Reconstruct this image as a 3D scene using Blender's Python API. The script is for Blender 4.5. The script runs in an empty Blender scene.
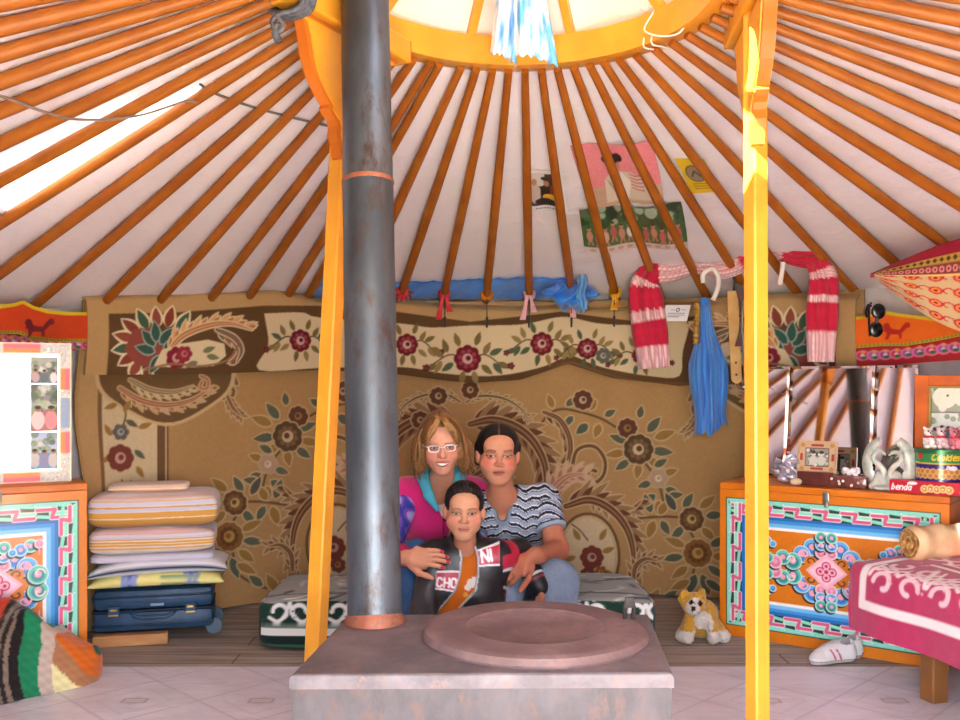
import bpy, bmesh, math, random
import numpy as np
from mathutils import Vector, Matrix, Euler, noise as mnoise

random.seed(7)
RNG = np.random.default_rng(7)
SC = bpy.context.scene
COL = SC.collection
F, HY, CAMZ = 930.0, 385.0, 1.10          # focal length (px), horizon row, eye height
CX, CY = 0.12, 2.63                       # centre of the round tent
RW, ZW, RC, ZC = 2.45, 1.56, 0.60, 2.20   # wall radius / height, crown radius / height
PI = math.pi

def at(px, py, d):
    return Vector(((px - 480.0) / F * d, d, CAMZ - (py - HY) / F * d))

def cyl_at(px, py, R):
    """point of the photo on the upright cylinder of radius R round the tent's axis -> (phi, z)"""
    k = (px - 480.0) / F
    a = k * k + 1; b = -2 * (k * CX + CY); c = CX * CX + CY * CY - R * R
    d = (-b + math.sqrt(max(b * b - 4 * a * c, 0))) / (2 * a)
    return math.atan2(k * d - CX, d - CY), CAMZ - (py - HY) / F * d

def cyl_pt(phi, z, R):
    return Vector((CX + R * math.sin(phi), CY + R * math.cos(phi), z))

def lin(c):
    c = np.asarray(c, float)
    return np.where(c <= .04045, c / 12.92, ((c + .055) / 1.055) ** 2.4)

def hx(s):
    s = s.lstrip('#')
    return tuple(float(v) for v in lin([int(s[i:i + 2], 16) / 255 for i in (0, 2, 4)]))

# ------------------------------------------------------------------ materials
MATS = {}
def nodes_of(name):
    m = bpy.data.materials.new(name); m.use_nodes = True
    nt = m.node_tree; b = nt.nodes['Principled BSDF']
    return m, nt, b

def add_bump(nt, b, scale, strength, dist=.004, detail=4, stretch=None, coord='Object'):
    tc = nt.nodes.new('ShaderNodeTexCoord')
    src = tc.outputs[coord]
    if stretch:
        mp = nt.nodes.new('ShaderNodeMapping'); mp.inputs['Scale'].default_value = stretch
        nt.links.new(src, mp.inputs[0]); src = mp.outputs[0]
    n = nt.nodes.new('ShaderNodeTexNoise'); n.inputs['Scale'].default_value = scale; n.inputs['Detail'].default_value = detail
    nt.links.new(src, n.inputs['Vector'])
    bp = nt.nodes.new('ShaderNodeBump'); bp.inputs['Strength'].default_value = strength; bp.inputs['Distance'].default_value = dist
    nt.links.new(n.outputs['Fac'], bp.inputs['Height']); nt.links.new(bp.outputs[0], b.inputs['Normal'])
    return n

def mat(name, c, rough=.6, metal=0, c2=None, scale=8, mix=(.4, .62), bump=0, bscale=60, stretch=None, spec=.4, detail=5, coat=0, sheen=0):
    """principled, two colours mixed by noise, noise bump"""
    if name in MATS: return MATS[name]
    m, nt, b = nodes_of(name)
    c = hx(c) if isinstance(c, str) else c
    b.inputs['Base Color'].default_value = (*c, 1); b.inputs['Roughness'].default_value = rough
    b.inputs['Metallic'].default_value = metal; b.inputs['Specular IOR Level'].default_value = spec
    b.inputs['Coat Weight'].default_value = coat; b.inputs['Sheen Weight'].default_value = sheen
    if c2 is not None:
        c2 = hx(c2) if isinstance(c2, str) else c2
        tc = nt.nodes.new('ShaderNodeTexCoord'); mp = nt.nodes.new('ShaderNodeMapping')
        mp.inputs['Scale'].default_value = stretch or (1, 1, 1)
        n = nt.nodes.new('ShaderNodeTexNoise'); n.inputs['Scale'].default_value = scale; n.inputs['Detail'].default_value = detail
        r = nt.nodes.new('ShaderNodeValToRGB')
        r.color_ramp.elements[0].position = mix[0]; r.color_ramp.elements[0].color = (*c, 1)
        r.color_ramp.elements[1].position = mix[1]; r.color_ramp.elements[1].color = (*c2, 1)
        L = nt.links
        L.new(tc.outputs['Object'], mp.inputs[0]); L.new(mp.outputs[0], n.inputs['Vector'])
        L.new(n.outputs['Fac'], r.inputs[0]); L.new(r.outputs[0], b.inputs['Base Color'])
    if bump: add_bump(nt, b, bscale, bump)
    MATS[name] = m
    return m

def pmat(name, rough=.8, spec=.3, bump=0, bscale=200, coat=0, sheen=0, metal=0, stretch=None, trans=0, mottle=.0, mscale=30):
    """base colour read from the mesh's own colour attribute"""
    if name in MATS: return MATS[name]
    m, nt, b = nodes_of(name)
    a = nt.nodes.new('ShaderNodeAttribute'); a.attribute_name = 'Col'
    out = a.outputs['Color']
    if mottle:
        tc = nt.nodes.new('ShaderNodeTexCoord')
        n = nt.nodes.new('ShaderNodeTexNoise'); n.inputs['Scale'].default_value = mscale; n.inputs['Detail'].default_value = 6
        nt.links.new(tc.outputs['Object'], n.inputs['Vector'])
        mr = nt.nodes.new('ShaderNodeMapRange'); mr.inputs[1].default_value = .3; mr.inputs[2].default_value = .7
        mr.inputs[3].default_value = 1 - mottle; mr.inputs[4].default_value = 1 + mottle
        nt.links.new(n.outputs['Fac'], mr.inputs[0])
        vm = nt.nodes.new('ShaderNodeVectorMath'); vm.operation = 'SCALE'
        nt.links.new(out, vm.inputs[0]); nt.links.new(mr.outputs[0], vm.inputs['Scale']); out = vm.outputs[0]
    nt.links.new(out, b.inputs['Base Color'])
    b.inputs['Roughness'].default_value = rough; b.inputs['Specular IOR Level'].default_value = spec
    b.inputs['Coat Weight'].default_value = coat; b.inputs['Sheen Weight'].default_value = sheen; b.inputs['Metallic'].default_value = metal
    b.inputs['Transmission Weight'].default_value = trans
    if bump: add_bump(nt, b, bscale, bump, dist=.002, stretch=stretch)
    MATS[name] = m
    return m

# ------------------------------------------------------------------ objects
def tag(o, label=None, cat=None, group=None, kind=None):
    if label: o['label'] = label
    if cat: o['category'] = cat
    if group: o['group'] = group
    if kind: o['kind'] = kind
    return o

def world_loc(o):
    v = Vector((0, 0, 0))
    while o: v += o.location; o = o.parent
    return v

def thing(name, loc, label, cat, group=None, kind=None):
    o = bpy.data.objects.new(name, None); o.empty_display_size = .05
    COL.objects.link(o); o.location = loc
    return tag(o, label, cat, group, kind)

def finish(me, name, mats, parent=None, origin=None, smooth=True, angle=40):
    for m in (mats if isinstance(mats, (list, tuple)) else [mats]): me.materials.append(m)
    o = bpy.data.objects.new(name, me); COL.objects.link(o)
    base = world_loc(parent) if parent else Vector((0, 0, 0))
    if origin is None:
        n = len(me.vertices); co = np.empty(n * 3, np.float32); me.vertices.foreach_get('co', co); co = co.reshape(-1, 3)
        lo, hi = co.min(0), co.max(0)
        origin = Vector((float(lo[0] + hi[0]) / 2, float(lo[1] + hi[1]) / 2, float(lo[2])))
    origin = Vector(origin)
    me.transform(Matrix.Translation(-origin))
    o.location = origin - base
    if parent: o.parent = parent
    if smooth:
        me.polygons.foreach_set('use_smooth', np.ones(len(me.polygons), bool))
        if angle and angle < 180:
            try: me.set_sharp_from_angle(angle=math.radians(angle))
            except Exception: pass
    me.update()
    return o

class MB:
    """collects shapes and links them as ONE mesh object"""
    def __init__(s): s.v = []; s.f = []; s.mi = []; s.cur = 0
    def mat(s, i): s.cur = i; return s
    def add(s, vs, fs):
        k = len(s.v); s.v += [tuple(v) for v in vs]
        for f in fs: s.f.append([i + k for i in f]); s.mi.append(s.cur)
        return s
    def box(s, c, d, M=None, bev=0):
        x, y, z = d[0] / 2, d[1] / 2, d[2] / 2
        b = min(bev, x * .95, y * .95, z * .95)
        c = Vector(c)
        if b <= 0:
            vs = [Vector((i * x, j * y, k * z)) for i in (-1, 1) for j in (-1, 1) for k in (-1, 1)]
            fs = [(0, 1, 3, 2), (4, 6, 7, 5), (0, 4, 5, 1), (2, 3, 7, 6), (0, 2, 6, 4), (1, 5, 7, 3)]
        else:
            bm = bmesh.new(); bmesh.ops.create_cube(bm, size=1)
            for v in bm.verts: v.co = Vector((v.co.x * 2 * x, v.co.y * 2 * y, v.co.z * 2 * z))
            bmesh.ops.bevel(bm, geom=bm.edges[:] + bm.verts[:], offset=b, segments=2, affect='EDGES', profile=.5)
            bm.verts.index_update()
            vs = [v.co.copy() for v in bm.verts]; fs = [[v.index for v in f.verts] for f in bm.faces]; bm.free()
        if M is not None: vs = [M @ v for v in vs]
        return s.add([v + c for v in vs], fs)
    def tube(s, path, r, n=10, cap=True, squash=None, twist=0):
        P = [Vector(p) for p in path]; m = len(P)
        R = list(r) if isinstance(r, (list, tuple, np.ndarray)) else [r] * m
        t0 = (P[1] - P[0]).normalized()
        ref = Vector((0, 0, 1)) if abs(t0.z) < .9 else Vector((0, 1, 0))
        u = t0.cross(ref).normalized()
        vs = []
        for i in range(m):
            t = (P[min(i + 1, m - 1)] - P[max(i - 1, 0)])
            t = t.normalized() if t.length > 1e-9 else t0
            u = (u - t * u.dot(t)); u = u.normalized() if u.length > 1e-6 else t.orthogonal().normalized()
            w = t.cross(u)
            for k in range(n):
                a = 2 * PI * k / n + twist
                sq = squash or 1
                vs.append(P[i] + u * (math.cos(a) * R[i]) + w * (math.sin(a) * R[i] * sq))
        fs = [[i * n + k, i * n + (k + 1) % n, (i + 1) * n + (k + 1) % n, (i + 1) * n + k] for i in range(m - 1) for k in range(n)]
        if cap: fs += [list(range(n))[::-1], [(m - 1) * n + k for k in range(n)]]
        return s.add(vs, fs)
    def lathe(s, prof, c, n=32, axis=None, M=None, squash=(1, 1)):
        c = Vector(c); vs = []; m = len(prof)
        for r, z in prof:
            for k in range(n):
                a = 2 * PI * k / n
                v = Vector((r * math.cos(a) * squash[0], r * math.sin(a) * squash[1], z))
                if M is not None: v = M @ v
                vs.append(c + v)
        fs = [[i * n + k, i * n + (k + 1) % n, (i + 1) * n + (k + 1) % n, (i + 1) * n + k] for i in range(m - 1) for k in range(n)]
        closed = prof[0] == prof[-1]
        if prof[0][0] > 1e-5 and not closed: fs.append(list(range(n))[::-1])
        if prof[-1][0] > 1e-5 and not closed: fs.append([(m - 1) * n + k for k in range(n)])
        return s.add(vs, fs)
    def ball(s, c, r, M=None, n=16, m=10):
        if not isinstance(r, (tuple, list)): r = (r, r, r)
        c = Vector(c); vs = []; fs = []
        for i in range(m + 1):
            th = PI * i / m
            for k in range(n):
                a = 2 * PI * k / n
                v = Vector((r[0] * math.sin(th) * math.cos(a), r[1] * math.sin(th) * math.sin(a), r[2] * math.cos(th)))
                if M is not None: v = M @ v
                vs.append(c + v)
        fs = [[i * n + k, (i + 1) * n + k, (i + 1) * n + (k + 1) % n, i * n + (k + 1) % n] for i in range(m) for k in range(n)]
        return s.add(vs, fs)
    def prism(s, pts, o, u, w, depth):
        """outline pts in the plane (o,u,w), extruded by depth along u x w on both sides evenly"""
        o, u, w = Vector(o), Vector(u), Vector(w); nn = u.cross(w).normalized()
        k = len(pts)
        vs = [o + u * p[0] + w * p[1] + nn * d for d in (-depth / 2, depth / 2) for p in pts]
        fs = [list(range(k))[::-1], list(range(k, 2 * k))] + [[i, (i + 1) % k, k + (i + 1) % k, k + i] for i in range(k)]
        return s.add(vs, fs)
    def sheet(s, fn, nu, nv, th=0):
        P = [[Vector(fn(i / nu, j / nv)) for j in range(nv + 1)] for i in range(nu + 1)]
        return s.grid(P, th)
    def grid(s, P, th=0):
        nu, nv = len(P) - 1, len(P[0]) - 1
        vs = [P[i][j] for i in range(nu + 1) for j in range(nv + 1)]
        idx = lambda i, j: i * (nv + 1) + j
        fs = [[idx(i, j), idx(i + 1, j), idx(i + 1, j + 1), idx(i, j + 1)] for i in range(nu) for j in range(nv)]
        if th:
            nvv = len(vs); back = []
            for i in range(nu + 1):
                for j in range(nv + 1):
                    du = P[min(i + 1, nu)][j] - P[max(i - 1, 0)][j]; dv = P[i][min(j + 1, nv)] - P[i][max(j - 1, 0)]
                    nn = du.cross(dv); nn = nn.normalized() if nn.length > 0 else Vector((0, 1, 0))
                    back.append(P[i][j] - nn * th)
            vs += back
            fs += [[nvv + k for k in f[::-1]] for f in fs]
            ring = [idx(i, 0) for i in range(nu + 1)] + [idx(nu, j) for j in range(1, nv + 1)] + [idx(i, nv) for i in range(nu - 1, -1, -1)] + [idx(0, j) for j in range(nv - 1, 0, -1)]
            for a, b in zip(ring, ring[1:] + ring[:1]): fs.append([b, a, a + nvv, b + nvv])
        return s.add(vs, fs)
    def build(s, name, mats, parent=None, origin=None, smooth=True, angle=40):
        me = bpy.data.meshes.new(name); me.from_pydata(s.v, [], s.f)
        me.polygons.foreach_set('material_index', s.mi)
        o = finish(me, name, mats, parent, origin, smooth, angle)
        return o

# ------------------------------------------------------------------ painter: patterns woven / printed / painted on a surface
class Canvas:
    def __init__(s, x0, x1, y0, y1, res, bg):
        s.x0, s.y0, s.res = x0, y0, res
        s.w = max(2, int(round((x1 - x0) * res))); s.h = max(2, int(round((y1 - y0) * res)))
        s.x1, s.y1 = x1, y1
        s.a = np.empty((s.h, s.w, 3), np.float32); s.a[:] = s.c(bg)
    @staticmethod
    def c(c): return np.array(hx(c) if isinstance(c, str) else c, np.float32)
    def _win(s, lo, hi):
        i0 = max(0, int((lo[0] - s.x0) * s.res) - 1); i1 = min(s.w, int((hi[0] - s.x0) * s.res) + 2)
        j0 = max(0, int((lo[1] - s.y0) * s.res) - 1); j1 = min(s.h, int((hi[1] - s.y0) * s.res) + 2)
        if i1 <= i0 or j1 <= j0: return None
        X, Y = np.meshgrid(s.x0 + (np.arange(i0, i1) + .5) / s.res, s.y0 + (np.arange(j0, j1) + .5) / s.res)
        return i0, i1, j0, j1, X, Y
    def _put(s, w, m, col, al=1):
        i0, i1, j0, j1, _, _ = w
        m = (np.clip(m, 0, 1) * al)[..., None].astype(np.float32)
        s.a[j0:j1, i0:i1] = s.a[j0:j1, i0:i1] * (1 - m) + s.c(col) * m
    def poly(s, pts, col, al=1):
        P = np.asarray(pts, float)
        w = s._win(P.min(0), P.max(0))
        if w is None: return s
        X, Y = w[4], w[5]; acc = np.zeros(X.shape)
        for dx, dy in ((-.25, -.25), (.25, -.25), (-.25, .25), (.25, .25)):
            x, y = X + dx / s.res, Y + dy / s.res; ins = np.zeros(X.shape, bool)
            for (ax, ay), (bx, by) in zip(P, np.roll(P, -1, 0)):
                if ay == by: continue
                c = ((ay > y) != (by > y)) & (x < (bx - ax) * (y - ay) / (by - ay) + ax)
                ins ^= c
            acc += ins
        s._put(w, acc / 4, col, al); return s
    def rect(s, x0, y0, x1, y1, col, al=1): return s.poly([(x0, y0), (x1, y0), (x1, y1), (x0, y1)], col, al)
    def disc(s, x, y, rx, col, ry=None, al=1):
        ry = ry or rx; w = s._win((x - rx, y - ry), (x + rx, y + ry))
        if w is None: return s
        d = np.sqrt(((w[4] - x) / rx) ** 2 + ((w[5] - y) / ry) ** 2)
        s._put(w, (1 - d) * min(rx, ry) * s.res + .5, col, al); return s
    def stroke(s, pts, wd, col, al=1):
        P = np.asarray(pts, float); n = len(P)
        W = np.full(n, wd, float) if np.isscalar(wd) else np.asarray(wd, float)
        m = W.max(); w = s._win(P.min(0) - m, P.max(0) + m)
        if w is None: return s
        X, Y = w[4], w[5]; best = np.full(X.shape, -1e9)
        for i in range(n - 1):
            a, b = P[i], P[i + 1]; d = b - a; L = d @ d + 1e-12
            t = np.clip(((X - a[0]) * d[0] + (Y - a[1]) * d[1]) / L, 0, 1)
            dist = np.hypot(X - a[0] - t * d[0], Y - a[1] - t * d[1])
            best = np.maximum(best, (W[i] * (1 - t) + W[i + 1] * t) / 2 - dist)
        s._put(w, best * s.res + .5, col, al); return s
    def noise(s, amt, cell=3, seed=1, stretch=(1, 1)):
        r = np.random.default_rng(seed)
        hh, ww = int(s.h / (cell * stretch[1])) + 2, int(s.w / (cell * stretch[0])) + 2
        g = r.random((hh, ww)); yy = np.linspace(0, hh - 1.001, s.h); xx = np.linspace(0, ww - 1.001, s.w)
        i, j = yy.astype(int), xx.astype(int); fy, fx = (yy - i)[:, None], (xx - j)[None]
        v = g[i][:, j] * (1 - fy) * (1 - fx) + g[i + 1][:, j] * fy * (1 - fx) + g[i][:, j + 1] * (1 - fy) * fx + g[i + 1][:, j + 1] * fy * fx
        s.a *= (1 + amt * (v - .5) * 2)[..., None].astype(np.float32); return s
    def get(s, X, Y):
        fx = np.clip((np.asarray(X) - s.x0) * s.res - .5, 0, s.w - 1.001); fy = np.clip((np.asarray(Y) - s.y0) * s.res - .5, 0, s.h - 1.001)
        i, j = fx.astype(int), fy.astype(int); a, b = (fx - i)[..., None], (fy - j)[..., None]
        A = s.a
        return A[j, i] * (1 - a) * (1 - b) + A[j, i + 1] * a * (1 - b) + A[j + 1, i] * (1 - a) * b + A[j + 1, i + 1] * a * b

def bez(pts, n=24):
    """smooth curve (Catmull-Rom) through the points"""
    P = [np.asarray(p, float) for p in pts]
    P = [2 * P[0] - P[1]] + P + [2 * P[-1] - P[-2]]
    out = []; m = len(P) - 3; per = max(2, n // m)
    for i in range(m):
        a, b, c, d = P[i:i + 4]
        for k in range(per):
            t = k / per
            out.append(.5 * (2 * b + (c - a) * t + (2 * a - 5 * b + 4 * c - d) * t * t + (3 * b - a - 3 * c + d) * t ** 3))
    out.append(P[-2]); return np.array(out)

def painted(name, P, C, m, parent=None, th=.002, origin=None, back=None, smooth=True, mask=None, angle=60, flip=False):
    """grid of points P (nv,nu,3) with colours C (nv,nu,3) -> closed sheet of thickness th with a colour attribute"""
    P = np.asarray(P, np.float32); nv, nu = P.shape[:2]
    du = np.gradient(P, axis=1); dv = np.gradient(P, axis=0)
    N = np.cross(du, dv); N /= np.linalg.norm(N, axis=2, keepdims=True) + 1e-9
    if flip: N = -N
    V = P.reshape(-1, 3); c = np.asarray(C, np.float32).reshape(-1, 3)
    I = np.arange(nv * nu).reshape(nv, nu)
    q = np.stack([I[:-1, :-1], I[:-1, 1:], I[1:, 1:], I[1:, :-1]], -1)
    if mask is not None: q = q[mask]
    q = q.reshape(-1, 4)
    if th:
        n0 = len(V)
        V = np.concatenate([V, (P - N * th).reshape(-1, 3)])
        cb = c if back is None else np.tile(np.array(hx(back) if isinstance(back, str) else back, np.float32), (n0, 1))
        c = np.concatenate([c, cb])
        if flip: q = q[:, ::-1]
        e = np.concatenate([q[:, [0, 1]], q[:, [1, 2]], q[:, [2, 3]], q[:, [3, 0]]])
        key = np.sort(e, 1); key = key[:, 0].astype(np.int64) * (n0 + 1) + key[:, 1]
        u, first, cnt = np.unique(key, return_index=True, return_counts=True)
        be = e[first[cnt == 1]]
        rim = np.stack([be[:, 1], be[:, 0], be[:, 0] + n0, be[:, 1] + n0], 1)
        q = np.concatenate([q, q[:, ::-1] + n0, rim])
    if mask is not None:
        used = np.unique(q); remap = np.full(len(V), -1, np.int64); remap[used] = np.arange(len(used))
        V, c, q = V[used], c[used], remap[q]
    return raw_mesh(name, V, q, c, m, parent, origin, smooth, angle)

def raw_mesh(name, V, q, c, m, parent=None, origin=None, smooth=True, angle=60):
    me = bpy.data.meshes.new(name); nq = len(q)
    me.vertices.add(len(V)); me.vertices.foreach_set('co', np.ascontiguousarray(V, np.float32).ravel())
    me.loops.add(nq * 4); me.loops.foreach_set('vertex_index', np.ascontiguousarray(q, np.int32).ravel())
    me.polygons.add(nq); me.polygons.foreach_set('loop_start', np.arange(0, nq * 4, 4, dtype=np.int32))
    me.update(calc_edges=True); me.validate()
    if c is not None:
        at_ = me.color_attributes.new('Col', 'FLOAT_COLOR', 'POINT')
        c4 = np.ones((len(V), 4), np.float32); c4[:, :3] = c
        at_.data.foreach_set('color', c4.ravel())
    return finish(me, name, m, parent, origin, smooth, angle)

def flat_sheet(name, cv, o, u, w, m, parent=None, th=.002, nu=None, nv=None, bend=None, mask=None, back=None, flip=False):
    """canvas laid on the plane o + u*x + w*y (x,y in canvas units)"""
    nu = nu or max(2, int((cv.x1 - cv.x0) * cv.res / 2)); nv = nv or max(2, int((cv.y1 - cv.y0) * cv.res / 2))
    X, Y = np.meshgrid(np.linspace(cv.x0, cv.x1, nu), np.linspace(cv.y0, cv.y1, nv))
    o, u, w = (np.array(k, float) for k in (o, u, w))
    P = o + X[..., None] * u + Y[..., None] * w
    if bend is not None: P = bend(P, X, Y)
    mk = None
    if mask is not None:
        mk = mask((X[:-1, :-1] + X[1:, 1:]) / 2, (Y[:-1, :-1] + Y[1:, 1:]) / 2)
    return painted(name, P, cv.get(X, Y), m, parent, th, mask=mk, back=back, flip=flip)

# ------------------------------------------------------------------ implicit bodies -> one continuous surface
class SDF:
    def __init__(s): s.p = []
    def cone(s, a, ra, b, rb, k=.02, op=1): s.p.append(('c', np.array(a, float), ra, np.array(b, float), rb, k, op)); return s
    def chain(s, pts, rs, k=.02, op=1):
        for i in range(len(pts) - 1): s.cone(pts[i], rs[i], pts[i + 1], rs[i + 1], k, op)
        return s
    def ell(s, c, r, M=None, k=.02, op=1):
        s.p.append(('e', np.array(c, float), np.array(r, float), np.eye(3) if M is None else np.array(M, float), None, k, op)); return s
    def box(s, c, h, M=None, rnd=.01, k=.01, op=1):
        s.p.append(('b', np.array(c, float), np.array(h, float), np.eye(3) if M is None else np.array(M, float), rnd, k, op)); return s
    def inflate(s, g):
        o = SDF()
        for p in s.p:
            if p[0] == 'c': o.p.append((p[0], p[1], p[2] + g, p[3], p[4] + g, p[5], p[6]))
            else: o.p.append((p[0], p[1], p[2] + g, p[3], p[4], p[5], p[6]))
        return o
    def bounds(s):
        lo, hi = [], []
        for p in s.p:
            if p[6] < 0: continue
            if p[0] == 'c':
                lo += [p[1] - p[2], p[3] - p[4]]; hi += [p[1] + p[2], p[3] + p[4]]
            else:
                r = np.max(p[2]) + (0 if p[0] == 'e' else np.linalg.norm(p[2]) - np.max(p[2]))
                lo.append(p[1] - r); hi.append(p[1] + r)
        return np.min(lo, 0) - .02, np.max(hi, 0) + .02
    def mesh(s, step=.006, fine=(), clip=None):
        lo, hi = s.bounds(); ax = []
        for d in range(3):
            x = [lo[d]]
            while x[-1] < hi[d]:
                st = step
                for (flo, fhi, fs) in fine:
                    if flo[d] - step < x[-1] < fhi[d]: st = min(st, fs)
                x.append(x[-1] + st)
            ax.append(np.array(x))
        shp = tuple(len(a) for a in ax)
        fld = np.full(shp, .2, np.float32)
        for p in s.p:
            k = p[5]; mg = .05 + k
            if p[0] == 'c': l = np.minimum(p[1] - p[2], p[3] - p[4]) - mg; h = np.maximum(p[1] + p[2], p[3] + p[4]) + mg
            else:
                r = np.max(p[2]) if p[0] == 'e' else np.linalg.norm(p[2]); l = p[1] - r - mg; h = p[1] + r + mg
            sl = tuple(slice(np.searchsorted(ax[d], l[d]), np.searchsorted(ax[d], h[d]) + 1) for d in range(3))
            X, Y, Z = (ax[0][sl[0]][:, None, None].astype(np.float32), ax[1][sl[1]][None, :, None].astype(np.float32), ax[2][sl[2]][None, None].astype(np.float32))
            if X.size == 0 or Y.size == 0 or Z.size == 0: continue
            if p[0] == 'c':
                a, b = p[1], p[3]; ab = b - a; L = ab @ ab + 1e-12
                t = np.clip(((X - a[0]) * ab[0] + (Y - a[1]) * ab[1] + (Z - a[2]) * ab[2]) / L, 0, 1)
                dd = np.sqrt((X - a[0] - t * ab[0]) ** 2 + (Y - a[1] - t * ab[1]) ** 2 + (Z - a[2] - t * ab[2]) ** 2) - (p[2] + t * (p[4] - p[2]))
            else:
                c, r, M = p[1], p[2], p[3]
                q = [M[0, i] * (X - c[0]) + M[1, i] * (Y - c[1]) + M[2, i] * (Z - c[2]) for i in range(3)]
                if p[0] == 'e':
                    k0 = np.sqrt((q[0] / r[0]) ** 2 + (q[1] / r[1]) ** 2 + (q[2] / r[2]) ** 2)
                    k1 = np.sqrt((q[0] / r[0] ** 2) ** 2 + (q[1] / r[1] ** 2) ** 2 + (q[2] / r[2] ** 2) ** 2) + 1e-9
                    dd = k0 * (k0 - 1) / k1
                else:
                    rd = p[4]; e = [np.abs(q[i]) - r[i] + rd for i in range(3)]
                    dd = np.sqrt(np.maximum(e[0], 0) ** 2 + np.maximum(e[1], 0) ** 2 + np.maximum(e[2], 0) ** 2) + np.minimum(np.maximum(np.maximum(e[0], e[1]), e[2]), 0) - rd
            f0 = fld[sl]
            if p[6] > 0:
                hh = np.maximum(k - np.abs(f0 - dd), 0) / max(k, 1e-6)
                fld[sl] = np.minimum(f0, dd) - hh * hh * k / 4
            else:
                dd = -dd; hh = np.maximum(k - np.abs(f0 - dd), 0) / max(k, 1e-6)
                fld[sl] = np.maximum(f0, dd) + hh * hh * k / 4
        if clip is not None:
            X, Y, Z = ax[0][:, None, None], ax[1][None, :, None], ax[2][None, None]
            for fn in clip: fld = np.maximum(fld, fn(X, Y, Z).astype(np.float32))
        fld[0] = fld[-1] = .2; fld[:, 0] = fld[:, -1] = .2; fld[:, :, 0] = fld[:, :, -1] = .2
        return surface_nets(fld, ax)

def surface_nets(f, ax):
    ins = f < 0
    n = np.zeros(tuple(k - 1 for k in f.shape), np.int8)
    for dx in (0, 1):
        for dy in (0, 1):
            for dz in (0, 1):
                n += ins[dx:f.shape[0] - 1 + dx, dy:f.shape[1] - 1 + dy, dz:f.shape[2] - 1 + dz]
    act = (n > 0) & (n < 8)
    I = np.argwhere(act); idm = np.full(act.shape, -1, np.int32); idm[act] = np.arange(len(I))
    x, y, z = I.T
    cor = {}
    for d in [(a, b, c) for a in (0, 1) for b in (0, 1) for c in (0, 1)]: cor[d] = f[x + d[0], y + d[1], z + d[2]]
    acc = np.zeros((len(I), 3)); cnt = np.zeros(len(I))
    for d in range(3):
        o1, o2 = [k for k in range(3) if k != d]
        for a in (0, 1):
            for b in (0, 1):
                p = [0, 0, 0]; p[o1] = a; p[o2] = b; q = list(p); q[d] = 1
                fa, fb = cor[tuple(p)], cor[tuple(q)]
                m = (fa < 0) != (fb < 0)
                t = np.where(m, fa / np.where(m, fa - fb, 1), 0)
                pos = np.zeros((len(I), 3)); pos[:, d] = t; pos[:, o1] = a; pos[:, o2] = b
                acc[m] += pos[m]; cnt += m
    acc /= cnt[:, None]
    V = np.empty((len(I), 3))
    for d, idx in enumerate((x, y, z)):
        A = ax[d]; V[:, d] = A[idx] + acc[:, d] * (A[idx + 1] - A[idx])
    Q = []
    for d in range(3):
        sl0 = [slice(1, -1)] * 3; sl1 = [slice(1, -1)] * 3
        sl0[d] = slice(0, -1); sl1[d] = slice(1, None)
        a, b = ins[tuple(sl0)], ins[tuple(sl1)]
        for flip in (0, 1):
            E = np.argwhere((a & ~b) if not flip else (~a & b))
            if not len(E): continue
            o1, o2 = (d + 1) % 3, (d + 2) % 3
            off = np.ones(3, int); off[d] = 0; E = E + off
            def cell(i, j):
                G = E.copy(); G[:, o1] -= i; G[:, o2] -= j; return idm[G[:, 0], G[:, 1], G[:, 2]]
            q = np.stack([cell(1, 1), cell(0, 1), cell(0, 0), cell(1, 0)], 1)
            Q.append(q[:, ::-1] if flip else q)
    return V, np.concatenate(Q)

def relax(V, q, it=1, lam=.5):
    n = len(V)
    for _ in range(it):
        acc = np.zeros_like(V); c = np.zeros(n)
        for a, b in ((0, 1), (1, 2), (2, 3), (3, 0)):
            np.add.at(acc, q[:, a], V[q[:, b]]); np.add.at(acc, q[:, b], V[q[:, a]])
            np.add.at(c, q[:, a], 1); np.add.at(c, q[:, b], 1)
        V = V + lam * (acc / c[:, None] - V)
    return V
EXPO = 2.7; SKY = 3.6; SUN = 16.0; LINER = '#eee5ec'
# ================================================================== camera, sky, sun
cam = bpy.data.cameras.new('camera'); camo = bpy.data.objects.new('camera', cam); COL.objects.link(camo)
camo.location = (0, 0, CAMZ); camo.rotation_euler = (PI / 2, 0, 0)
cam.sensor_width = 36; cam.lens = F / 960 * 36; cam.shift_y = (HY - 360) / 960; cam.clip_start = .05
SC.camera = camo
SC.view_settings.view_transform = 'Standard'; SC.view_settings.look = 'None'
SC.view_settings.gamma = 1; SC.view_settings.use_curve_mapping = False
SC.view_settings.exposure = EXPO
SC.cycles.max_bounces = 10; SC.cycles.diffuse_bounces = 7; SC.cycles.glossy_bounces = 4
SC.cycles.use_denoising = True
SC.cycles.sample_clamp_indirect = 6

W = bpy.data.worlds.new('sky'); SC.world = W; W.use_nodes = True
nt = W.node_tree; bg = nt.nodes['Background']
tc = nt.nodes.new('ShaderNodeTexCoord'); sep = nt.nodes.new('ShaderNodeSeparateXYZ'); rp = nt.nodes.new('ShaderNodeValToRGB')
nt.links.new(tc.outputs['Generated'], sep.inputs[0]); nt.links.new(sep.outputs['Z'], rp.inputs[0])
rp.color_ramp.elements[0].position = 0; rp.color_ramp.elements[0].color = (.88, .93, 1, 1)
rp.color_ramp.elements[1].position = .8; rp.color_ramp.elements[1].color = (.62, .80, 1, 1)
nt.links.new(rp.outputs[0], bg.inputs[0]); bg.inputs[1].default_value = SKY

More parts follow.
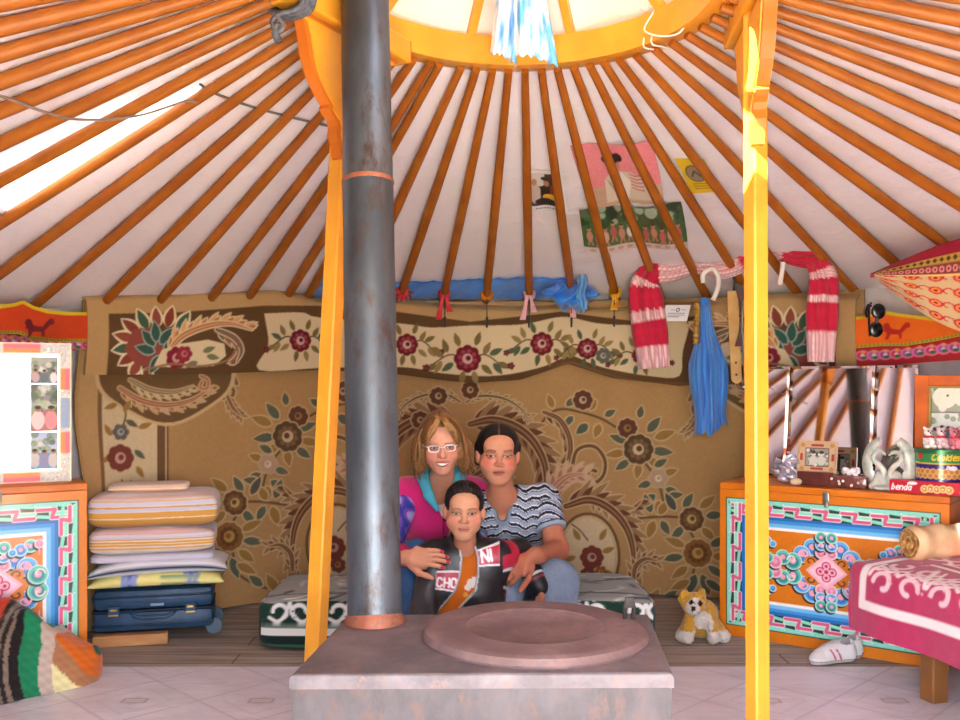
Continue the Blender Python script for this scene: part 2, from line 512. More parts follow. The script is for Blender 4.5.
sun = bpy.data.lights.new('sun', 'SUN'); sun.energy = SUN; sun.angle = .01; sun.color = (1, .95, .86)
suno = bpy.data.objects.new('sun', sun); COL.objects.link(suno); suno.location = (-4, -2, 6)
SUNDIR = Vector((-.70, -.50, .70)).normalized()
suno.rotation_euler = SUNDIR.to_track_quat('Z', 'Y').to_euler()

def portal(name, loc, rot, sx, sy):
    l = bpy.data.lights.new(name, 'AREA'); l.shape = 'RECTANGLE'; l.size = sx; l.size_y = sy
    l.cycles.is_portal = True
    o = bpy.data.objects.new(name, l); COL.objects.link(o); o.location = loc; o.rotation_euler = rot
portal('door_daylight', (CX - .1, CY - RW - .06, .86), (PI / 2, 0, 0), 1.5, 1.5)   # faces into the tent (+Y)
portal('crown_daylight', (CX, CY, ZC + .5), (0, 0, 0), 1.5, 1.5)

# ================================================================== shell
M_LINER = None
def liner_material():
    m = bpy.data.materials.new('white roof cloth'); m.use_nodes = True; nt = m.node_tree
    b = nt.nodes['Principled BSDF']; out = nt.nodes['Material Output']
    b.inputs['Base Color'].default_value = (*hx(LINER), 1); b.inputs['Roughness'].default_value = .75; b.inputs['Specular IOR Level'].default_value = .25
    tr = nt.nodes.new('ShaderNodeBsdfTranslucent'); tr.inputs[0].default_value = (*hx('#f2e9e4'), 1)
    mx = nt.nodes.new('ShaderNodeMixShader'); mx.inputs[0].default_value = .14
    nt.links.new(b.outputs[0], mx.inputs[1]); nt.links.new(tr.outputs[0], mx.inputs[2]); nt.links.new(mx.outputs[0], out.inputs[0])
    add_bump(nt, b, 28, .5, dist=.012, detail=6, stretch=(1, 1, 3))
    return m
M_LINER = liner_material()
def dip(phi):
    """the wall stands a little lower on the left side of the tent"""
    d = np.degrees(phi); s = lambda t: (lambda u: u * u * (3 - 2 * u))(np.clip(t, 0, 1))
    return .115 * s((-d - 18) / 36) * s((d + 165) / 40)
def roof_z(r, phi): return ZC - (r - RC) * (ZC - ZW + dip(phi)) / (RW - RC)
def roof_at(px, py):
    """photo point on the inner roof cone -> (phi, rho)"""
    lo, hi = .3, 6.0; kx, kz = (px - 480) / F, (HY - py) / F
    f = lambda d: CAMZ + kz * d - float(roof_z(math.hypot(kx * d - CX, d - CY), math.atan2(kx * d - CX, d - CY)))
    d = 2.7; best = None
    ds = np.linspace(1.0, 6, 2000); v = [f(x) for x in ds]
    for a, b, x in zip(v, v[1:], ds):
        if a <= 0 < b or a >= 0 > b: best = x
    d = best if best else 3.0
    return math.atan2(kx * d - CX, d - CY), math.hypot(kx * d - CX, d - CY)

def roof_pt(phi, rho, below=0):
    return Vector((CX + rho * math.sin(phi), CY + rho * math.cos(phi), float(roof_z(rho, phi)) - below))

# pole azimuths: read off where each pole meets the wall
PHI = []
for k in range(-4, 5): PHI.append(math.radians(3.5 + 5.625 * k))
rightphi = [cyl_at(px, py, RW - .07)[0] for px, py in ((750, 299), (797, 297), (853, 300))]
PHI += rightphi
last = rightphi[-1]
while last + math.radians(7.3) < math.radians(171):
    last += math.radians(7.3); PHI.append(last)
LEFTPX = [(285, 291), (245, 290), (206, 293), (154, 294), (99, 295), (36, 302)]
leftphi = [math.radians(-25.2)] + [cyl_at(px, py, RW - .07)[0] for px, py in LEFTPX]
PHI += leftphi
last = leftphi[-1]
while last - math.radians(7.3) > math.radians(-175):
    last -= math.radians(7.3); PHI.append(last)
PHI = sorted(p for p in PHI if not (math.radians(172) < p))
PHI = [p for p in PHI if p > math.radians(-178)]

nphi, nr = 900, 70
V, Q = [], []
ph = np.linspace(-PI, PI, nphi + 1)
pole = np.array(PHI)
rng = np.random.default_rng(3)
amp = rng.uniform(.3, 1.0, len(pole) + 1)
wr = rng.uniform(0, 6.28, (len(pole) + 1, 4))
idx = np.searchsorted(pole, ph)
lo = np.where(idx > 0, pole[np.clip(idx - 1, 0, len(pole) - 1)], -PI); hi = np.where(idx < len(pole), pole[np.clip(idx, 0, len(pole) - 1)], PI)
t = np.clip((ph - lo) / np.maximum(hi - lo, 1e-3), 0, 1)
sag = np.sin(t * PI)
rr = np.linspace(RC - .02, RW, nr + 1)
PP = np.zeros((nr + 1, nphi + 1, 3), np.float32)
for j, r in enumerate(rr):
    a = amp[idx]; w = wr[idx]
    rip = (np.sin(r * 34 + w[:, 0] + np.cos(t * 3 + w[:, 1])) * .35 + np.sin(r * 71 + w[:, 2] + t * 2) * .25 + np.sin(r * 12 + w[:, 3]) * .4)
    z = roof_z(r, ph) - sag * (.007 + a * .008 * rip) * min(1, (r - RC) * 3 + .2)
    PP[j, :, 0] = CX + r * np.sin(ph); PP[j, :, 1] = CY + r * np.cos(ph); PP[j, :, 2] = z
I = np.arange((nr + 1) * (nphi + 1)).reshape(nr + 1, nphi + 1)
Qd = np.stack([I[:-1, :-1], I[:-1, 1:], I[1:, 1:], I[1:, :-1]], -1).reshape(-1, 4)
o = raw_mesh('ceiling', PP.reshape(-1, 3), Qd, None, M_LINER, origin=(CX, CY, ZW), angle=180); o['kind'] = 'structure'

# felt over the cloth, with the uncovered slot on the left slope where the sun shines on the cloth
slot = [roof_at(*p) for p in [(-8, 166), (60, 133), (112, 106), (126, 102), (120, 112), (132, 108), (172, 88), (186, 84), (166, 102), (120, 135), (60, 172), (0, 207), (-8, 212)]]
slot = np.array(slot)
def in_poly(x, y, P):
    ins = np.zeros(np.shape(x), bool)
    for (ax_, ay_), (bx_, by_) in zip(P, np.roll(P, -1, 0)):
        if ay_ == by_: continue
        ins ^= ((ay_ > y) != (by_ > y)) & (x < (bx_ - ax_) * (y - ay_) / (by_ - ay_) + ax_)
    return ins
nf, nq = 720, 120
fp = np.linspace(-PI, PI, nf + 1); fr = np.linspace(RC + .04, RW + .08, nq + 1)
FPm, FRm = np.meshgrid(fp, fr)
P = np.stack([CX + FRm * np.sin(FPm), CY + FRm * np.cos(FPm), roof_z(FRm, FPm) + .05], -1)
I = np.arange(P.shape[0] * P.shape[1]).reshape(P.shape[:2])
Qd = np.stack([I[:-1, :-1], I[1:, :-1], I[1:, 1:], I[:-1, 1:]], -1)
cen_p, cen_r = (FPm[:-1, :-1] + FPm[1:, 1:]) / 2, (FRm[:-1, :-1] + FRm[1:, 1:]) / 2
keep = ~in_poly(cen_p, cen_r, slot)
o = raw_mesh('roof', P.reshape(-1, 3), Qd[keep], None, mat('grey felt', '#a89c8c', .95), origin=(CX, CY, ZW), angle=180); o['kind'] = 'structure'

# round wall with the doorway gap behind the viewer
gap = math.radians(16)
nw = 300
wp = np.linspace(-PI + gap, PI - gap, nw + 1)
mb = MB()
mb.grid([[cyl_pt(a, z, RW + .01 * 0) for z in np.linspace(0, ZW + .06, 8)] for a in wp], 0)
o = mb.build('wall_round', mat('wall cloth', '#cdc3c4', .95, c2='#bfb4b6', scale=12, bump=.4, bscale=40), origin=(CX, CY, 0), angle=180); o['kind'] = 'structure'
# outer canvas of the wall (keeps daylight out)
mb = MB(); mb.grid([[cyl_pt(a, z, RW + .06) for z in (0, ZW + .06)] for a in wp[::3]], 0)
o = mb.build('wall_outside', mat('wall canvas', '#d8d2c4', .9), origin=(CX, CY, 0), angle=180); o['kind'] = 'structure'
# lintel strip above the doorway and door frame
dw = RW * math.sin(gap)
mb = MB(); fy = CY - RW * math.cos(gap)
for sx in (-1, 1): mb.box((CX + sx * (dw - .02), fy, .8), (.07, .10, 1.6), bev=.008)
mb.box((CX, fy, 1.585), (2 * dw + .05, .12, .09), bev=.008); mb.box((CX, fy, .03), (2 * dw + .05, .12, .07), bev=.006)
mb.box((CX, fy + .02, 1.72), (2 * dw + .05, .02, .2))
o = mb.build('door_1', mat('door paint', '#c8641c', .45, c2='#b85514', scale=6)); o['kind'] = 'structure'

# ground outside
mb = MB(); mb.box((0, 0, -.06), (60, 60, .05))
o = mb.build('ground', mat('steppe grass', '#b5aa84', .95, c2='#c4b894', scale=3), smooth=False); o['kind'] = 'structure'

# floor of worn boards
def wood_floor():
    m, nt, b = nodes_of('worn floor boards')
    tc = nt.nodes.new('ShaderNodeTexCoord'); mp = nt.nodes.new('ShaderNodeMapping'); mp.inputs['Scale'].default_value = (1.2, 14, 1)
    n = nt.nodes.new('ShaderNodeTexNoise'); n.inputs['Scale'].default_value = 2.4; n.inputs['Detail'].default_value = 8
    r = nt.nodes.new('ShaderNodeValToRGB'); e = r.color_ramp.elements
    e[0].position = .33; e[0].color = (*hx('#86796f'), 1); e[1].position = .68; e[1].color = (*hx('#b5a79a'), 1)
    wv = nt.nodes.new('ShaderNodeTexBrick'); wv.inputs['Color1'].default_value = (1, 1, 1, 1); wv.inputs['Color2'].default_value = (.86, .86, .86, 1)
    wv.inputs['Mortar'].default_value = (.35, .32, .3, 1); wv.inputs['Scale'].default_value = 1; wv.inputs['Brick Width'].default_value = 2.2
    wv.inputs['Row Height'].default_value = .13; wv.inputs['Mortar Size'].default_value = .004
    mul = nt.nodes.new('ShaderNodeMix'); mul.data_type = 'RGBA'; mul.blend_type = 'MULTIPLY'; mul.inputs[0].default_value = 1
    L = nt.links
    L.new(tc.outputs['Object'], mp.inputs[0]); L.new(mp.outputs[0], n.inputs['Vector']); L.new(n.outputs['Fac'], r.inputs[0])
    L.new(tc.outputs['Object'], wv.inputs['Vector']); L.new(r.outputs[0], mul.inputs[6]); L.new(wv.outputs['Color'], mul.inputs[7])
    L.new(mul.outputs[2], b.inputs['Base Color']); b.inputs['Roughness'].default_value = .6
    add_bump(nt, b, 30, .2, stretch=(1, 10, 1))
    return m
mb = MB(); mb.lathe([(0, -.03), (RW + .02, -.03), (RW + .02, 0), (0, 0)], (CX, CY, 0), n=96)
o = mb.build('floor', wood_floor(), origin=(CX, CY, 0), smooth=False); o['kind'] = 'structure'

# printed linoleum sheet on the front half
cv = Canvas(-2.3, 2.3, .25, 3.62, 260, '#d9d3dc')
cv.noise(.09, 14, 4, (2.2, 1)); cv.noise(.07, 5, 5, (2.5, 1)); cv.noise(.03, 2, 6)
T = .44
rs = np.random.default_rng(5)
for i in range(-6, 7):
    for j in range(-1, 9):
        cx, cy = i * T + .12, .15 + j * T
        g = '#b9b1c2'
        cv.stroke([(cx - T / 2, cy), (cx, cy - T / 2), (cx + T / 2, cy), (cx, cy + T / 2), (cx - T / 2, cy)], .008, g, .8)
        cv.stroke([(cx - T * .3, cy), (cx, cy - T * .3), (cx + T * .3, cy), (cx, cy + T * .3), (cx - T * .3, cy)], .006, '#c7c0cd', .9)
        cv.poly([(cx - .05, cy), (cx, cy - .05), (cx + .05, cy), (cx, cy + .05)], '#c3b9b4', .6)
        cv.stroke([(cx - .04, cy - .022), (cx + .04, cy - .022), (cx + .04, cy + .022), (cx - .04, cy + .022), (cx - .04, cy - .022)], .006, '#8d8794', .9)
        for _ in range(5):
            x, y = cx + rs.uniform(-.22, .22), cy + rs.uniform(-.22, .22); a = rs.uniform(-.5, .5)
            pts = [(x + k * .05 * math.cos(a), y + k * .05 * math.sin(a) + rs.uniform(-.012, .012)) for k in range(5)]
            cv.stroke(bez(pts), rs.uniform(.003, .012), rs.choice(['#b7aec2', '#eeeaf0', '#c9bfc0', '#a9a2b6']), .5)
X, Y = np.meshgrid(np.linspace(-2.3, 2.3, 860), np.linspace(.25, 3.62, 640))
Zf = .004 + 0 * X
rad = np.hypot(X - CX, Y - CY)
msk = (rad < RW - .02)[:-1, :-1]
o = painted('floor_linoleum', np.stack([X, Y, Zf], -1), cv.get(X, Y), pmat('linoleum', .38, .4, coat=.15), th=.003, mask=msk, origin=(CX, CY, 0)); o['kind'] = 'structure'

# ================================================================== crown ring, cover, posts, poles
YEL = mat('yellow gloss paint', '#e8a02e', .36, c2='#da932a', scale=5, spec=.5, bump=.06, bscale=25)
ORG = mat('orange pole paint', '#a75e0e', .5, c2='#98510a', scale=7, spec=.45, stretch=(1, 1, 1), bump=.08, bscale=30)
DKO = mat('dark orange edge paint', '#c66a1c', .45)
crown = thing('crown_ring', (CX, CY, ZC), 'yellow wooden crown ring at the top of the tent, round the smoke hole', 'roof ring', kind='thing')
mb = MB()
mb.lathe([(RC - .07, ZC - .012), (RC, ZC - .012), (RC + .012, ZC - .002), (RC + .012, ZC + .070), (RC - .005, ZC + .084), (RC - .07, ZC + .084), (RC - .07, ZC - .012)], (CX, CY, 0), n=96)
mb.build('ring', YEL, crown)
for k in range(10):
    a = math.radians(20 + 36 * k)
    pts = []
    for s in np.linspace(0, 1, 9):
        r = (RC - .03) * (1 - s) + .05 * s; z = ZC + .07 + .27 * math.sin(s * PI / 2)
        pts.append(cyl_pt(a, z, r))
    mb = MB(); mb.tube(pts, [.019] * 9, n=4, twist=PI / 4)
    mb.build('rib', YEL, crown)
mb = MB(); mb.lathe([(0, ZC + .31), (.085, ZC + .31), (.095, ZC + .33), (.085, ZC + .37), (0, ZC + .375)], (CX, CY, 0), n=24); mb.build('hub', YEL, crown)

def cover_mat():
    m = bpy.data.materials.new('crown cover cloth'); m.use_nodes = True; nt = m.node_tree
    b = nt.nodes['Principled BSDF']; out = nt.nodes['Material Output']
    b.inputs['Base Color'].default_value = (*hx('#eadfd6'), 1); b.inputs['Roughness'].default_value = .85
    tr = nt.nodes.new('ShaderNodeBsdfTranslucent'); tr.inputs[0].default_value = (*hx('#f0dcd0'), 1)
    mx = nt.nodes.new('ShaderNodeMixShader'); mx.inputs[0].default_value = .05
    nt.links.new(b.outputs[0], mx.inputs[1]); nt.links.new(tr.outputs[0], mx.inputs[2]); nt.links.new(mx.outputs[0], out.inputs[0])
    add_bump(nt, b, 9, .5, dist=.03, detail=3)
    return m
mb = MB()
A0, A1 = math.radians(-163), math.radians(138)
mb2 = MB()
def sun_block(u, v):  # unseen inner disc, added to keep the sunbeam off the right chest
    a = 2 * PI * u; r = .03 + .41 * v; s = 1 - (r - .05) / (RC - .08)
    return cyl_pt(a, ZC + .108 + .27 * math.sin(max(min(s, 1), -.2) * PI / 2), r)
mb.sheet(sun_block, 80, 10, .004)
def cover(u, v):
    a = A0 + (A1 - A0) * u; r = .03 + (RC + .10 - .03) * v
    s = 1 - (r - .05) / (RC - .08)
    z = ZC + .10 + .27 * math.sin(max(min(s, 1), -.2) * PI / 2) + .012 * math.sin(a * 10 + v * 3) * v
    return cyl_pt(a, z, r)
mb.sheet(cover, 80, 14, .004)
tag(mb.build('crown_cover', cover_mat(), angle=180), 'pale cloth cover drawn over the smoke hole above the yellow crown ring', 'cloth cover')

# roof poles
def pole_mb(phi):
    mb = MB()
    n = 10; pts = []; rad = []
    skew = math.radians(9) * min(1, max(0, (-math.degrees(phi) - 20) / 30)) * (1 if phi > math.radians(-140) else 0)
    top_, bot_ = roof_pt(phi - skew, RC - .03, .030), roof_pt(phi, RW - .05, .034)
    for s in np.linspace(0, 1, n):
        p = top_ + (bot_ - top_) * s
        pts.append(p); rad.append(.0135 + .0072 * min(1, s * 2.2))
    mb.tube(pts, rad, n=8, twist=PI / 8)
    return mb
ORD = 'zeroth first second third fourth fifth sixth seventh eighth ninth tenth eleventh twelfth thirteenth fourteenth fifteenth sixteenth seventeenth eighteenth nineteenth twentieth'.split()
POLE_SPLIT_L, POLE_SPLIT_R = math.radians(-22), math.radians(35)
mid = [p for p in PHI if POLE_SPLIT_L < p < POLE_SPLIT_R]
lef = [p for p in PHI if p <= POLE_SPLIT_L][::-1]
rig = [p for p in PHI if p >= POLE_SPLIT_R]
def add_pole(p, lab):
    tag(pole_mb(p).build('roof_pole', ORG, origin=roof_pt(p, RW - .05, .034), angle=50), lab, 'roof pole', 'orange roof poles')
for i, p in enumerate(mid): add_pole(p, 'orange roof pole over the back carpet, %s to the right of the stovepipe' % ORD[i] if i else 'orange roof pole with its lower end hidden behind the stovepipe')
for i, p in enumerate(lef):
    if i == 0: add_pole(p, 'orange roof pole running down behind the leaning yellow post')
    elif abs(p) < math.radians(120): add_pole(p, 'orange roof pole on the left slope, %s to the left of the leaning yellow post' % ORD[i])
    else: add_pole(p, 'orange roof pole near the doorway seen only in the mirrors')
for i, p in enumerate(rig):
    if abs(p) < math.radians(120): add_pole(p, 'orange roof pole on the right slope, %s to the right of the upright yellow post' % ORD[i + 1])
    else: add_pole(p, 'orange roof pole near the doorway seen only in the mirrors')

# the two posts with carved capitals
def post(name, foot, head, beam_dir, label, beam_half, rotz):
    root = thing(name, (foot[0], foot[1], 0), label, 'post')
    f, h = Vector(foot), Vector(head)
    mb = MB()
    w, ch = .0245, .005
    prof = [(-w, -w + ch), (-w + ch, -w), (w - ch, -w), (w, -w + ch), (w, w - ch), (w - ch, w), (-w + ch, w), (-w, w - ch)]
    R = Matrix.Rotation(rotz, 3, 'Z')
    vs = [p + R @ Vector((a * k, b * k, 0)) for p, k in ((f, 1.0), (f + (h - f) * .5, 1.0), (h, 1.0)) for a, b in prof]
    fs = [[i * 8 + k, i * 8 + (k + 1) % 8, (i + 1) * 8 + (k + 1) % 8, (i + 1) * 8 + k] for i in range(2) for k in range(8)] + [list(range(8))[::-1], [16 + k for k in range(8)]]
    mb.add(vs, fs); mb.build('shaft', YEL, root, smooth=False)
    u = Vector((beam_dir[0], beam_dir[1], 0)).normalized(); zz = Vector((0, 0, 1))
    top = Vector((h.x, h.y, 0))
    # top beam
    ang = math.atan2(u.y, u.x)
    M = Matrix.Rotation(ang, 3, 'Z')
    mb = MB(); mb.box((h.x, h.y, ZC - .042), (2 * beam_half, .085, .075), M, .008)
    mb.mat(1)
    for sg in (-1, 1): mb.box(Vector((h.x, h.y, ZC - .042)) + u * sg * (beam_half + .002), (.008, .08, .07), M, .002)
    mb.build('cross_beam', [YEL, DKO], root, smooth=False)
    side = [(.25, 2.115), (.215, 2.105), (.20, 2.06), (.188, 2.006), (.172, 1.97), (.155, 1.945), (.13, 1.92), (.112, 1.903), (.098, 1.893), (.104, 1.882), (.088, 1.868), (.07, 1.858), (.062, 1.84), (.066, 1.816), (.055, 1.795), (.044, 1.752), (.0, 1.752), (.0, 2.115)]
    for sg in (-1, 1):
        pts = [(sg * a, b) for a, b in side]
        if sg < 0: pts = pts[::-1]
        mb = MB(); mb.prism(pts, top, u, zz, .034)
        ins = [(sg * (a - .018 if a > .03 else a), b - (.012 if b > 2.1 else 0) + (.02 if b < 1.76 else 0)) for a, b in side]
        if sg < 0: ins = ins[::-1]
        mb.mat(1); mb.prism(ins, top, u, zz, .042)
        mb.build('bracket', [DKO, YEL], root, smooth=False)
    return root
post('tent_post', (-.497, 2.72, 0), (-.392, 2.72, ZC - .08), (.48, .877), 'leaning yellow tent post behind the stovepipe', .285, math.radians(62))
post('tent_post', (.765, 2.56, 0), (.757, 2.56, ZC - .08), (.10, .995), 'upright yellow tent post standing in front of the painted chest, top in sunlight', .27, math.radians(25))
# ================================================================== the big wall carpet
class Pen:
    """draws on a canvas; points given where the weave shows in the photo, mapped onto the cloth"""
    def __init__(s, cv, fn, unit): s.cv, s.fn, s.u = cv, fn, unit
    def m(s, pts): return [s.fn(*p) for p in pts]
    def poly(s, pts, c, al=1): s.cv.poly(s.m(pts), c, al)
    def line(s, pts, w, c, al=1, smooth=True):
        P = bez(pts, 8 * len(pts)) if smooth and len(pts) > 2 else np.array(pts, float)
        W = w * s.u if np.isscalar(w) else np.interp(np.linspace(0, 1, len(P)), np.linspace(0, 1, len(w)), w) * s.u
        s.cv.stroke(s.m(P), W, c, al)
    def disc(s, x, y, r, c, al=1):
        q = s.fn(x, y); s.cv.disc(q[0], q[1], r * s.u, c, al=al)
    def leaf(s, x, y, ang, L, Wd, c, oc=None, vein=None):
        """ang in degrees, 0 = right, 90 = up"""
        a = math.radians(ang); d = (math.cos(a), -math.sin(a)); n = (-d[1], d[0])
        def shape(g):
            up, dn = [], []
            for t in np.linspace(0, 1, 9):
                w = (Wd / 2 + g) * math.sin(PI * t ** .8) ** .9 if 0 < t < 1 else 0
                l = -g + (L + 2 * g) * t
                up.append((x + d[0] * l + n[0] * w, y + d[1] * l + n[1] * w)); dn.append((x + d[0] * l - n[0] * w, y + d[1] * l - n[1] * w))
            return up + dn[::-1]
        if oc: s.poly(shape(1.5), oc)
        s.poly(shape(0), c)
        if vein: s.line([(x, y), (x + d[0] * L * .8, y + d[1] * L * .8)], .7, vein)
    def flower(s, x, y, r, n=8, c='#5a2026', cc='#b9a084', oc='#b79f78', c2=None, rot=0):
        for g, col in ((1.4, oc), (0, c)):
            if col is None: continue
            for k in range(n):
                a = 2 * PI * k / n + rot
                s.disc(x + math.cos(a) * r * .62, y + math.sin(a) * r * .62, r * .40 + g, col)
        s.disc(x, y, r * .66, c)
        if c2:
            for k in range(n):
                a = 2 * PI * k / n + rot + .2
                s.disc(x + math.cos(a) * r * .55, y + math.sin(a) * r * .55, r * .17, c2)
        s.disc(x, y, r * .38, cc); s.disc(x + r * .06, y - r * .05, r * .2, c)
    def acanthus(s, pts, w, lobes, side=1, c='#54261f', oc='#bda47c', tip='#8a6a4a'):
        """leafy scroll: tapering band with serrated lobes on one side (or both: side=0)"""
        P = bez(pts, 40); n = len(P); lobes = int(lobes * 1.7)
        wd = lambda t: w * math.sin(PI * min(1, .12 + .88 * t) * .97) ** .6 * (1 - .45 * t)
        T = np.gradient(P, axis=0); T /= np.linalg.norm(T, axis=1)[:, None] + 1e-9
        for sd in ([side] if side else [1, -1]):
            for pas in (0, 1):
                for i in range(lobes):
                    t = (i + .6) / lobes; k = min(n - 1, int(t * (n - 1)))
                    p, d = P[k], T[k]; nn = np.array((-d[1], d[0])) * sd
                    L = w * (1.55 - .5 * t) * (.8 + .35 * (i % 2)); dr = d * .95 + nn * .70
                    ang = math.degrees(math.atan2(-dr[1], dr[0]))
                    if pas == 0: s.leaf(p[0], p[1], ang, L + 2, w * .40 + 2.4, oc)
                    else: s.leaf(p[0], p[1], ang, L, w * .38, c if i % 2 == 0 else tip)
        W0 = [.55 * wd(t) for t in np.linspace(0, 1, 10)]
        s.line(pts, [a + 2.4 for a in W0], oc); s.line(pts, W0, c)
        s.line(pts, [a * .25 for a in W0], tip)
    def hook(s, pts, w, c, oc): s.line(pts, w + 2.6, oc); s.line(pts, w, c)

RCP = 2.37
TAN, TAN2, CREAM, BRN, MAR, DKG, OUT = '#a68254', '#ae8c60', '#c6b391', '#5a4028', '#5d1f24', '#3c4a40', '#bea57a'
PHL, PHR = cyl_at(78, 380, RCP)[0], cyl_at(864, 340, RCP)[0]
cvm = Canvas(RCP * PHL, RCP * PHR, .0, 1.62, 250, TAN)
cvm.noise(.05, 30, 2)
def cmap(px, py):
    p, z = cyl_at(px, py, RCP); return (RCP * p, z)
pen = Pen(cvm, cmap, .0052)
AX = 463.0
def both(fn):
    """the weave is mirrored about the middle of the carpet, which hangs a little askew"""
    for sg in (1, -1):
        def mm(px, py, sg=sg):
            a = px - AX
            return cmap(AX + sg * a, py - (.072 * a if sg < 0 else 0) )
        def fl(ang, sg=sg): return ang if sg > 0 else 180 - ang
        fn(Pen(cvm, mm, .0052))
GRN, DLF, PINK, OCH = '#3f5448', '#4b3c2c', '#a2695a', '#8a6a34'
def half(p):
    # outer stems
    p.line([(541, 424), (549, 414), (562, 409), (580, 412), (600, 418), (618, 428), (632, 436)], 2.4, DLF)
    p.line([(640, 456), (650, 468), (659, 482), (664, 500)], 2.2, DLF)
    p.line([(628, 519), (645, 517), (664, 516), (682, 517)], 2.4, DLF)
    p.line([(690, 530), (696, 545), (694, 570), (688, 590), (660, 602), (636, 598)], 2.4, DLF)
    for a in ((553, 408, 110, 15, 7, OCH), (566, 406, 40, 15, 7, GRN), (573, 416, 230, 14, 7, GRN), (590, 410, 60, 13, 7, OCH),
              (600, 424, 250, 15, 8, OCH), (605, 416, 30, 13, 7, GRN), (588, 424, 220, 16, 9, '#2f5148'),
              (640, 418, 80, 13, 7, GRN), (648, 432, 50, 20, 9, GRN), (655, 438, 20, 22, 9, OCH), (652, 450, 355, 22, 9, GRN), (648, 458, 330, 19, 8, OCH),
              (628, 442, 160, 20, 8, GRN), (626, 452, 190, 22, 8, OCH), (630, 460, 215, 18, 8, GRN), (640, 463, 260, 16, 8, OCH),
              (655, 466, 30, 15, 7, GRN), (664, 474, 20, 15, 7, OCH), (652, 482, 200, 15, 7, GRN), (666, 488, 340, 15, 7, GRN), (656, 494, 220, 16, 8, '#2f5148'), (668, 496, 10, 16, 7, GRN), (660, 500, 260, 14, 7, OCH),
              (652, 512, 110, 20, 9, GRN), (660, 514, 60, 16, 8, OCH), (655, 520, 250, 20, 9, OCH), (662, 520, 300, 16, 8, GRN), (676, 510, 120, 20, 8, '#2d4044'), (684, 508, 60, 18, 8, GRN), (700, 508, 40, 20, 8, OCH), (706, 516, 10, 18, 8, GRN), (684, 526, 230, 19, 8, GRN), (702, 528, 320, 18, 8, OCH),
              (686, 546, 160, 22, 8, OCH), (684, 556, 190, 22, 8, GRN), (688, 566, 220, 20, 8, OCH), (710, 546, 30, 20, 8, GRN), (712, 556, 0, 20, 8, OCH), (708, 566, 330, 20, 8, GRN),
              (696, 574, 250, 22, 9, '#2f5148'), (702, 574, 290, 22, 9, GRN), (690, 580, 210, 22, 8, OCH), (706, 580, 330, 20, 8, GRN),
              (640, 600, 130, 20, 9, GRN), (650, 604, 60, 20, 9, OCH), (636, 606, 200, 22, 9, OCH), (664, 600, 40, 18, 8, GRN)):
        q = p.fn(a[0], a[1]); flip = p.fn(a[0] + 5, a[1])[0] < q[0]
        p2 = Pen(p.cv, lambda x, y: (x, -y), p.u)     # leaf drawn straight in cloth units
        ang = math.radians(180 - a[2] if flip else a[2]); L, Wd = a[3] * p.u, a[4] * p.u
        d = np.array((math.cos(ang), math.sin(ang))); n = np.array((-d[1], d[0]))
        for g, col in ((1.5 * p.u, OUT), (0, a[5])):
            up, dn = [], []
            for t in np.linspace(0, 1, 9):
                w = (Wd / 2 + g) * math.sin(PI * t ** .8) ** .9 if 0 < t < 1 else 0
                c = np.array(q) + d * (-g + (L + 2 * g) * t); up.append(c + n * w); dn.append(c - n * w)
            p.cv.poly(up + dn[::-1], col)
    p.flower(583, 400, 10, 8, '#4a1c20'); p.flower(628, 428, 10, 8, '#4a1c20', OCH)
    p.flower(639, 449, 15, 9, '#3b2a20', '#c3aa86', c2='#6d5238')
    p.flower(659, 478, 9, 6, '#a98e76', '#d5c3a8'); p.flower(692, 519, 12, 9, '#4a2a1c', '#b29a5c', c2='#6d4a2a'); p.flower(698, 553, 14, 10, '#7a4f22', '#a98440', c2='#4f2c18')
    # inner scrolls
    p.acanthus([(544, 412), (560, 420), (570, 440), (568, 462), (556, 482), (540, 492)], 11, 9, 1)
    p.acanthus([(470, 424), (492, 420), (514, 426), (532, 440), (544, 462), (546, 486), (540, 506)], 19, 12, 0)
    p.acanthus([(466, 402), (480, 396), (502, 398), (520, 408), (530, 422)], 5, 7, 0, c='#4d3a2a', tip=GRN)
    p.hook([(572, 470), (576, 452), (586, 446), (597, 448), (605, 460), (604, 474), (596, 482), (588, 478), (590, 470), (596, 471)], 3.6, '#5a3a26', OUT)
    p.acanthus([(548, 500), (556, 486), (568, 476), (584, 474)], 13, 6, 0, c=PINK, tip='#c4a184')
    p.acanthus([(585, 486), (600, 500), (616, 508), (632, 508), (642, 500)], 12, 8, 1, c='#5a2c20')
    p.acanthus([(566, 506), (590, 500), (612, 510), (628, 530), (634, 556), (630, 580)], 17, 12, -1)
    p.acanthus([(634, 582), (636, 566), (646, 558), (658, 560)], 9, 5, 0, c='#5a2c20')
    # oval medallion
    th = np.linspace(0, 2 * PI, 40)
    p.poly([(588 + 33 * math.cos(a), 556 + 44 * math.sin(a)) for a in th], BRN)
    p.poly([(588 + 30 * math.cos(a), 556 + 41 * math.sin(a)) for a in th], OUT)
    p.poly([(588 + 27 * math.cos(a), 556 + 38 * math.sin(a)) for a in th], CREAM)
    p.line([(572, 524), (580, 530), (588, 540)], 1.6, DLF)
    for x, y, a_ in ((576, 556, 200), (602, 552, 20), (600, 540, 60), (580, 540, 120), (576, 572, 220), (604, 570, 330)): p.leaf(x, y, a_, 14, 6, OCH)
    p.flower(592, 557, 12, 8, '#64161f', '#b08a86', None); p.flower(588, 574, 8, 7, '#5c2030', '#a3722e', None); p.flower(601, 572, 7, 6, '#7c4a2c', '#b08640', None)
    # corner scroll under the border
    p.hook([(690, 400), (696, 388), (706, 388), (712, 398), (708, 412), (698, 416), (693, 408), (698, 402)], 3.4, '#6b4a34', OUT)
    p.acanthus([(700, 412), (694, 424), (686, 432)], 7, 5, 0, c='#6b3a30', tip='#8a6a4a')
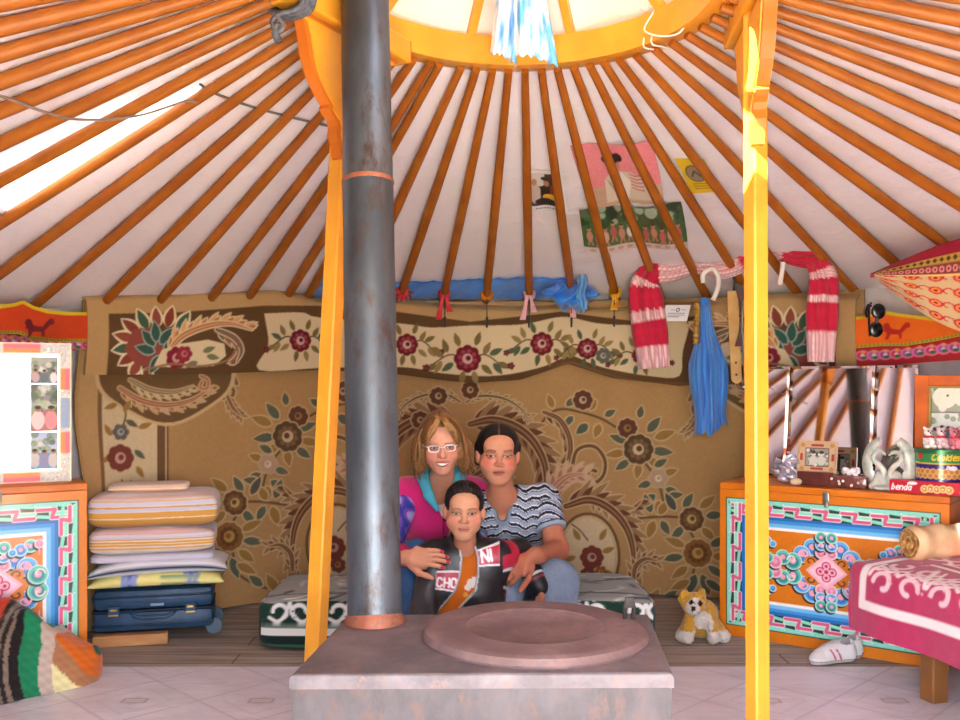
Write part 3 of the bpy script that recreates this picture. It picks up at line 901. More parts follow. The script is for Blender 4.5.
for sg in (1, -1):
    half(Pen(cvm, (lambda px, py, sg=sg: cmap(AX + sg * (px - AX), py - (.072 * (px - AX) if sg < 0 else 0))), .0052))
# centre sprays (behind the people)
pen.acanthus([(463, 500), (470, 480), (486, 470), (504, 476), (510, 492)], 8, 9, 0); pen.acanthus([(463, 500), (456, 482), (440, 472), (422, 478), (416, 496)], 8, 9, 0)
for x, y in ((438, 396), (470, 390), (420, 420)): pen.flower(x, y, 9, 8, '#4a2420', '#b59a72')
# border columns at both ends, with corner ends of the fan
def border(px_of):
    X = px_of
    def R(a, b, y0, y1, c): pen.poly([(X(a, y0), y0), (X(b, y0), y0), (X(b, y1), y1), (X(a, y1), y1)], c)
    R(80, 167, 300, 640, BRN); R(80, 99, 300, 640, TAN2); R(99, 103, 300, 640, '#6b4c33')
    R(103, 156, 300, 640, CREAM)
    R(163.5, 164.8, 300, 640, '#c9a58e')
    th = np.linspace(0, 2 * PI, 48)
    f = lambda rx, ry, c: pen.poly([(X(165 + rx * math.cos(a), 372 + ry * math.sin(a) * (1 + .08 * math.cos(4 * a))), 372 + ry * math.sin(a) * (1 + .08 * math.cos(4 * a))) for a in th], c)
    f(70, 50, '#c2a67c'); f(66, 47, BRN)
    pen.acanthus([(X(120, 388), 388), (X(140, 400), 400), (X(165, 405), 405), (X(190, 400), 400), (X(212, 386), 386)], 9, 10, 1 if X(2, 0) > X(1, 0) else -1, c='#8a4030', tip='#b9967a')
    pen.acanthus([(X(130, 380), 380), (X(150, 390), 390), (X(172, 392), 392), (X(192, 386), 386)], 8, 9, 1 if X(2, 0) > X(1, 0) else -1, c='#4a443a', tip='#c4ac8a')
    pen.hook([(X(200, 376), 376), (X(207, 380), 380), (X(206, 388), 388), (X(199, 388), 388), (X(201, 382), 382)], 2, '#a85a4e', OUT)
    for y0 in (440, 520, 600):
        pen.line([(X(121, y0 - 40), y0 - 40), (X(126, y0 - 26), y0 - 26), (X(122, y0 - 10), y0 - 10)], 1.6, DLF)
        for x, y, a_ in ((118, y0 - 36, 200), (124, y0 - 28, 60), (126, y0 - 20, 330), (112, y0 - 4, 120), (112, y0 + 14, 220), (134, y0 + 10, 320), (138, y0 - 12, 20), (136, y0 + 26, 300)):
            pen.leaf(X(x, y), y, a_ if X(2, 0) > X(1, 0) else 180 - a_, 14, 6, OCH if y % 3 else GRN)
        pen.flower(X(121, y0 - 8), y0 - 8, 8, 6, '#4b5358', '#99a0a0', None); pen.flower(X(120, y0 + 18), y0 + 18, 13, 8, '#671c26', '#b98e8a', None)
border(lambda a, y: a)
border(lambda a, y: 945 - a)
cvm.a[:] = cvm.a * .86 + Canvas.c(TAN) * .14; cvm.noise(.06, 2, 3)
nu, nv = 900, 400
SX, SZ = np.meshgrid(np.linspace(cvm.x0, cvm.x1, nu), np.linspace(0.012, 1.545, nv))
edge = np.minimum(SX - cvm.x0, cvm.x1 - SX)
Rr = RCP - .012 + .010 * np.sin(SX * 5.5 + .6) * np.clip((1.5 - SZ), 0, 1) + .006 * np.sin(SX * 13 + SZ * 2) + .01 * np.sin(SZ * 9) * np.exp(-edge * 8)
shift = -.02 * np.sin(SZ * 7 + .5) * np.exp(-(SX - cvm.x0) * 9)
ph = (SX + shift) / RCP
P = np.stack([CX + Rr * np.sin(ph), CY + Rr * np.cos(ph), SZ], -1)
CARP = pmat('carpet pile', .95, .12, bump=.5, bscale=420, sheen=.12)
carpet = painted('wall_carpet', P, cvm.get(SX, SZ), CARP, th=.010, back='#8f7752')
tag(carpet, 'large tan floral carpet hanging across the back wall behind the people', 'carpet')

# ---- its upper border, folded forward over the top edge
RST = 2.325
top_px = [(84, 294), (150, 291), (240, 288), (272, 286), (296, 292), (318, 297), (360, 299), (404, 298), (450, 303), (520, 305), (560, 304), (600, 307), (650, 303), (700, 300), (780, 292), (858, 293)]
bot_px = [(84, 375), (200, 374), (320, 370), (395, 374), (440, 380), (470, 383), (520, 380), (568, 364), (613, 378), (680, 386), (710, 384), (780, 374), (858, 373)]
tp = np.array([cyl_at(a, b, RST) for a, b in top_px]); bp = np.array([cyl_at(a, b, RST) for a, b in bot_px])
cvs = Canvas(RST * tp[0, 0] - .02, RST * tp[-1, 0] + .02, 1.02, 1.66, 270, TAN2)
def smap(px, py):
    p, z = cyl_at(px, py, RST); return (RST * p, z)
ps = Pen(cvs, smap, .0051)
cvs.noise(.05, 2, 3)
# brown field of the fan corners and cream cartouches
ps.poly([(105, 314), (170, 313), (262, 306), (320, 306), (395, 318), (395, 400), (105, 400)], BRN)
ps.poly([(395, 312), (470, 322), (560, 312), (640, 322), (700, 316), (838, 314), (838, 400), (395, 400)], BRN)
ps.poly(bez([(262, 314), (300, 313), (318, 318), (400, 324), (430, 328), (470, 326), (520, 325), (556, 318), (572, 318), (600, 324), (640, 325), (680, 318), (690, 330), (684, 352), (680, 376), (650, 376), (610, 369), (590, 363), (570, 356), (545, 366), (510, 374), (480, 376), (440, 373), (400, 367), (320, 368), (258, 370), (266, 345), (262, 314)], 120), '#c9b592')
ps.line([(400, 379), (440, 382), (470, 385), (510, 383), (545, 373), (570, 363), (600, 372), (640, 382), (690, 384)], 3, '#6a4c30')
def fan(X, cx=.0):
    # scalloped fan flower of the corner
    sg = 1 if X(2) > X(1) else -1
    A = lambda a: a if sg > 0 else 180 - a
    for pas in (0, 1):
        for k, (x, y, an, L) in enumerate([(122, 352, 215, 22), (120, 345, 190, 24), (122, 338, 165, 26), (126, 332, 140, 26), (134, 328, 115, 26), (144, 326, 92, 24), (154, 326, 72, 26), (164, 330, 55, 28), (126, 360, 240, 20), (135, 365, 265, 16)]):
            ps.leaf(X(x + 9), y + 2, A(an), (L + (2 if pas == 0 else 0)) * .86, 14 if pas == 0 else 9.5, '#d8c8a4' if pas == 0 else ['#7e3a2c', '#3f5a48', '#8a4636'][k % 3])
    ps.poly([(X(x), y) for x, y in [(120, 350), (128, 330), (150, 328), (170, 336), (180, 352), (160, 368), (132, 366)]], '#86443a')
    for x, y, an in ((150, 352, 165), (150, 346, 130), (152, 342, 95), (156, 344, 50), (160, 348, 20), (156, 356, 240)): ps.leaf(X(x), y, A(an), 20, 9, '#33544a', '#8fa093')
    # long feather leaves sweeping to the middle
    ps.acanthus([(X(165), 352), (X(180), 336), (X(205), 326), (X(228), 324), (X(250), 330)], 11, 9, -1 if sg > 0 else 1, c='#a9704a', oc='#d3bb94', tip='#c99a6e')
    ps.poly([(X(x), y) for x, y in [(158, 350), (178, 344), (205, 340), (222, 344), (224, 356), (212, 366), (180, 368), (150, 366)]], '#cdbb98')
    ps.acanthus([(X(214), 330), (X(232), 338), (X(240), 350), (X(236), 362)], 10, 8, 1 if sg > 0 else -1, c='#5d5a4e', oc='#cbb48e', tip='#9a5a4a')
    ps.flower(X(174), 358, 11, 7, '#7c2030', '#c08a86', None); ps.flower(X(182), 354, 8, 6, '#8c2c38', '#b06a70', None)
    for x, y, an in ((200, 352, 20), (204, 356, 350), (196, 362, 200)): ps.leaf(X(x), y, A(an), 14, 6, '#6f7052')
    ps.line([(X(140), 370), (X(170), 364), (X(200), 366), (X(226), 360), (X(236), 346)], 2, '#8a6a50')
fan(lambda a: a)
ps.poly([(690, 330), (760, 318), (838, 322), (838, 376), (690, 384), (684, 352)], '#5b3c2c')
fan(lambda a: 945 - a)
def spray(x, y, s=1.0, big=True):
    ps.line([(x - 36 * s, y + 6), (x - 18 * s, y - 4), (x, y), (x + 18 * s, y - 4), (x + 36 * s, y + 8)], 1.5, DLF)
    for dx, dy, an in ((-24, -2, 150), (-20, -6, 110), (-14, 4, 215), (-8, -12, 110), (8, -13, 70), (16, -4, 60), (22, -4, 25), (14, 6, 320), (-30, 6, 200), (30, 4, 340), (-4, 12, 260), (6, 12, 285), (-26, 2, 240), (26, 4, 310)):
        ps.leaf(x + dx * s, y + dy * s, an, 15 * s, 6.5 * s, random.choice(['#6f6238', '#7d6a3e', '#4e5a44', '#8a744a']))
    ps.flower(x, y, 14 * s if big else 10 * s, 8, '#661a24', '#bd9c92', None, c2='#8f3a44')
    ps.flower(x - 42 * s, y + 9, 4 * s, 5, '#5d2028', '#884048', None); ps.flower(x + 44 * s, y + 7, 4 * s, 5, '#5d2028', '#884048', None)
spray(298, 341, .8); spray(406, 345, .8); spray(467, 359, 1.0); spray(542, 344, .85); spray(588, 349, .75)
spray(640, 356, .75, False); ps.flower(604, 356, 8, 7, '#5a5a52', '#9a978c', None)
nu, nv = 820, 110
U = np.linspace(tp[0, 0], tp[-1, 0], nu); VV = np.linspace(0, 1, nv)
zt = np.interp(U, tp[:, 0], tp[:, 1]); zb = np.interp(U, bp[:, 0], bp[:, 1])
ker = np.ones(9) / 9; pad = lambda a: np.convolve(np.pad(a, 4, 'edge'), ker, 'valid')
zt, zb = pad(zt), pad(zb)
UU, VM = np.meshgrid(U, VV)
ZZ = zb[None] * (1 - VM) + zt[None] * VM
wav = .012 * np.sin(UU * 19 + 1) + .008 * np.sin(UU * 41)
Rr = RST - .02 + wav * (1 - VM) - .03 * np.sin(PI * VM) * .6 + .06 * np.clip((VM - .9) / .1, 0, 1) ** 2
P = np.stack([CX + Rr * np.sin(UU), CY + Rr * np.cos(UU), ZZ], -1)
painted('folded_border', P, cvs.get(RST * UU, ZZ), CARP, carpet, th=.010, back='#8f7752')
# ================================================================== soft shapes
def superslab(name, c, half, rot, e, colfn, m, parent=None, nu=110, nv=90, bump=0, seed=0, e2=None, post=None, origin=None):
    """rounded block (superellipsoid); colfn gets local coordinates -> linear colours"""
    e2 = e2 or e
    # cube-sphere style grid: map latitude/longitude unevenly so flat faces keep detail
    th = np.linspace(-PI, PI, nu + 1)
    ph = np.linspace(-PI / 2, PI / 2, nv)
    sg = lambda v, p: np.sign(v) * np.abs(v) ** p
    def warp(t, n):  # spread samples evenly along the outline
        tt = np.linspace(t[0], t[-1], 4000); x, y = sg(np.cos(tt), e), sg(np.sin(tt), e)
        s = np.r_[0, np.cumsum(np.hypot(np.diff(x), np.diff(y)))]; return np.interp(np.linspace(0, s[-1], n), s, tt)
    th = warp(th, nu + 1)[:-1]
    def warp2(t, n):
        tt = np.linspace(t[0], t[-1], 4000); x, y = sg(np.cos(tt), e2), sg(np.sin(tt), e2)
        s = np.r_[0, np.cumsum(np.hypot(np.diff(x), np.diff(y)))]; return np.interp(np.linspace(0, s[-1], n), s, tt)
    ph = warp2(ph, nv)
    T, Pp = np.meshgrid(th, ph)
    L = np.stack([half[0] * sg(np.cos(Pp), e2) * sg(np.cos(T), e), half[1] * sg(np.cos(Pp), e2) * sg(np.sin(T), e), half[2] * sg(np.sin(Pp), e2)], -1)
    if bump:
        r = np.random.default_rng(seed); d = 0
        for k in range(6):
            w = r.normal(0, 1, 3) * (6 + 7 * k); d = d + np.sin(L @ w + r.uniform(0, 6)) / (1 + k * .6)
        nrm = L / (np.array(half) ** 2); nrm = nrm / (np.linalg.norm(nrm, axis=-1, keepdims=True) + 1e-9)
        L = L + nrm * (d * bump)[..., None]
    C = colfn(L)
    if post is not None: L = post(L)
    R = np.array(Euler((0, 0, rot)).to_matrix())
    Wd = L @ R.T + np.array(c)
    I = np.arange(nv * nu).reshape(nv, nu)
    J = np.concatenate([I, I[:, :1]], 1)
    q = np.stack([J[:-1, :-1], J[:-1, 1:], J[1:, 1:], J[1:, :-1]], -1).reshape(-1, 4)
    return raw_mesh(name, Wd.reshape(-1, 3), q, C.reshape(-1, 3), m, parent, origin, True, 180)

def bands(v, stops):
    """stepwise colours: stops = [(upper limit, colour), ...]"""
    out = np.empty(v.shape + (3,)); out[:] = hx(stops[-1][1]); done = np.zeros(v.shape, bool)
    for lim, c in stops:
        m = (~done) & (v < lim); out[m] = hx(c); done |= m
    return out

# ================================================================== painted chests
def chest_front(W_, H_, seed=0):
    cv = Canvas(-W_ / 2, W_ / 2, 0, H_, 560, '#d97a12')
    x0, x1, y0, y1 = -W_ / 2 + .028, W_ / 2 - .03, .045, H_ - .034
    cv.rect(x0, y0, x1, y1, '#123d2e')
    b = .072
    MINT, PNK, WHT, BLU, BLU2 = '#8fe0cb', '#e05a86', '#f4f2ee', '#5fb4ea', '#1d6fc0'
    ins = .008
    cv.rect(x0 + b, y0 + b, x1 - b, y1 - b, '#1a3550')
    def seg(ax, ay, bx, by):
        """key-pattern band from a to b; outer side on the left hand"""
        a = np.array((ax, ay)); bb = np.array((bx, by)); L = np.linalg.norm(bb - a); d = (bb - a) / L; n = np.array((-d[1], d[0]))
        k = max(2, int(round(L / .118))); u = L / k; t = b
        pt = lambda s, h: tuple(a + d * s + n * (h * t - t))
        for i in range(k):
            s = i * u
            def Z(h0, h1, c, w, o=0):
                cv.stroke([pt(s + .03 * u + o, h0), pt(s + .52 * u + o, h0), pt(s + .42 * u + o, h1), pt(s + .95 * u + o, h1)], w, c)
            Z(.80, .36, WHT, .0185); Z(.56, .13, WHT, .0185)
            Z(.80, .36, MINT, .0135); Z(.56, .13, PNK, .0135)
            cv.stroke([pt(s + .60 * u, .80), pt(s + .93 * u, .74)], .013, MINT); cv.stroke([pt(s + .06 * u, .22), pt(s + .34 * u, .16)], .013, MINT)
    seg(x0 + b * .3, y1, x1 - b * .3, y1); seg(x1, y1 - b * .3, x1, y0 + b * .3); seg(x1 - b * .3, y0, x0 + b * .3, y0); seg(x0, y0 + b * .3, x0, y1 - b * .3)
    o = [(x0, y0), (x1, y0), (x1, y1), (x0, y1), (x0, y0)]
    cv.stroke([(px + (ins if px < 0 else -ins), py + (ins if py < H_ / 2 else -ins)) for px, py in o], .007, MINT)
    # blue bands
    i = b
    for wd, c in ((.013, BLU2), (.014, '#3d97dc'), (.016, '#78c4f0'), (.012, '#f6f4f0')):
        cv.rect(x0 + i, y0 + i, x1 - i, y1 - i, c); i += wd
    cv.rect(x0 + i, y0 + i, x1 - i, y1 - i, '#d97a12')
    fx, fy = (x1 - x0) / 2 - i, (y1 - y0) / 2 - i
    cx, cy = (x0 + x1) / 2, (y0 + y1) / 2
    TEAL, TEAL2, DK = '#5cc9b0', '#2f8f9a', '#14202c'
    def cloud(x, y, r, c, c2):
        r *= 1.12; x = cx + (x - cx) * 1.14; y = cy + (y - cy) * 1.02
        cv.disc(x - .006, y - .007, r + .004, DK); cv.disc(x, y, r + .003, '#dff2ea'); cv.disc(x, y, r, c)
        cv.disc(x, y - r * .1, r * .70, c2); cv.disc(x, y + r * .05, r * .38, '#f2a9bd' if r > .018 else c)
    def swirl(x, y, r, sx, sy, c='#f3b0c4', w=.008):
        t = np.linspace(0, 4.4, 18); rr = r * (1 - t / 5.4)
        cv.stroke(np.stack([x + sx * rr * np.cos(t), y + sy * rr * np.sin(t)], 1), w, c)
    for sx in (-1, 1):
        for sy in (-1, 1):
            # petals running out sideways
            for k, (px, py, r, c, c2) in enumerate([(.050, .095, .030, BLU, '#2f7fcb'), (.088, .062, .030, BLU, '#3a8cd4'), (.120, .030, .030, TEAL, TEAL2), (.158, .042, .026, TEAL, TEAL2), (.186, .020, .024, '#f0a6c0', '#e07aa0'), (.215, .034, .020, TEAL, TEAL2), (.236, .012, .014, BLU, '#3a8cd4')]):
                if cx + px > cx + fx - .015: continue
                cloud(cx + sx * px, cy + sy * py, r, c, c2)
            swirl(cx + sx * .088, cy + sy * .062, .026, sx, sy); swirl(cx + sx * .14, cy + sy * .035, .022, sx, sy, '#f0e2da', .006)
            cv.disc(cx + sx * .066, cy + sy * .036, .024, '#d97a12'); swirl(cx + sx * .066, cy + sy * .036, .02, -sx, sy, '#3f2a20', .006)
            # twin columns above / below
            yy = cy + sy * (fy - .050)
            for k, c in enumerate(('#f2a9bd', BLU, TEAL)):
                cloud(cx + sx * .019, cy + sy * (.075 + .032 * k), .0185, c, '#e07aa0' if k == 0 else (TEAL2 if k == 2 else '#2f7fcb'))
            swirl(cx + sx * .018, cy + sy * .105, .014, sx, sy, '#f7c9d6', .006)
            # corner clouds
            gx, gy = cx + sx * (fx - .055), cy + sy * (fy - .040)
            for dx, dy, r, c, c2 in ((0, 0, .020, TEAL, TEAL2), (-.030, -.012, .019, BLU, '#2f7fcb'), (.026, .006, .013, '#f0a6c0', '#e07aa0'), (-.054, -.020, .011, BLU, '#2f7fcb')):
                cloud(gx + sx * dx, gy + sy * dy, r, c, c2)
            swirl(gx, gy, .015, sx, sy, '#f3b0c4', .006)
            cv.stroke([(cx + sx * (fx - .012), cy + sy * (fy - .012)), (cx + sx * (fx - .012), cy + sy * (fy - .07))], .006, '#f0a6c0')
    cv.poly([(cx - .085, cy), (cx, cy + .075), (cx + .085, cy), (cx, cy - .075)], '#f0b4c6')
    cv.poly([(cx - .07, cy), (cx, cy + .06), (cx + .07, cy), (cx, cy - .06)], '#f6cbd8')
    for a in range(4):
        x, y = cx + .024 * math.cos(a * PI / 2), cy + .024 * math.sin(a * PI / 2)
        cv.disc(x, y, .019, '#d13a6a'); cv.disc(x, y, .013, '#f4b9c9'); cv.disc(x, y, .007, '#c23462')
    cv.disc(cx, cy, .014, '#f4b9c9'); cv.disc(cx, cy, .009, '#c9285c')
    cv.noise(.05, 4, seed)
    return cv
CHP = pmat('painted chest gloss', .34, .45, coat=.2, bump=.05, bscale=60)
CHO = mat('orange chest paint', '#d87812', .4, c2='#c8680d', scale=6, bump=.06, bscale=30)
STEEL = mat('dull steel', '#9a968f', .35, metal=.9)
def chest(label, A, B, depth, H_):
    """A, B: front bottom corners (left, right) as seen from inside"""
    A, B = Vector((A[0], A[1], 0)), Vector((B[0], B[1], 0)); d = (B - A); W_ = d.length; d.normalize()
    back = Vector((-d.y, d.x, 0)); 
    if back.y < 0: back = -back
    mid = (A + B) / 2; ang = math.atan2(d.y, d.x); M = Matrix.Rotation(ang, 3, 'Z')
    root = thing('painted_chest', mid + back * depth / 2, label, 'chest')
    c = mid + back * depth / 2
    mb = MB(); mb.box((c.x, c.y, .02 + (H_ - .05) / 2), (W_, depth - .012, H_ - .05), M, .004); mb.box((c.x, c.y, .01), (W_ - .04, depth - .06, .02), M); mb.build('body', CHO, root, smooth=False)
    mb = MB(); mb.box((c.x, c.y, H_ - .015), (W_ + .006, depth, .03), M, .005); mb.build('lid', CHO, root, smooth=False)
    cv = chest_front(W_, H_ - .03)
    flat_sheet('front_panel', cv, (mid.x - back.x * .004, mid.y - back.y * .004, 0), tuple(d), (0, 0, 1), CHP, root, th=.012, nu=int(W_ * 420), nv=int(H_ * 420))
    p = mid - back * .010
    mb = MB(); mb.box((p.x, p.y, H_ - .035), (.026, .010, .045), M, .003); mb.box((p.x, p.y, H_ - .066), (.016, .014, .022), M, .003)
    mb.build('hasp', STEEL, root)
    return dict(A=A, d=d, back=back, W=W_, H=H_, M=M, ang=ang, root=root)
RCH = chest('orange chest with painted blue and pink scrollwork beside the pink-covered bed', (1.066, 4.125), (1.805, 3.575), .37, .67)
LCH = chest('orange painted chest at the left edge behind the crochet blanket', (-2.057, 3.297), (-1.53, 3.62), .20, .72)
def on(ch, px, s, z=0):
    """point on a chest's lid: on the photo column px, s metres behind the front"""
    k = (px - 480) / F; A, d, b = ch['A'] + ch['back'] * s, ch['d'], None
    t = (k * A.y - A.x) / (d.x - k * d.y)
    p = A + d * t; return Vector((p.x, p.y, ch['H'] + z))

# ================================================================== stove and pipe
def rust_mat(name, c1, c2, c3, rough=.6, metal=.25, s1=6, s2=26, stretch=(1, 1, 1)):
    m, nt, b = nodes_of(name); L = nt.links
    tc = nt.nodes.new('ShaderNodeTexCoord'); mp = nt.nodes.new('ShaderNodeMapping'); mp.inputs['Scale'].default_value = stretch
    L.new(tc.outputs['Object'], mp.inputs[0])
    n1 = nt.nodes.new('ShaderNodeTexNoise'); n1.inputs['Scale'].default_value = s1; n1.inputs['Detail'].default_value = 8; n1.inputs['Roughness'].default_value = .65
    n2 = nt.nodes.new('ShaderNodeTexNoise'); n2.inputs['Scale'].default_value = s2; n2.inputs['Detail'].default_value = 8; n2.inputs['Roughness'].default_value = .7
    r1 = nt.nodes.new('ShaderNodeValToRGB'); r2 = nt.nodes.new('ShaderNodeValToRGB')
    r1.color_ramp.elements[0].position = .40; r1.color_ramp.elements[1].position = .62
    r1.color_ramp.elements[0].color = (*hx(c1), 1); r1.color_ramp.elements[1].color = (*hx(c2), 1)
    r2.color_ramp.elements[0].position = .52; r2.color_ramp.elements[1].position = .66
    mx = nt.nodes.new('ShaderNodeMix'); mx.data_type = 'RGBA'; mx.inputs[7].default_value = (*hx(c3), 1)
    L.new(mp.outputs[0], n1.inputs['Vector']); L.new(mp.outputs[0], n2.inputs['Vector'])
    L.new(n1.outputs['Fac'], r1.inputs[0]); L.new(n2.outputs['Fac'], r2.inputs[0])
    L.new(r2.outputs[0], mx.inputs[0]); L.new(r1.outputs[0], mx.inputs[6]); L.new(mx.outputs[2], b.inputs['Base Color'])
    b.inputs['Roughness'].default_value = rough; b.inputs['Metallic'].default_value = metal
    bp = nt.nodes.new('ShaderNodeBump'); bp.inputs['Strength'].default_value = .3; bp.inputs['Distance'].default_value = .003
    L.new(n2.outputs['Fac'], bp.inputs['Height']); L.new(bp.outputs[0], b.inputs['Normal'])
    return m
STV = rust_mat('stove sheet steel', '#5d5456', '#776c6e', '#7d625a', .62, .15, 7, 30)
STF = rust_mat('stove front sheet', '#443d3f', '#554d4f', '#5d4841', .55, .2, 9, 34, (1, 1, .55))
LID = rust_mat('stove lid iron', '#6b5250', '#816663', '#64575d', .68, .15, 8, 40)
SH = .5
stove = thing('stove', (.03, 2.18, 0), 'low rusty sheet-metal stove in the middle of the floor', 'stove')
c4 = [(-.395, 1.924), (.404, 1.935), (.443, 2.437), (-.346, 2.437)]
def slab4(mb, q, z0, z1, bev=.012):
    q = [Vector((x, y, 0)) for x, y in q]; cen = sum(q, Vector()) / 4
    def ring(inset, z): return [Vector((*(p + (cen - p).normalized() * inset).xy, z)) for p in q]
    R = [ring(0, z0), ring(0, z1 - bev), ring(bev * .45, z1 - bev * .3), ring(bev * 1.3, z1)]
    vs = [v for r in R for v in r]
    fs = [[i * 4 + k, i * 4 + (k + 1) % 4, (i + 1) * 4 + (k + 1) % 4, (i + 1) * 4 + k] for i in range(3) for k in range(4)] + [[3, 2, 1, 0], [12, 13, 14, 15]]
    mb.add(vs, fs)
ins = lambda q, g: [(x + (.03 - x) * g, y + (2.18 - y) * g) for x, y in q]
mb = MB(); slab4(mb, ins(c4, .012), .10, SH - .012, .004); mb.build('body', STF, stove, smooth=False)
mb = MB(); slab4(mb, c4, SH - .03, SH, .010)
mb.build('top_plate', STV, stove, angle=30)
for x, y in ins(c4, .1):
    mb = MB(); mb.tube([(x, y, 0), (x, y, .11)], .018, 8); mb.build('leg', STV, stove)
mb = MB(); mb.box((-.13, 1.922, .28), (.26, .012, .2), None, .004); mb.box((-.03, 1.912, .28), (.02, .012, .05), None, .003); mb.build('fire_door', STF, stove, smooth=False)
LC = (.131, 2.228)
lid = MB(); lid.lathe([(0, SH + .0), (.268, SH + .0), (.270, SH + .006), (.262, SH + .020), (.252, SH + .024), (.236, SH + .025), (.175, SH + .023), (.165, SH + .0255), (.158, SH + .022), (0, SH + .0235)], (*LC, 0), n=64)
lid = lid.build('lid', LID, stove, angle=30)
mb = MB(); hxp = at(629, 628, 2.29); hx0 = Vector((hxp.x, 2.29, SH + .02))
mb.tube([hx0 + Vector((-.010, 0, 0)), hx0 + Vector((-.011, -.004, .035)), hx0 + Vector((-.007, -.006, .052)), hx0 + Vector((.007, -.006, .052)), hx0 + Vector((.011, -.004, .035)), hx0 + Vector((.010, 0, 0))], .005, 8)
mb.box(hx0 + Vector((0, -.006, .046)), (.022, .008, .026), None, .002)
mb.build('lid_handle', mat('blackened iron', '#3c3432', .6, metal=.5), lid)
PIPE = rust_mat('stovepipe steel', '#464c54', '#60666e', '#4a3c38', .46, .6, 4, 22, (1, 1, .35))
PIPER = rust_mat('rusted pipe seam', '#8a4a34', '#a06046', '#6a4a44', .6, .3)
pipe = thing('stove_pipe', (-.27, 2.36, SH), 'grey steel stovepipe rising from the stove past the leaning yellow post', 'stovepipe')
pf, pt_ = Vector((-.266, 2.352, SH + .002)), Vector((-.335, 2.66, 2.62))
pp = lambda s: pf + (pt_ - pf) * s
sj = (1.648 - pf.z) / (pt_.z - pf.z)
mb = MB(); mb.tube([pp(s) for s in np.linspace(0, sj, 14)], [.0685 + .0006 * math.sin(k * 2.1) for k in range(14)], 40); mb.build('lower_section', PIPE, pipe)
mb = MB(); mb.tube([pp(s) for s in np.linspace(sj - .01, 1, 14)], [.0672 + .0006 * math.sin(k * 1.7) for k in range(14)], 40); mb.build('upper_section', PIPE, pipe)
mb = MB(); mb.tube([pp(sj - .003), pp(sj), pp(sj + .003)], [.0695, .0712, .0695], 40); mb.build('seam', PIPER, pipe)
mb = MB(); mb.tube([pp(0) + Vector((0, 0, .0)), pp(0) + Vector((0, 0, .006)), pp(.008)], [.078, .077, .0695], 40); mb.build('collar', PIPER, pipe)

# ================================================================== low bed with the green blanket, behind the stove
BX0, BX1, BY0, BY1, BZ = -.925, .735, 3.83, 4.40, .215
cvt = Canvas(BX0 - .03, BX1 + .03, BY0 - .03, BY1 + .03, 220, '#8d918c')
rs = np.random.default_rng(11)
for k in range(60):
    x, y = rs.uniform(BX0, BX1), rs.uniform(BY0, BY1); a = rs.uniform(-.5, .5)
    pts = [(x + .05 * i * math.cos(a + .25 * i), y + .03 * i * math.sin(a + .6 * i)) for i in range(5)]
    cvt.stroke(bez(pts), rs.uniform(.008, .022), rs.choice(['#2b332f', '#39433e', '#d6d6cf', '#c9cac4', '#4a524d']))
for y in (BY0 + .1, BY0 + .30, BY1 - .04): cvt.stroke([(BX0, y), (BX1, y + .01)], .02, '#2a322e')
cvf = Canvas(BX0 - .03, BX1 + .03, -.01, .26, 300, '#1f3a2f')
cvf.rect(BX0 - .03, .0, BX1 + .03, .03, '#2c6b4a'); cvf.rect(BX0 - .03, .03, BX1 + .03, .066, '#1c2b2a'); cvf.rect(BX0 - .03, .066, BX1 + .03, .096, '#dfe0da')
cvf.rect(BX0 - .03, .096, BX1 + .03, .104, '#74857a')
for k in range(7):
    x = BX0 + .14 + k * .245
    for sx in (-1, 1):
        t = np.linspace(0, 4.2, 16)
        cvf.stroke(np.stack([x + sx * (.040 + .030 * np.cos(t)), .165 + .028 * np.sin(t)], 1), .016, '#e4e5e0')
        cvf.stroke(bez([(x, .20), (x + sx * .02, .15), (x + sx * .05, .125), (x + sx * .085, .14)]), .014, '#e4e5e0')
        cvf.stroke(bez([(x + sx * .03, .215), (x + sx * .07, .23), (x + sx * .11, .215)]), .018, '#dadbd5')
for k in range(120):
    cvf.disc(rs.uniform(BX0, BX1), rs.uniform(.1, .25), .004, '#33524a')
BC = ((BX0 + BX1) / 2, (BY0 + BY1) / 2, BZ / 2 + .005)
def bedcol(L):
    x, y, z = L[..., 0] + BC[0], L[..., 1] + BC[1], L[..., 2] + BC[2]
    t = cvt.get(x, y); f = cvf.get(x, z)
    m = ((z < BZ - .018) | (y < BY0 + .012))[..., None]
    c = np.where(m, f, t)
    side = (np.abs(L[..., 0]) > (BX1 - BX0) / 2 - .018) & (z < BZ - .01)
    s = bands((y * 16) % 2, [(1, '#e1e2dc'), (2, '#20302a')])
    return np.where(side[..., None] & (z > .05)[..., None], s, c)
FAB = pmat('woven blanket', .95, .12, bump=.6, bscale=260, sheen=.2)
o = superslab('floor_mattress', BC, ((BX1 - BX0) / 2, (BY1 - BY0) / 2, BZ / 2), 0, .12, bedcol, FAB, nu=900, nv=150, bump=.0016, seed=3, e2=.22)
tag(o, 'low mattress under a dark green and white blanket, seat of the two women', 'mattress')

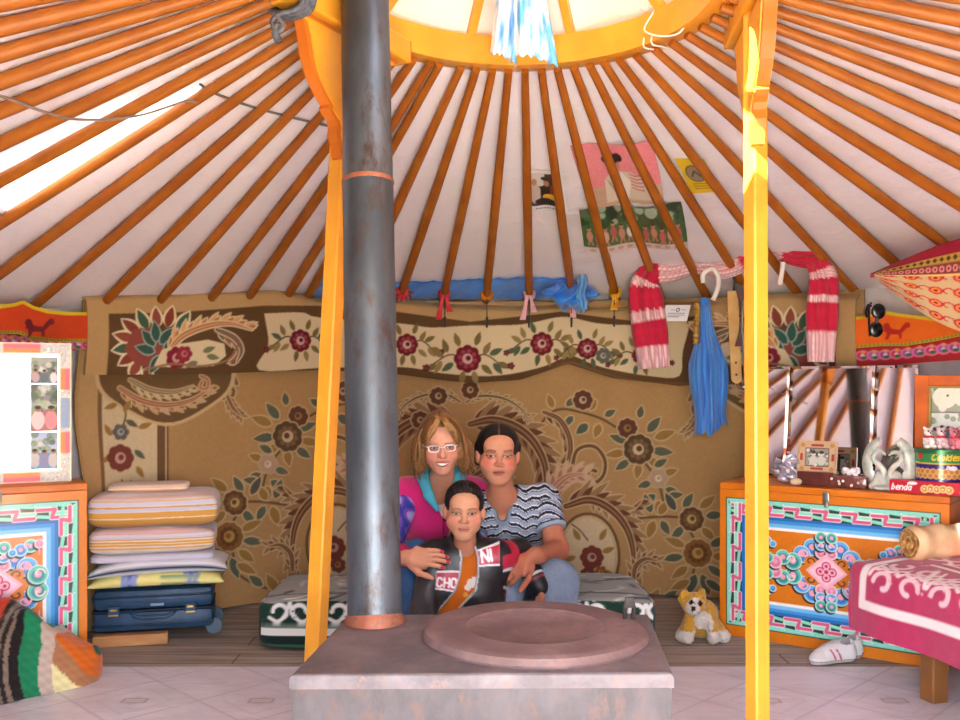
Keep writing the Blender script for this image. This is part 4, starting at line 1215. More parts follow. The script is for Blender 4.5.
# ================================================================== bed at the right
A = Vector((1.43, 3.50, 0)); dl = Vector((.301, -.954, 0)).normalized(); dw = Vector((.954, .301, 0)).normalized(); TZ = .435
cvb = Canvas(-.24, 1.75, -.30, .86, 230, '#b52f5c')
cvb.noise(.08, 5, 3); cvb.noise(.05, 2, 4)
WH = '#f0e3e2'
def frame(s0, w0, s1, w1, t, c):
    cvb.rect(s0, w0, s1, w0 + t, c); cvb.rect(s0, w1 - t, s1, w1, c); cvb.rect(s0, w0, s0 + t, w1, c); cvb.rect(s1 - t, w0, s1, w1, c)
frame(.045, -.185, 1.6, .70, .034, WH)
for k in range(6):
    s = .22 + k * .27
    for w, fl in ((-.07, 1), (.06, -1), (.30, -1), (.52, 1)):
        for sx in (-1, 1):
            t = np.linspace(0, 4.6, 20)
            cvb.stroke(np.stack([s + sx * (.06 + .045 * np.cos(t) * (1 - t / 9)), w + fl * (.045 * np.sin(t) * (1 - t / 9))], 1), .020, '#ecc6cf')
            cvb.stroke(bez([(s, w + .09 * fl), (s + sx * .05, w + .05 * fl), (s + sx * .11, w + .08 * fl), (s + sx * .13, w + .02 * fl)]), .017, '#f3dadd')
    cvb.stroke([(s + .055, .10), (s + .135, -.04), (s + .215, .10)], .020, WH); cvb.stroke([(s + .095, .10), (s + .135, .02), (s + .175, .10)], .010, WH)
cvb.stroke([(.2, .15), (1.6, .15)], .02, WH); cvb.stroke([(.2, .2), (1.6, .2)], .012, WH)
for k in range(500): cvb.disc(rs.uniform(.15, 1.6), rs.uniform(-.08, .7), .005, '#e2a9b8')
S, Wc = np.meshgrid(np.linspace(-.085, 1.74, 500), np.linspace(-.275, .855, 330))
so, wo = np.minimum(S, 0), np.minimum(Wc, 0)
drop = (np.abs(so) ** 5 + np.abs(wo) ** 5) ** .2
rc = .05
ang = np.clip(drop / rc, 0, PI / 2)
out = rc * np.sin(ang) * .7 + .010 * np.clip(drop - .05, 0, 1) / .2
dwn = np.where(drop < rc * PI / 2, rc * (1 - np.cos(ang)), rc + drop - rc * PI / 2)
dn = np.maximum(drop, 1e-6)
ripple = .010 * np.sin(S * 15 + Wc * 3) * np.clip(-wo / .25, 0, 1) + .012 * np.sin(Wc * 22) * np.clip(-so / .2, 0, 1)
sx = np.maximum(S, 0) + so / dn * (out + ripple); wx = np.maximum(Wc, 0) + wo / dn * (out + ripple)
crown_ = .02 * np.sin(np.clip(Wc / .8, 0, 1) * PI)
P = np.array(A) + sx[..., None] * np.array(dl) + wx[..., None] * np.array(dw)
P[..., 2] = TZ - dwn + crown_ * (S > 0) + .004 * np.sin(S * 9) * np.sin(Wc * 12)
inside = np.hypot(P[..., 0] - CX, P[..., 1] - CY) < RW - .05
bed = thing('bed', A + dl * .7 + dw * .4, 'bed with a crimson and white patterned cover at the right edge', 'bed')
painted('bed_cover', P, cvb.get(S, Wc), pmat('bed cover cloth', .9, .15, bump=.6, bscale=300, sheen=.3), bed, th=.006, mask=(inside[:-1, :-1] & inside[1:, 1:]))
M = Matrix.Rotation(math.atan2(dl.y, dl.x), 3, 'Z')
BW = mat('brown bed wood', '#8a5a30', .5, c2='#7a4c26', scale=5)
mb = MB(); c = A + dl * .87 + dw * .36; mb.box((c.x, c.y, .32), (1.68, .68, .17), M, .03); mb.build('mattress', mat('mattress cloth', '#c9b8a8', .9), bed)
mb = MB(); mb.box((c.x, c.y, .20), (1.68, .68, .06), M, .005); mb.build('bed_frame', BW, bed, smooth=False)
for s, w in ((.30, .06), (1.66, .06), (.30, .60), (1.66, .60)):
    p = A + dl * s + dw * w; mb = MB(); mb.box((p.x, p.y, .09), (.065, .065, .18), M, .006); mb.build('leg', BW, bed, smooth=False)
# rolled bolster at the head of the bed
b0 = A + dl * .085 + dw * .150; axis = dw
bol = thing('bolster', Vector((b0.x, b0.y, TZ + .02)) + dw * .25, 'rolled cream bolster lying on the pink bed cover', 'bolster')
cvo = None
mb = MB()
def bolp(u, v):
    a = 2 * PI * v; l = u * .52; r = .063 + .004 * math.sin(u * 30) + .003 * math.sin(a * 3 + u * 9)
    if u < .04: r *= (.80 + .2 * u / .04)
    q = b0 + dw * l; return Vector((q.x, q.y, TZ + .073)) + dl * (math.cos(a) * r) + Vector((0, 0, math.sin(a) * r))
mb.sheet(bolp, 60, 40)
mb.build('roll', mat('cream cloth', '#edd0a4', .9, c2='#e2b98a', scale=9, bump=.3, bscale=120), bol, angle=180)
mb = MB(); tt = np.linspace(0, 15, 90)
mb.tube([Vector((b0.x, b0.y, TZ + .073)) - dw * (.002 + .006 * math.cos(t)) + dl * (math.cos(t) * .0035 * t) + Vector((0, 0, math.sin(t) * .0035 * t)) for t in tt], .0055, 6)
mb.tube([Vector((b0.x, b0.y, TZ + .073)) + dw * .004, Vector((b0.x, b0.y, TZ + .073)) + dw * .03], .052, 24)
mb.build('rolled_end', mat('brown printed lining', '#9a6a34', .9, c2='#e0b070', scale=40), bol)

# ================================================================== bedding stack and suitcase at the left
SR = math.radians(14)   # the pile follows the wall
def pile(px, dz, D): 
    p = at(px, 500, D); return (p.x, p.y, dz)
sx_ = (-1.425, 4.10)
NAVY = mat('navy suitcase shell', '#28496a', .42, c2='#213d59', scale=20, bump=.25, bscale=300)
Ms = Matrix.Rotation(SR, 3, 'Z')
suit = thing('suitcase', (sx_[0], sx_[1], 0), 'navy hard-shell suitcase at the bottom of the bedding pile', 'suitcase')
loc = lambda x, y, z: Vector((sx_[0], sx_[1], 0)) + Ms @ Vector((x, y, 0)) + Vector((0, 0, z))
SWd, SDp = .49, .28
for zc, hh in ((.095, .088), (.187, .088)):
    mb = MB(); mb.box(loc(0, 0, zc), (SWd, SDp, hh), Ms, .026)
    for k in range(2): mb.box(loc(0, 0, zc + (-.014 if zc < .14 else .014) + .0 * k), (SWd + .005, SDp + .005, .014), Ms, .006)
    mb.build('shell', NAVY, suit)
mb = MB(); mb.box(loc(0, 0, .141), (SWd + .004, SDp + .004, .006), Ms, .002); mb.build('seam_band', mat('dark trim', '#12202e', .5), suit)
mb = MB(); mb.tube([loc(-.085, -SDp / 2, .135), loc(-.08, -SDp / 2 - .018, .128), loc(-.05, -SDp / 2 - .026, .118), loc(.05, -SDp / 2 - .026, .118), loc(.08, -SDp / 2 - .018, .128), loc(.085, -SDp / 2, .135)], .010, 8); mb.build('handle', NAVY, suit)
GOLD = mat('brass', '#c9a24a', .3, metal=.9)
for x in (-.16, .15):
    mb = MB(); mb.box(loc(x, -SDp / 2 - .004, .143), (.046, .012, .042), Ms, .004); l_ = mb.build('latch', NAVY, suit, smooth=False)
    mb = MB(); mb.box(loc(x, -SDp / 2 - .011, .128), (.040, .003, .006), Ms, .001); mb.box(loc(x, -SDp / 2 - .011, .150), (.026, .003, .008), Ms, .001); mb.build('clasp', GOLD, l_, smooth=False)
for y in (-.10, .10):
    mb = MB(); mb.tube([loc(SWd / 2 + .002, y - .014, .052), loc(SWd / 2 + .002, y + .014, .052)], .034, 20); mb.build('wheel', mat('grey blue wheel', '#4a6074', .5), suit)
mb = MB(); mb.box(loc(.015, -SDp / 2 - .004, .165), (.055, .004, .012), Ms, .001); mb.build('badge', mat('badge', '#6f8294', .35, metal=.5), suit, smooth=False)
mb = MB(); mb.box(loc(-.09, -.145, .024), (.30, .05, .046), Ms, .004)
tag(mb.build('wooden_plank', mat('raw pine', '#b07c4c', .7, c2='#c08f5e', scale=4, stretch=(1, 8, 8)), smooth=False), 'short pine plank lying on the floor under the suitcase', 'plank')
# pillows
def pillow(name, c, hx_, hy_, hz_, rot, colfn, m, label, cat, tilt=0, sag=0, seed=1, group=None):
    X, Y = np.meshgrid(np.linspace(-1, 1, 90), np.linspace(-1, 1, 60))
    r = np.random.default_rng(seed)
    prof = np.clip((1 - np.abs(X) ** 3.2) * (1 - np.abs(Y) ** 3.2), 0, 1) ** .40
    nz = sum(np.sin(X * r.uniform(2, 6) + Y * r.uniform(2, 6) + r.uniform(0, 6)) for _ in range(4)) * .035
    pin = 1 - .05 * (1 - np.abs(Y)) * np.abs(X) ** 4
    pin2 = 1 - .06 * (1 - np.abs(X)) * np.abs(Y) ** 4
    zt, zb = hz_ * (prof * (1 + nz) + .03), -hz_ * (prof * .8 + .03)
    base = np.stack([X * hx_ * pin, Y * hy_ * pin2], -1)
    R = np.array(Euler((0, 0, rot)).to_matrix())
    def mk(z):
        L = np.concatenate([base, (z + tilt * X * hx_ - sag * np.abs(X) ** 3)[..., None]], -1); return L @ R.T + np.array(c)
    T, B = mk(zt), mk(zb)
    V = np.concatenate([T.reshape(-1, 3), B.reshape(-1, 3)]); n = X.size
    I = np.arange(n).reshape(X.shape)
    q = np.stack([I[:-1, :-1], I[:-1, 1:], I[1:, 1:], I[1:, :-1]], -1).reshape(-1, 4)
    ring = np.r_[I[0, :-1], I[:-1, -1], I[-1, :0:-1], I[:0:-1, 0]]
    rim = np.stack([np.roll(ring, -1), ring, ring + n, np.roll(ring, -1) + n], 1)
    cc = colfn(X * hx_, Y * hy_); C = np.concatenate([cc.reshape(-1, 3)] * 2)
    o = raw_mesh(name, V, np.concatenate([q, q[:, ::-1] + n, rim]), C, m, None, None, True, 180)
    return tag(o, label, cat, group)
cvy = Canvas(-.27, .27, -.17, .17, 300, '#e6dc8e'); cvy.noise(.04, 4, 2)
for x, y in ((-.11, -.15), (.14, -.145), (0, -.08), (.2, .05), (-.2, 0)):
    for a in range(7): cvy.disc(x + .026 * math.cos(a * .9), y + .018 * math.sin(a * .9), .011, '#8f9cd0')
    cvy.disc(x, y, .012, '#6d78b8')
cvy.stroke([(.02, -.155), (.17, -.155)], .012, '#7fa07c')
LINEN = pmat('bed linen', .9, .15, bump=.25, bscale=120)
pillow('pillow', (*loc(.015, -.015, .263).xy, .268), .275, .165, .036, SR, lambda x, y: cvy.get(x, y), LINEN, 'yellow flowered pillow on top of the navy suitcase', 'pillow', sag=.012, seed=2)
def whitecol(x, y):
    c = np.empty(x.shape + (3,)); c[:] = hx('#dcdfe6'); c[(y < -.1675)] = hx('#23304e'); return c
pillow('pillow', (*loc(.02, -.01, .318).xy, .323), .285, .17, .040, SR, whitecol, LINEN, 'white pillow with a dark edge between the yellow pillow and the striped blankets', 'pillow', sag=.022, tilt=.02, seed=4)
def folded(c, half, stops, label, seed, ymul=0.0):
    fn = lambda L: bands(L[..., 2] / half[2] + .10 * np.sin(L[..., 0] * 9 + seed) * .3 + np.clip((L[..., 1] + half[1] * .8), 0, 1) * 9 * (L[..., 2] > 0), stops)
    o = superslab('folded_blanket', c, half, SR, .16, fn, pmat('striped wool', .95, .1, bump=.5, bscale=200, sheen=.2), nu=360, nv=130, bump=.0035, seed=seed, e2=.45)
    return tag(o, label, 'blanket', 'striped folded blankets')
WHT_, ORG_, PNK_, LIL = '#d9cfd0', '#d9a04e', '#d9a9a6', '#c9c4d6'
zz0 = .352
folded((*loc(-.005, 0, 0).xy, zz0 + .008), (.25, .15, .020), [(-.2, '#b9b6c8'), (2, '#c9c6d4')], 'thin lilac folded sheet under the striped blankets', 3)
folded((*loc(-.005, 0, 0).xy, .434), (.258, .155, .062), [(-.75, '#c9bcae'), (-.5, '#dcd0c4'), (-.36, '#d9a866'), (-.28, WHT_), (-.15, ORG_), (-.08, '#e0c8a0'), (.05, ORG_), (.14, '#e2d4c8'), (.22, ORG_), (.34, LIL), (.52, WHT_), (.6, PNK_), (.82, '#d8b9b6'), (.9, PNK_), (9, '#d9cfd0')], 'lower striped wool blanket folded on the white pillow', 1)
folded((*loc(.0, 0, 0).xy, .566), (.265, .16, .072), [(-.72, '#b98a4c'), (-.45, '#c89248'), (-.38, '#e2cfae'), (-.05, ORG_), (.02, '#d8d0d4'), (.18, LIL), (.28, ORG_), (.36, '#d9cfd0'), (.55, '#cfcadc'), (.66, '#d9b98e'), (.74, '#dcc8c4'), (.9, '#dcb4a4'), (1.1, WHT_), (1.5, '#dcc0b8'), (9, '#d6c6c4')], 'upper striped wool blanket at the top of the bedding pile', 2)
o = superslab('folded_towel', (*loc(-.03, .02, 0).xy, .654), (.165, .10, .019), SR, .18, lambda L: bands(L[..., 2] / .02, [(-.3, '#e2b58c'), (.0, '#ecd9c6'), (.4, '#e6bd94'), (9, '#e6d2c2')]), pmat('striped wool', .95), nu=200, nv=70, bump=.0015, seed=9, e2=.5)
tag(o, 'small peach striped towel folded on top of the bedding pile', 'towel')

# crochet blanket heaped against the left chest
s = SDF()
s.ell((-1.82, 3.36, .12), (.20, .18, .20), k=.05).ell((-1.68, 3.36, .10), (.12, .18, .21), k=.05).ell((-1.58, 3.44, .06), (.11, .15, .155), k=.04).ell((-1.50, 3.48, .04), (.09, .11, .10), k=.05)
s.cone((-1.61, 3.32, .28), .03, (-1.49, 3.44, .10), .028, k=.03).cone((-1.70, 3.36, .31), .025, (-1.95, 3.40, .30), .03, k=.05).cone((-1.49, 3.48, .07), .045, (-1.445, 3.50, .10), .02, k=.05)
V, q = s.mesh(.008, clip=[lambda X, Y, Z: .004 - Z + 0 * X + 0 * Y])
x, y, z = V.T
kx = 480 + F * x / y; ky = HY + F * (CAMZ - z) / y       # stripes measured along the heap
u = (x + 1.715) + .06 * (z - .2)
c1 = bands(u, [(.000, '#a33a22'), (.045, '#b23c24'), (.060, '#2a2220'), (.072, '#7a6a5c'), (.084, '#2a2220'), (.096, '#7a6a5c'), (.118, '#241c1c'), (.158, '#1f7a50'), (.235, '#b5a294'), (9, '#2c2424')])
v = (x + 1.60) * .80 + (z - .05) * .52
c2 = bands(v, [(.046, '#2c2422'), (.100, '#d8d09a'), (.136, '#a4714e'), (.172, '#c8621c'), (9, '#1c4a34')])
m = (u > .192) & (v > -.03)
C = np.where(m[:, None], c2, c1)
wob = np.sin(x * 160) * np.sin(z * 170 + y * 120); C = C * (1 + .13 * wob)[:, None]
V = V + np.stack([0 * x, -.0022 * wob - .03, .001 * wob], 1)
tag(raw_mesh('crochet_blanket', V, q, C, pmat('crochet wool', .95, .1, bump=.8, bscale=160, sheen=.2), None, None, True, 180), 'striped crochet blanket in green, brown and orange heaped before the left chest', 'blanket')

# plush toy by the carpet
s = SDF(); T0 = Vector((.955, 4.02, 0))
g = lambda x, y, z: (T0.x + x, T0.y + y, z)
s.ell(g(.01, .03, .085), (.075, .06, .085), k=.03).ell(g(-.035, -.02, .16), (.052, .05, .048), k=.02).ell(g(-.05, -.06, .145), (.028, .026, .022), k=.015)
s.cone(g(-.075, -.01, .20), .017, g(-.082, 0, .175), .02, k=.012).cone(g(.0, -.01, .205), .017, g(.0, .0, .18), .02, k=.012)
s.cone(g(-.05, -.02, .09), .026, g(-.075, -.075, .03), .027, k=.02).cone(g(.04, -.02, .09), .026, g(.035, -.08, .03), .027, k=.02).cone(g(.07, .0, .05), .03, g(.085, -.05, .028), .028, k=.02).cone(g(-.05, .02, .05), .03, g(-.09, -.04, .028), .028, k=.02)
V, q = s.mesh(.006); d = V - np.array(T0)
wh = (d[:, 2] < .055) & (d[:, 1] < -.03) | ((np.abs(d[:, 0] + .05) < .03) & (d[:, 1] < -.055) & (d[:, 2] > .11)) | ((np.hypot(d[:, 0], d[:, 2] - .09) < .04) & (d[:, 1] < -.02))
C = np.where(wh[:, None], np.array(hx('#cfc8bf')), np.array(hx('#c9962c')))
for ex in (-.055, -.018):
    C[np.linalg.norm(d - np.array((ex, -.062, .172)), axis=1) < .012] = hx('#1c1614')
C[np.linalg.norm(d - np.array((-.05, -.085, .152)), axis=1) < .011] = hx('#3a2622')
V = V + .0022 * RNG.normal(0, 1, V.shape)
tag(raw_mesh('plush_toy', V, q, C, pmat('plush', .95, .05, bump=.8, bscale=260, sheen=.4), None, None, True, 180), 'yellow and white plush animal sitting on the floor before the carpet', 'plush toy')
# ================================================================== people
SKIN = pmat('skin', .55, .35, mottle=.05, mscale=60)
HAIR = pmat('hair', .45, .4, bump=.5, bscale=220, stretch=(1, 1, .2))
CLOTH = pmat('clothing', .9, .15, bump=.35, bscale=320)
DENIM = pmat('denim', .9, .12, bump=.5, bscale=420, mottle=.10, mscale=22)
LEATHER = pmat('black jacket cloth', .40, .45, bump=.9, bscale=28)

class Head:
    """local axes: x to the viewer's right, y out of the face, z up; c lies between the eyes' backs"""
    def __init__(s, c, scale, yaw=0, pitch=0, roll=0, wide=1.0):
        s.c = np.array(c, float); s.s = scale; s.w = wide
        base = np.array([[1, 0, 0], [0, -1, 0], [0, 0, 1]], float).T     # columns: local x,y,z in world
        Rz = np.array(Matrix.Rotation(math.radians(yaw), 3, 'Z')); Rx = np.array(Matrix.Rotation(math.radians(pitch), 3, 'X')); Ry = np.array(Matrix.Rotation(math.radians(roll), 3, 'Y'))
        s.R = Rz @ Ry @ Rx @ base
    def p(s, x, y, z): return s.c + s.R @ (np.array((x * s.w, y, z)) * s.s)
    def loc(s, V): q = (V - s.c) @ s.R / s.s; q[:, 0] /= s.w; return q
    def ell(s, sd, c, r, k=.012, op=1): sd.ell(s.p(*c), np.array((r[0] * s.w, r[1], r[2])) * s.s, s.R.T, k * s.s, op)
    def build(s, sd, cheek=1.0, chin=1.0, nose=1.0, smile=0):
        e = s.ell
        e(sd, (0, -.018, .042), (.075, .093, .083)); e(sd, (0, .022, -.035), (.058 * (.5 + .5 * cheek), .064, .077), .03)
        e(sd, (0, .050, -.090), (.030 * chin, .030, .026), .03); e(sd, (0, .060, .045), (.052, .030, .040), .03)
        for q in (-1, 1):
            e(sd, (q * .038 * cheek, .056, -.028), (.027, .026, .026), .025)
            e(sd, (q * .030, .086, .028), (.022, .010, .007), .014)
            e(sd, (q * .031, .105, .007), (.018, .018, .011), .012, -1)
            e(sd, (q * .031, .0735, .007), (.0145, .0145, .0125), .004)
            e(sd, (q * .077, -.008, -.004), (.010, .018, .030), .008)
            e(sd, (q * .0125, .094, -.026), (.0085, .010, .0075), .006)
            e(sd, (q * .048, .012, -.042), (.013, .034, .026), .03)
        sd.cone(s.p(0, .084, .016), .008 * s.s, s.p(0, .105 + .004 * nose, -.021), .0115 * s.s, .014 * s.s)
        e(sd, (0, .088, -.053), (.023 + .005 * smile, .010, .0048), .006); e(sd, (0, .086, -.0635), (.020 + .004 * smile, .010, .0055), .006)
        e(sd, (0, .101, -.0583), (.020 + .006 * smile, .006, .0018 + .002 * smile), .004, -1)
    def paint(s, V, C, skin, lip, brow, iris='#2a1a12', eye_h=.0050, red=.5, redc='#c8504a', smile=0, browz=.0265, broww=.0034, white='#b3a296'):
        q = s.loc(V); x, y, z = q.T; ax = np.abs(x); f = y > .02
        def mix(m, col):
            m = np.clip(m, 0, 1)[:, None]; C[:] = C * (1 - m) + np.array(hx(col) if isinstance(col, str) else col) * m
        inh = (np.linalg.norm(q, axis=1) < .19)
        mix(inh & f, skin)
        mix(inh * f * red * np.exp(-(((ax - .043) / .019) ** 2 + ((z + .022) / .020) ** 2)), redc)
        mix(inh * f * red * .45 * np.exp(-((x / .012) ** 2 + ((z + .022) / .012) ** 2)), redc)
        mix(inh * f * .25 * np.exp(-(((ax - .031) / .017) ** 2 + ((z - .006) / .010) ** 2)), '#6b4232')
        # eyes
        ez = z - .0068 - .0006 * smile; ex = ax - .031
        op = np.sqrt((ex / .0135) ** 2 + (ez / eye_h) ** 2)
        mix(f * inh * (op < 1), white); mix(f * inh * ((op < 1.0) & (np.hypot(ex, ez) < .0056)), iris)
        mix(f * inh * .9 * ((op < 1.45) & (op >= .92) & (ez > -.001)), '#2c1c16'); mix(f * inh * .4 * ((op < 1.3) & (op >= 1) & (ez <= 0)), '#5c3a2e')
        bz = z - browz - .004 * np.sin(np.clip((ax - .014) / .034, 0, 1) * PI * .8)
        mix(f * inh * .85 * ((ax > .014) & (ax < .049)) * np.exp(-(bz / broww) ** 2), brow)
        # lips
        wl = .024 + .006 * smile; lz = z + .0583 - (.004 * smile + .0) * (x / .024) ** 2
        li = (ax < wl) & (lz < .0068 * (1 - (ax / wl) ** 2) + .0012) & (lz > -(.0085 + .003 * smile) * (1 - (ax / wl) ** 2) - .0008) & (y > .05)
        mix(inh * li * .85, lip)
        if smile: mix(inh * ((ax < wl * .80) & (np.abs(lz + .001) < .0042 * (1 - (ax / wl) ** 2)) & (y > .05)), '#efe6de')
        else: mix(inh * ((ax < wl * .95) & (np.abs(lz) < .0012) & (y > .05)), '#5c2a26')
        mix(inh * f * .8 * (np.hypot(ax - .0075, z + .033) < .0034) * (y > .07), '#4a221c')
        return C

def frame_of(d, n):
    d = np.array(d, float); d /= np.linalg.norm(d); n = np.array(n, float); n -= d * (n @ d); n /= np.linalg.norm(n)
    return d, n, np.cross(d, n)
def hand(sd, wrist, d, n, thumb=1, sc=1.0, curl=(18, 24, 18), spread=4, nails=None, rw=.024, curls=None):
    """d: along the fingers, n: out of the back of the hand, thumb=+1/-1: which side of d x n the thumb leaves"""
    d, n, t = frame_of(d, n); t = t * thumb; w = np.array(wrist, float)
    P = lambda a, b, c: w + (d * a + t * b + n * c) * sc
    Mx = np.stack([d, t, n])
    sd.cone(P(-.02, 0, 0), rw * sc, P(.022, 0, 0), .024 * sc, .02)
    sd.box(P(.052, 0, 0), np.array((.040, .039, .0125)) * sc, Mx, .012 * sc, .018)
    sd.ell(P(.035, .026, -.008), np.array((.030, .018, .016)) * sc, Mx, .015)
    tips = []
    for i, (b, L) in enumerate(((.029, .070), (.0098, .078), (-.0098, .072), (-.028, .056))):
        p = P(.086 - .006 * abs(i - 1.2), b, 0); ang = 0; dd = d * math.cos(math.radians(spread * (1.5 - i))) + t * math.sin(math.radians(spread * (1.5 - i)))
        pts, rs = [P(.06, b * .9, 0), p], [.0095 * sc, .0098 * sc]
        for j, fr in enumerate((.44, .32, .24)):
            ang += (curls[i] if curls else curl)[j]
            a = math.radians(ang); v = dd * math.cos(a) - n * math.sin(a)
            p = p + v * L * fr * sc; pts.append(p); rs.append((.0090 - .0011 * j - (.0008 if i == 3 else 0)) * sc)
        sd.chain(pts[:2], rs[:2], .010); sd.chain(pts[1:], rs[1:], .0035)
        if nails is not None: nails.append((pts[-1] - v * .003 * sc + n * .004 * sc, .0085 * sc, n))
    b0 = P(.018, .030, -.004); v1 = d * .72 + t * .62 - n * .25; v1 /= np.linalg.norm(v1); v2 = d * .92 + t * .25 - n * .28; v2 /= np.linalg.norm(v2)
    p1 = b0 + v1 * .042 * sc; p2 = p1 + v2 * .032 * sc; p3 = p2 + v2 * .022 * sc
    sd.chain([b0, p1, p2, p3], [.014 * sc, .0112 * sc, .0102 * sc, .0085 * sc], .006)
    return P
def to_obj(name, sd, step, fine, colfn, m, parent, clip=None, it=1, noise=0):
    V, q = sd.mesh(step, fine, clip)
    if it: V = relax(V, q, it, .4)
    C = colfn(V)
    return raw_mesh(name, V, q, C, m, parent, None if parent else None, True, 180)
def solid(col, amt=.03):
    def f(V):
        C = np.empty((len(V), 3)); C[:] = hx(col); return C * (1 + amt * RNG.normal(0, 1, (len(V), 1)))
    return f
def along(V, a, b):
    a, b = np.array(a, float), np.array(b, float); d = b - a; L = np.linalg.norm(d); d /= L
    t = (V - a) @ d; r = np.linalg.norm(V - a - t[:, None] * d, axis=1); return t / L, r
def torso(sd, hip, neck, shl, shr, r, wide, bust=0, k=.05):
    hip, neck, shl, shr = (np.array(v, float) for v in (hip, neck, shl, shr))
    ch = hip * .42 + neck * .58; wv = np.array((1., 0, 0)) * wide
    for q in (-1, 1):
        sd.cone(hip + wv * q * 1.05, r * 1.05, ch + wv * q, r * .95, k); sd.cone(ch + wv * q, r * .95, hip * .12 + neck * .88 + wv * q * .6 - np.array((0, 0, .03)), r * .55, k)
        if bust: sd.ell(ch + wv * q * 1.05 + np.array((0, -r * .72, .01)), (r * .62, r * .55, r * .6), None, .04)
    sd.cone(shl, r * .48, neck + np.array((-.02, .01, -.035)), r * .5, k); sd.cone(shr, r * .48, neck + np.array((.02, .01, -.035)), r * .5, k)
    sd.cone(shl, r * .5, ch - wv * .8, r * .7, k); sd.cone(shr, r * .5, ch + wv * .8, r * .7, k)
def leg(sd, hip, knee, foot, r0, r1, r2, k=.03):
    sd.cone(hip, r0, knee, r1, k); sd.cone(knee, r1 * .97, foot, r2, k)
def shoe(parent, ankle, d, col, sc=1.0):
    s = SDF(); a = np.array(ankle, float); d = np.array(d, float) / np.linalg.norm(d)
    p = lambda f, z: (a[0] + d[0] * f * sc, a[1] + d[1] * f * sc, z * sc)
    s.cone(p(-.03, .035), .036 * sc, p(.10, .030), .034 * sc, .03).cone(p(.10, .03), .034 * sc, p(.16, .026), .030 * sc, .02).cone(p(-.02, .05), .034 * sc, p(-.01, .085), .036 * sc, .03)
    to_obj('shoe', s, .006, (), lambda V: np.where((V[:, 2] < .016)[:, None], np.array(hx('#cfcac2')), np.array(hx(col))), CLOTH, parent, clip=[lambda X, Y, Z: .002 - Z + 0 * X + 0 * Y])
fineh = lambda H, g=.0024: (H.c - .16 * H.s, H.c + .16 * H.s, g)

# ------------------------------------------------------------------ woman in the striped top
H2 = Head((.072, 3.775, .815), 1.0, yaw=3, pitch=3, roll=1, wide=1.06)
hip, neck, shl, shr = (.105, 4.035, .30), (.088, 3.86, .665), (-.062, 3.885, .618), (.262, 3.880, .618)
elb, wri = (.315, 3.775, .432), (.190, 3.50, .452)
elL, wrL = (-.10, 3.80, .43), (-.03, 3.70, .42)
b = SDF(); H2.build(b, 1.10, 1.12, .2)
core = SDF(); torso(core, hip, neck, shl, shr, .105, .055, 1)
b.p += core.inflate(-.016).p
b.cone((.080, 3.80, .735), .046, (.088, 3.85, .64), .058, .03)
b.cone(shr, .052, elb, .044, .03).cone(elb, .044, np.array(wri) + (.03, .02, .0), .030, .02)
b.cone(shl, .050, elL, .042, .03).cone(elL, .042, wrL, .028, .02)
kL, kR, fL, fR = (.092, 3.585, .335), (.292, 3.56, .345), (.09, 3.52, .10), (.305, 3.50, .10)
leg(b, (.03, 4.02, .30), kL, fL, .075, .055, .035); leg(b, (.18, 4.02, .30), kR, fR, .075, .055, .035)
nails2 = []
hand(b, wri, (-.74, -.22, -.50), (-.10, -.90, .30), thumb=-1, sc=1.02, nails=nails2, curls=[(30, 32, 22), (34, 34, 24), (36, 36, 26), (40, 38, 26)], rw=.027)
hand(b, wrL, (.55, -.5, -.3), (.2, -.3, .9), thumb=1, sc=.95)
def skin2(V):
    C = np.empty((len(V), 3)); C[:] = hx('#b9795c')
    H2.paint(V, C, '#c08466', '#a4524c', '#3a2620', eye_h=.0032, red=.70, redc='#c4463f')
    arm = (V[:, 0] > .12) & (V[:, 2] < .60); C[arm] = hx('#b06c50')
    for p, r, n in nails2:
        m = np.linalg.norm(V - p, axis=1) < r * .75; C[m] = C[m] * .4 + np.array(hx('#dca994')) * .6
    return C
wrn = np.array(wri)
V, q = b.mesh(.0085, [fineh(H2), (wrn - .15, wrn + (.06, .06, .08), .0030)]); V = relax(V, q, 1, .35)
W2 = raw_mesh('person', V, q, skin2(V), SKIN, None, (.12, 3.85, 0), True, 180)
tag(W2, 'woman with pulled-back dark hair in a striped top and jeans, hand resting on her knee', 'person')
# striped top
sh = SDF(); sh.p += core.inflate(.006).p
slv = np.array(shr) * .42 + np.array(elb) * .58; slvL = np.array(shl) * .42 + np.array(elL) * .58
sh.cone(shr, .068, slv, .064, .03).cone(shl, .066, slvL, .060, .03)
sh.ell((.105, 3.98, .30), (.175, .135, .10), None, .05)
sh.cone((.088, 3.86, .70), .070, (.088, 3.80, .66), .072, .012, -1)
for dy_ in (0, .03, .06): sh.cone((.088, 3.80 + dy_, .70), .058, (.092, 3.785 + dy_ * .8, .56), .018, .006, -1)
def cut(a, bb):      # keeps what lies before the plane through bb across a->bb, near the arm only
    a, bb = np.array(a, float), np.array(bb, float); d = (bb - a) / np.linalg.norm(bb - a)
    return lambda X, Y, Z: np.where(np.sqrt((X - bb[0]) ** 2 + (Y - bb[1]) ** 2 + (Z - bb[2]) ** 2) < .12, (X - bb[0]) * d[0] + (Y - bb[1]) * d[1] + (Z - bb[2]) * d[2], -1.)
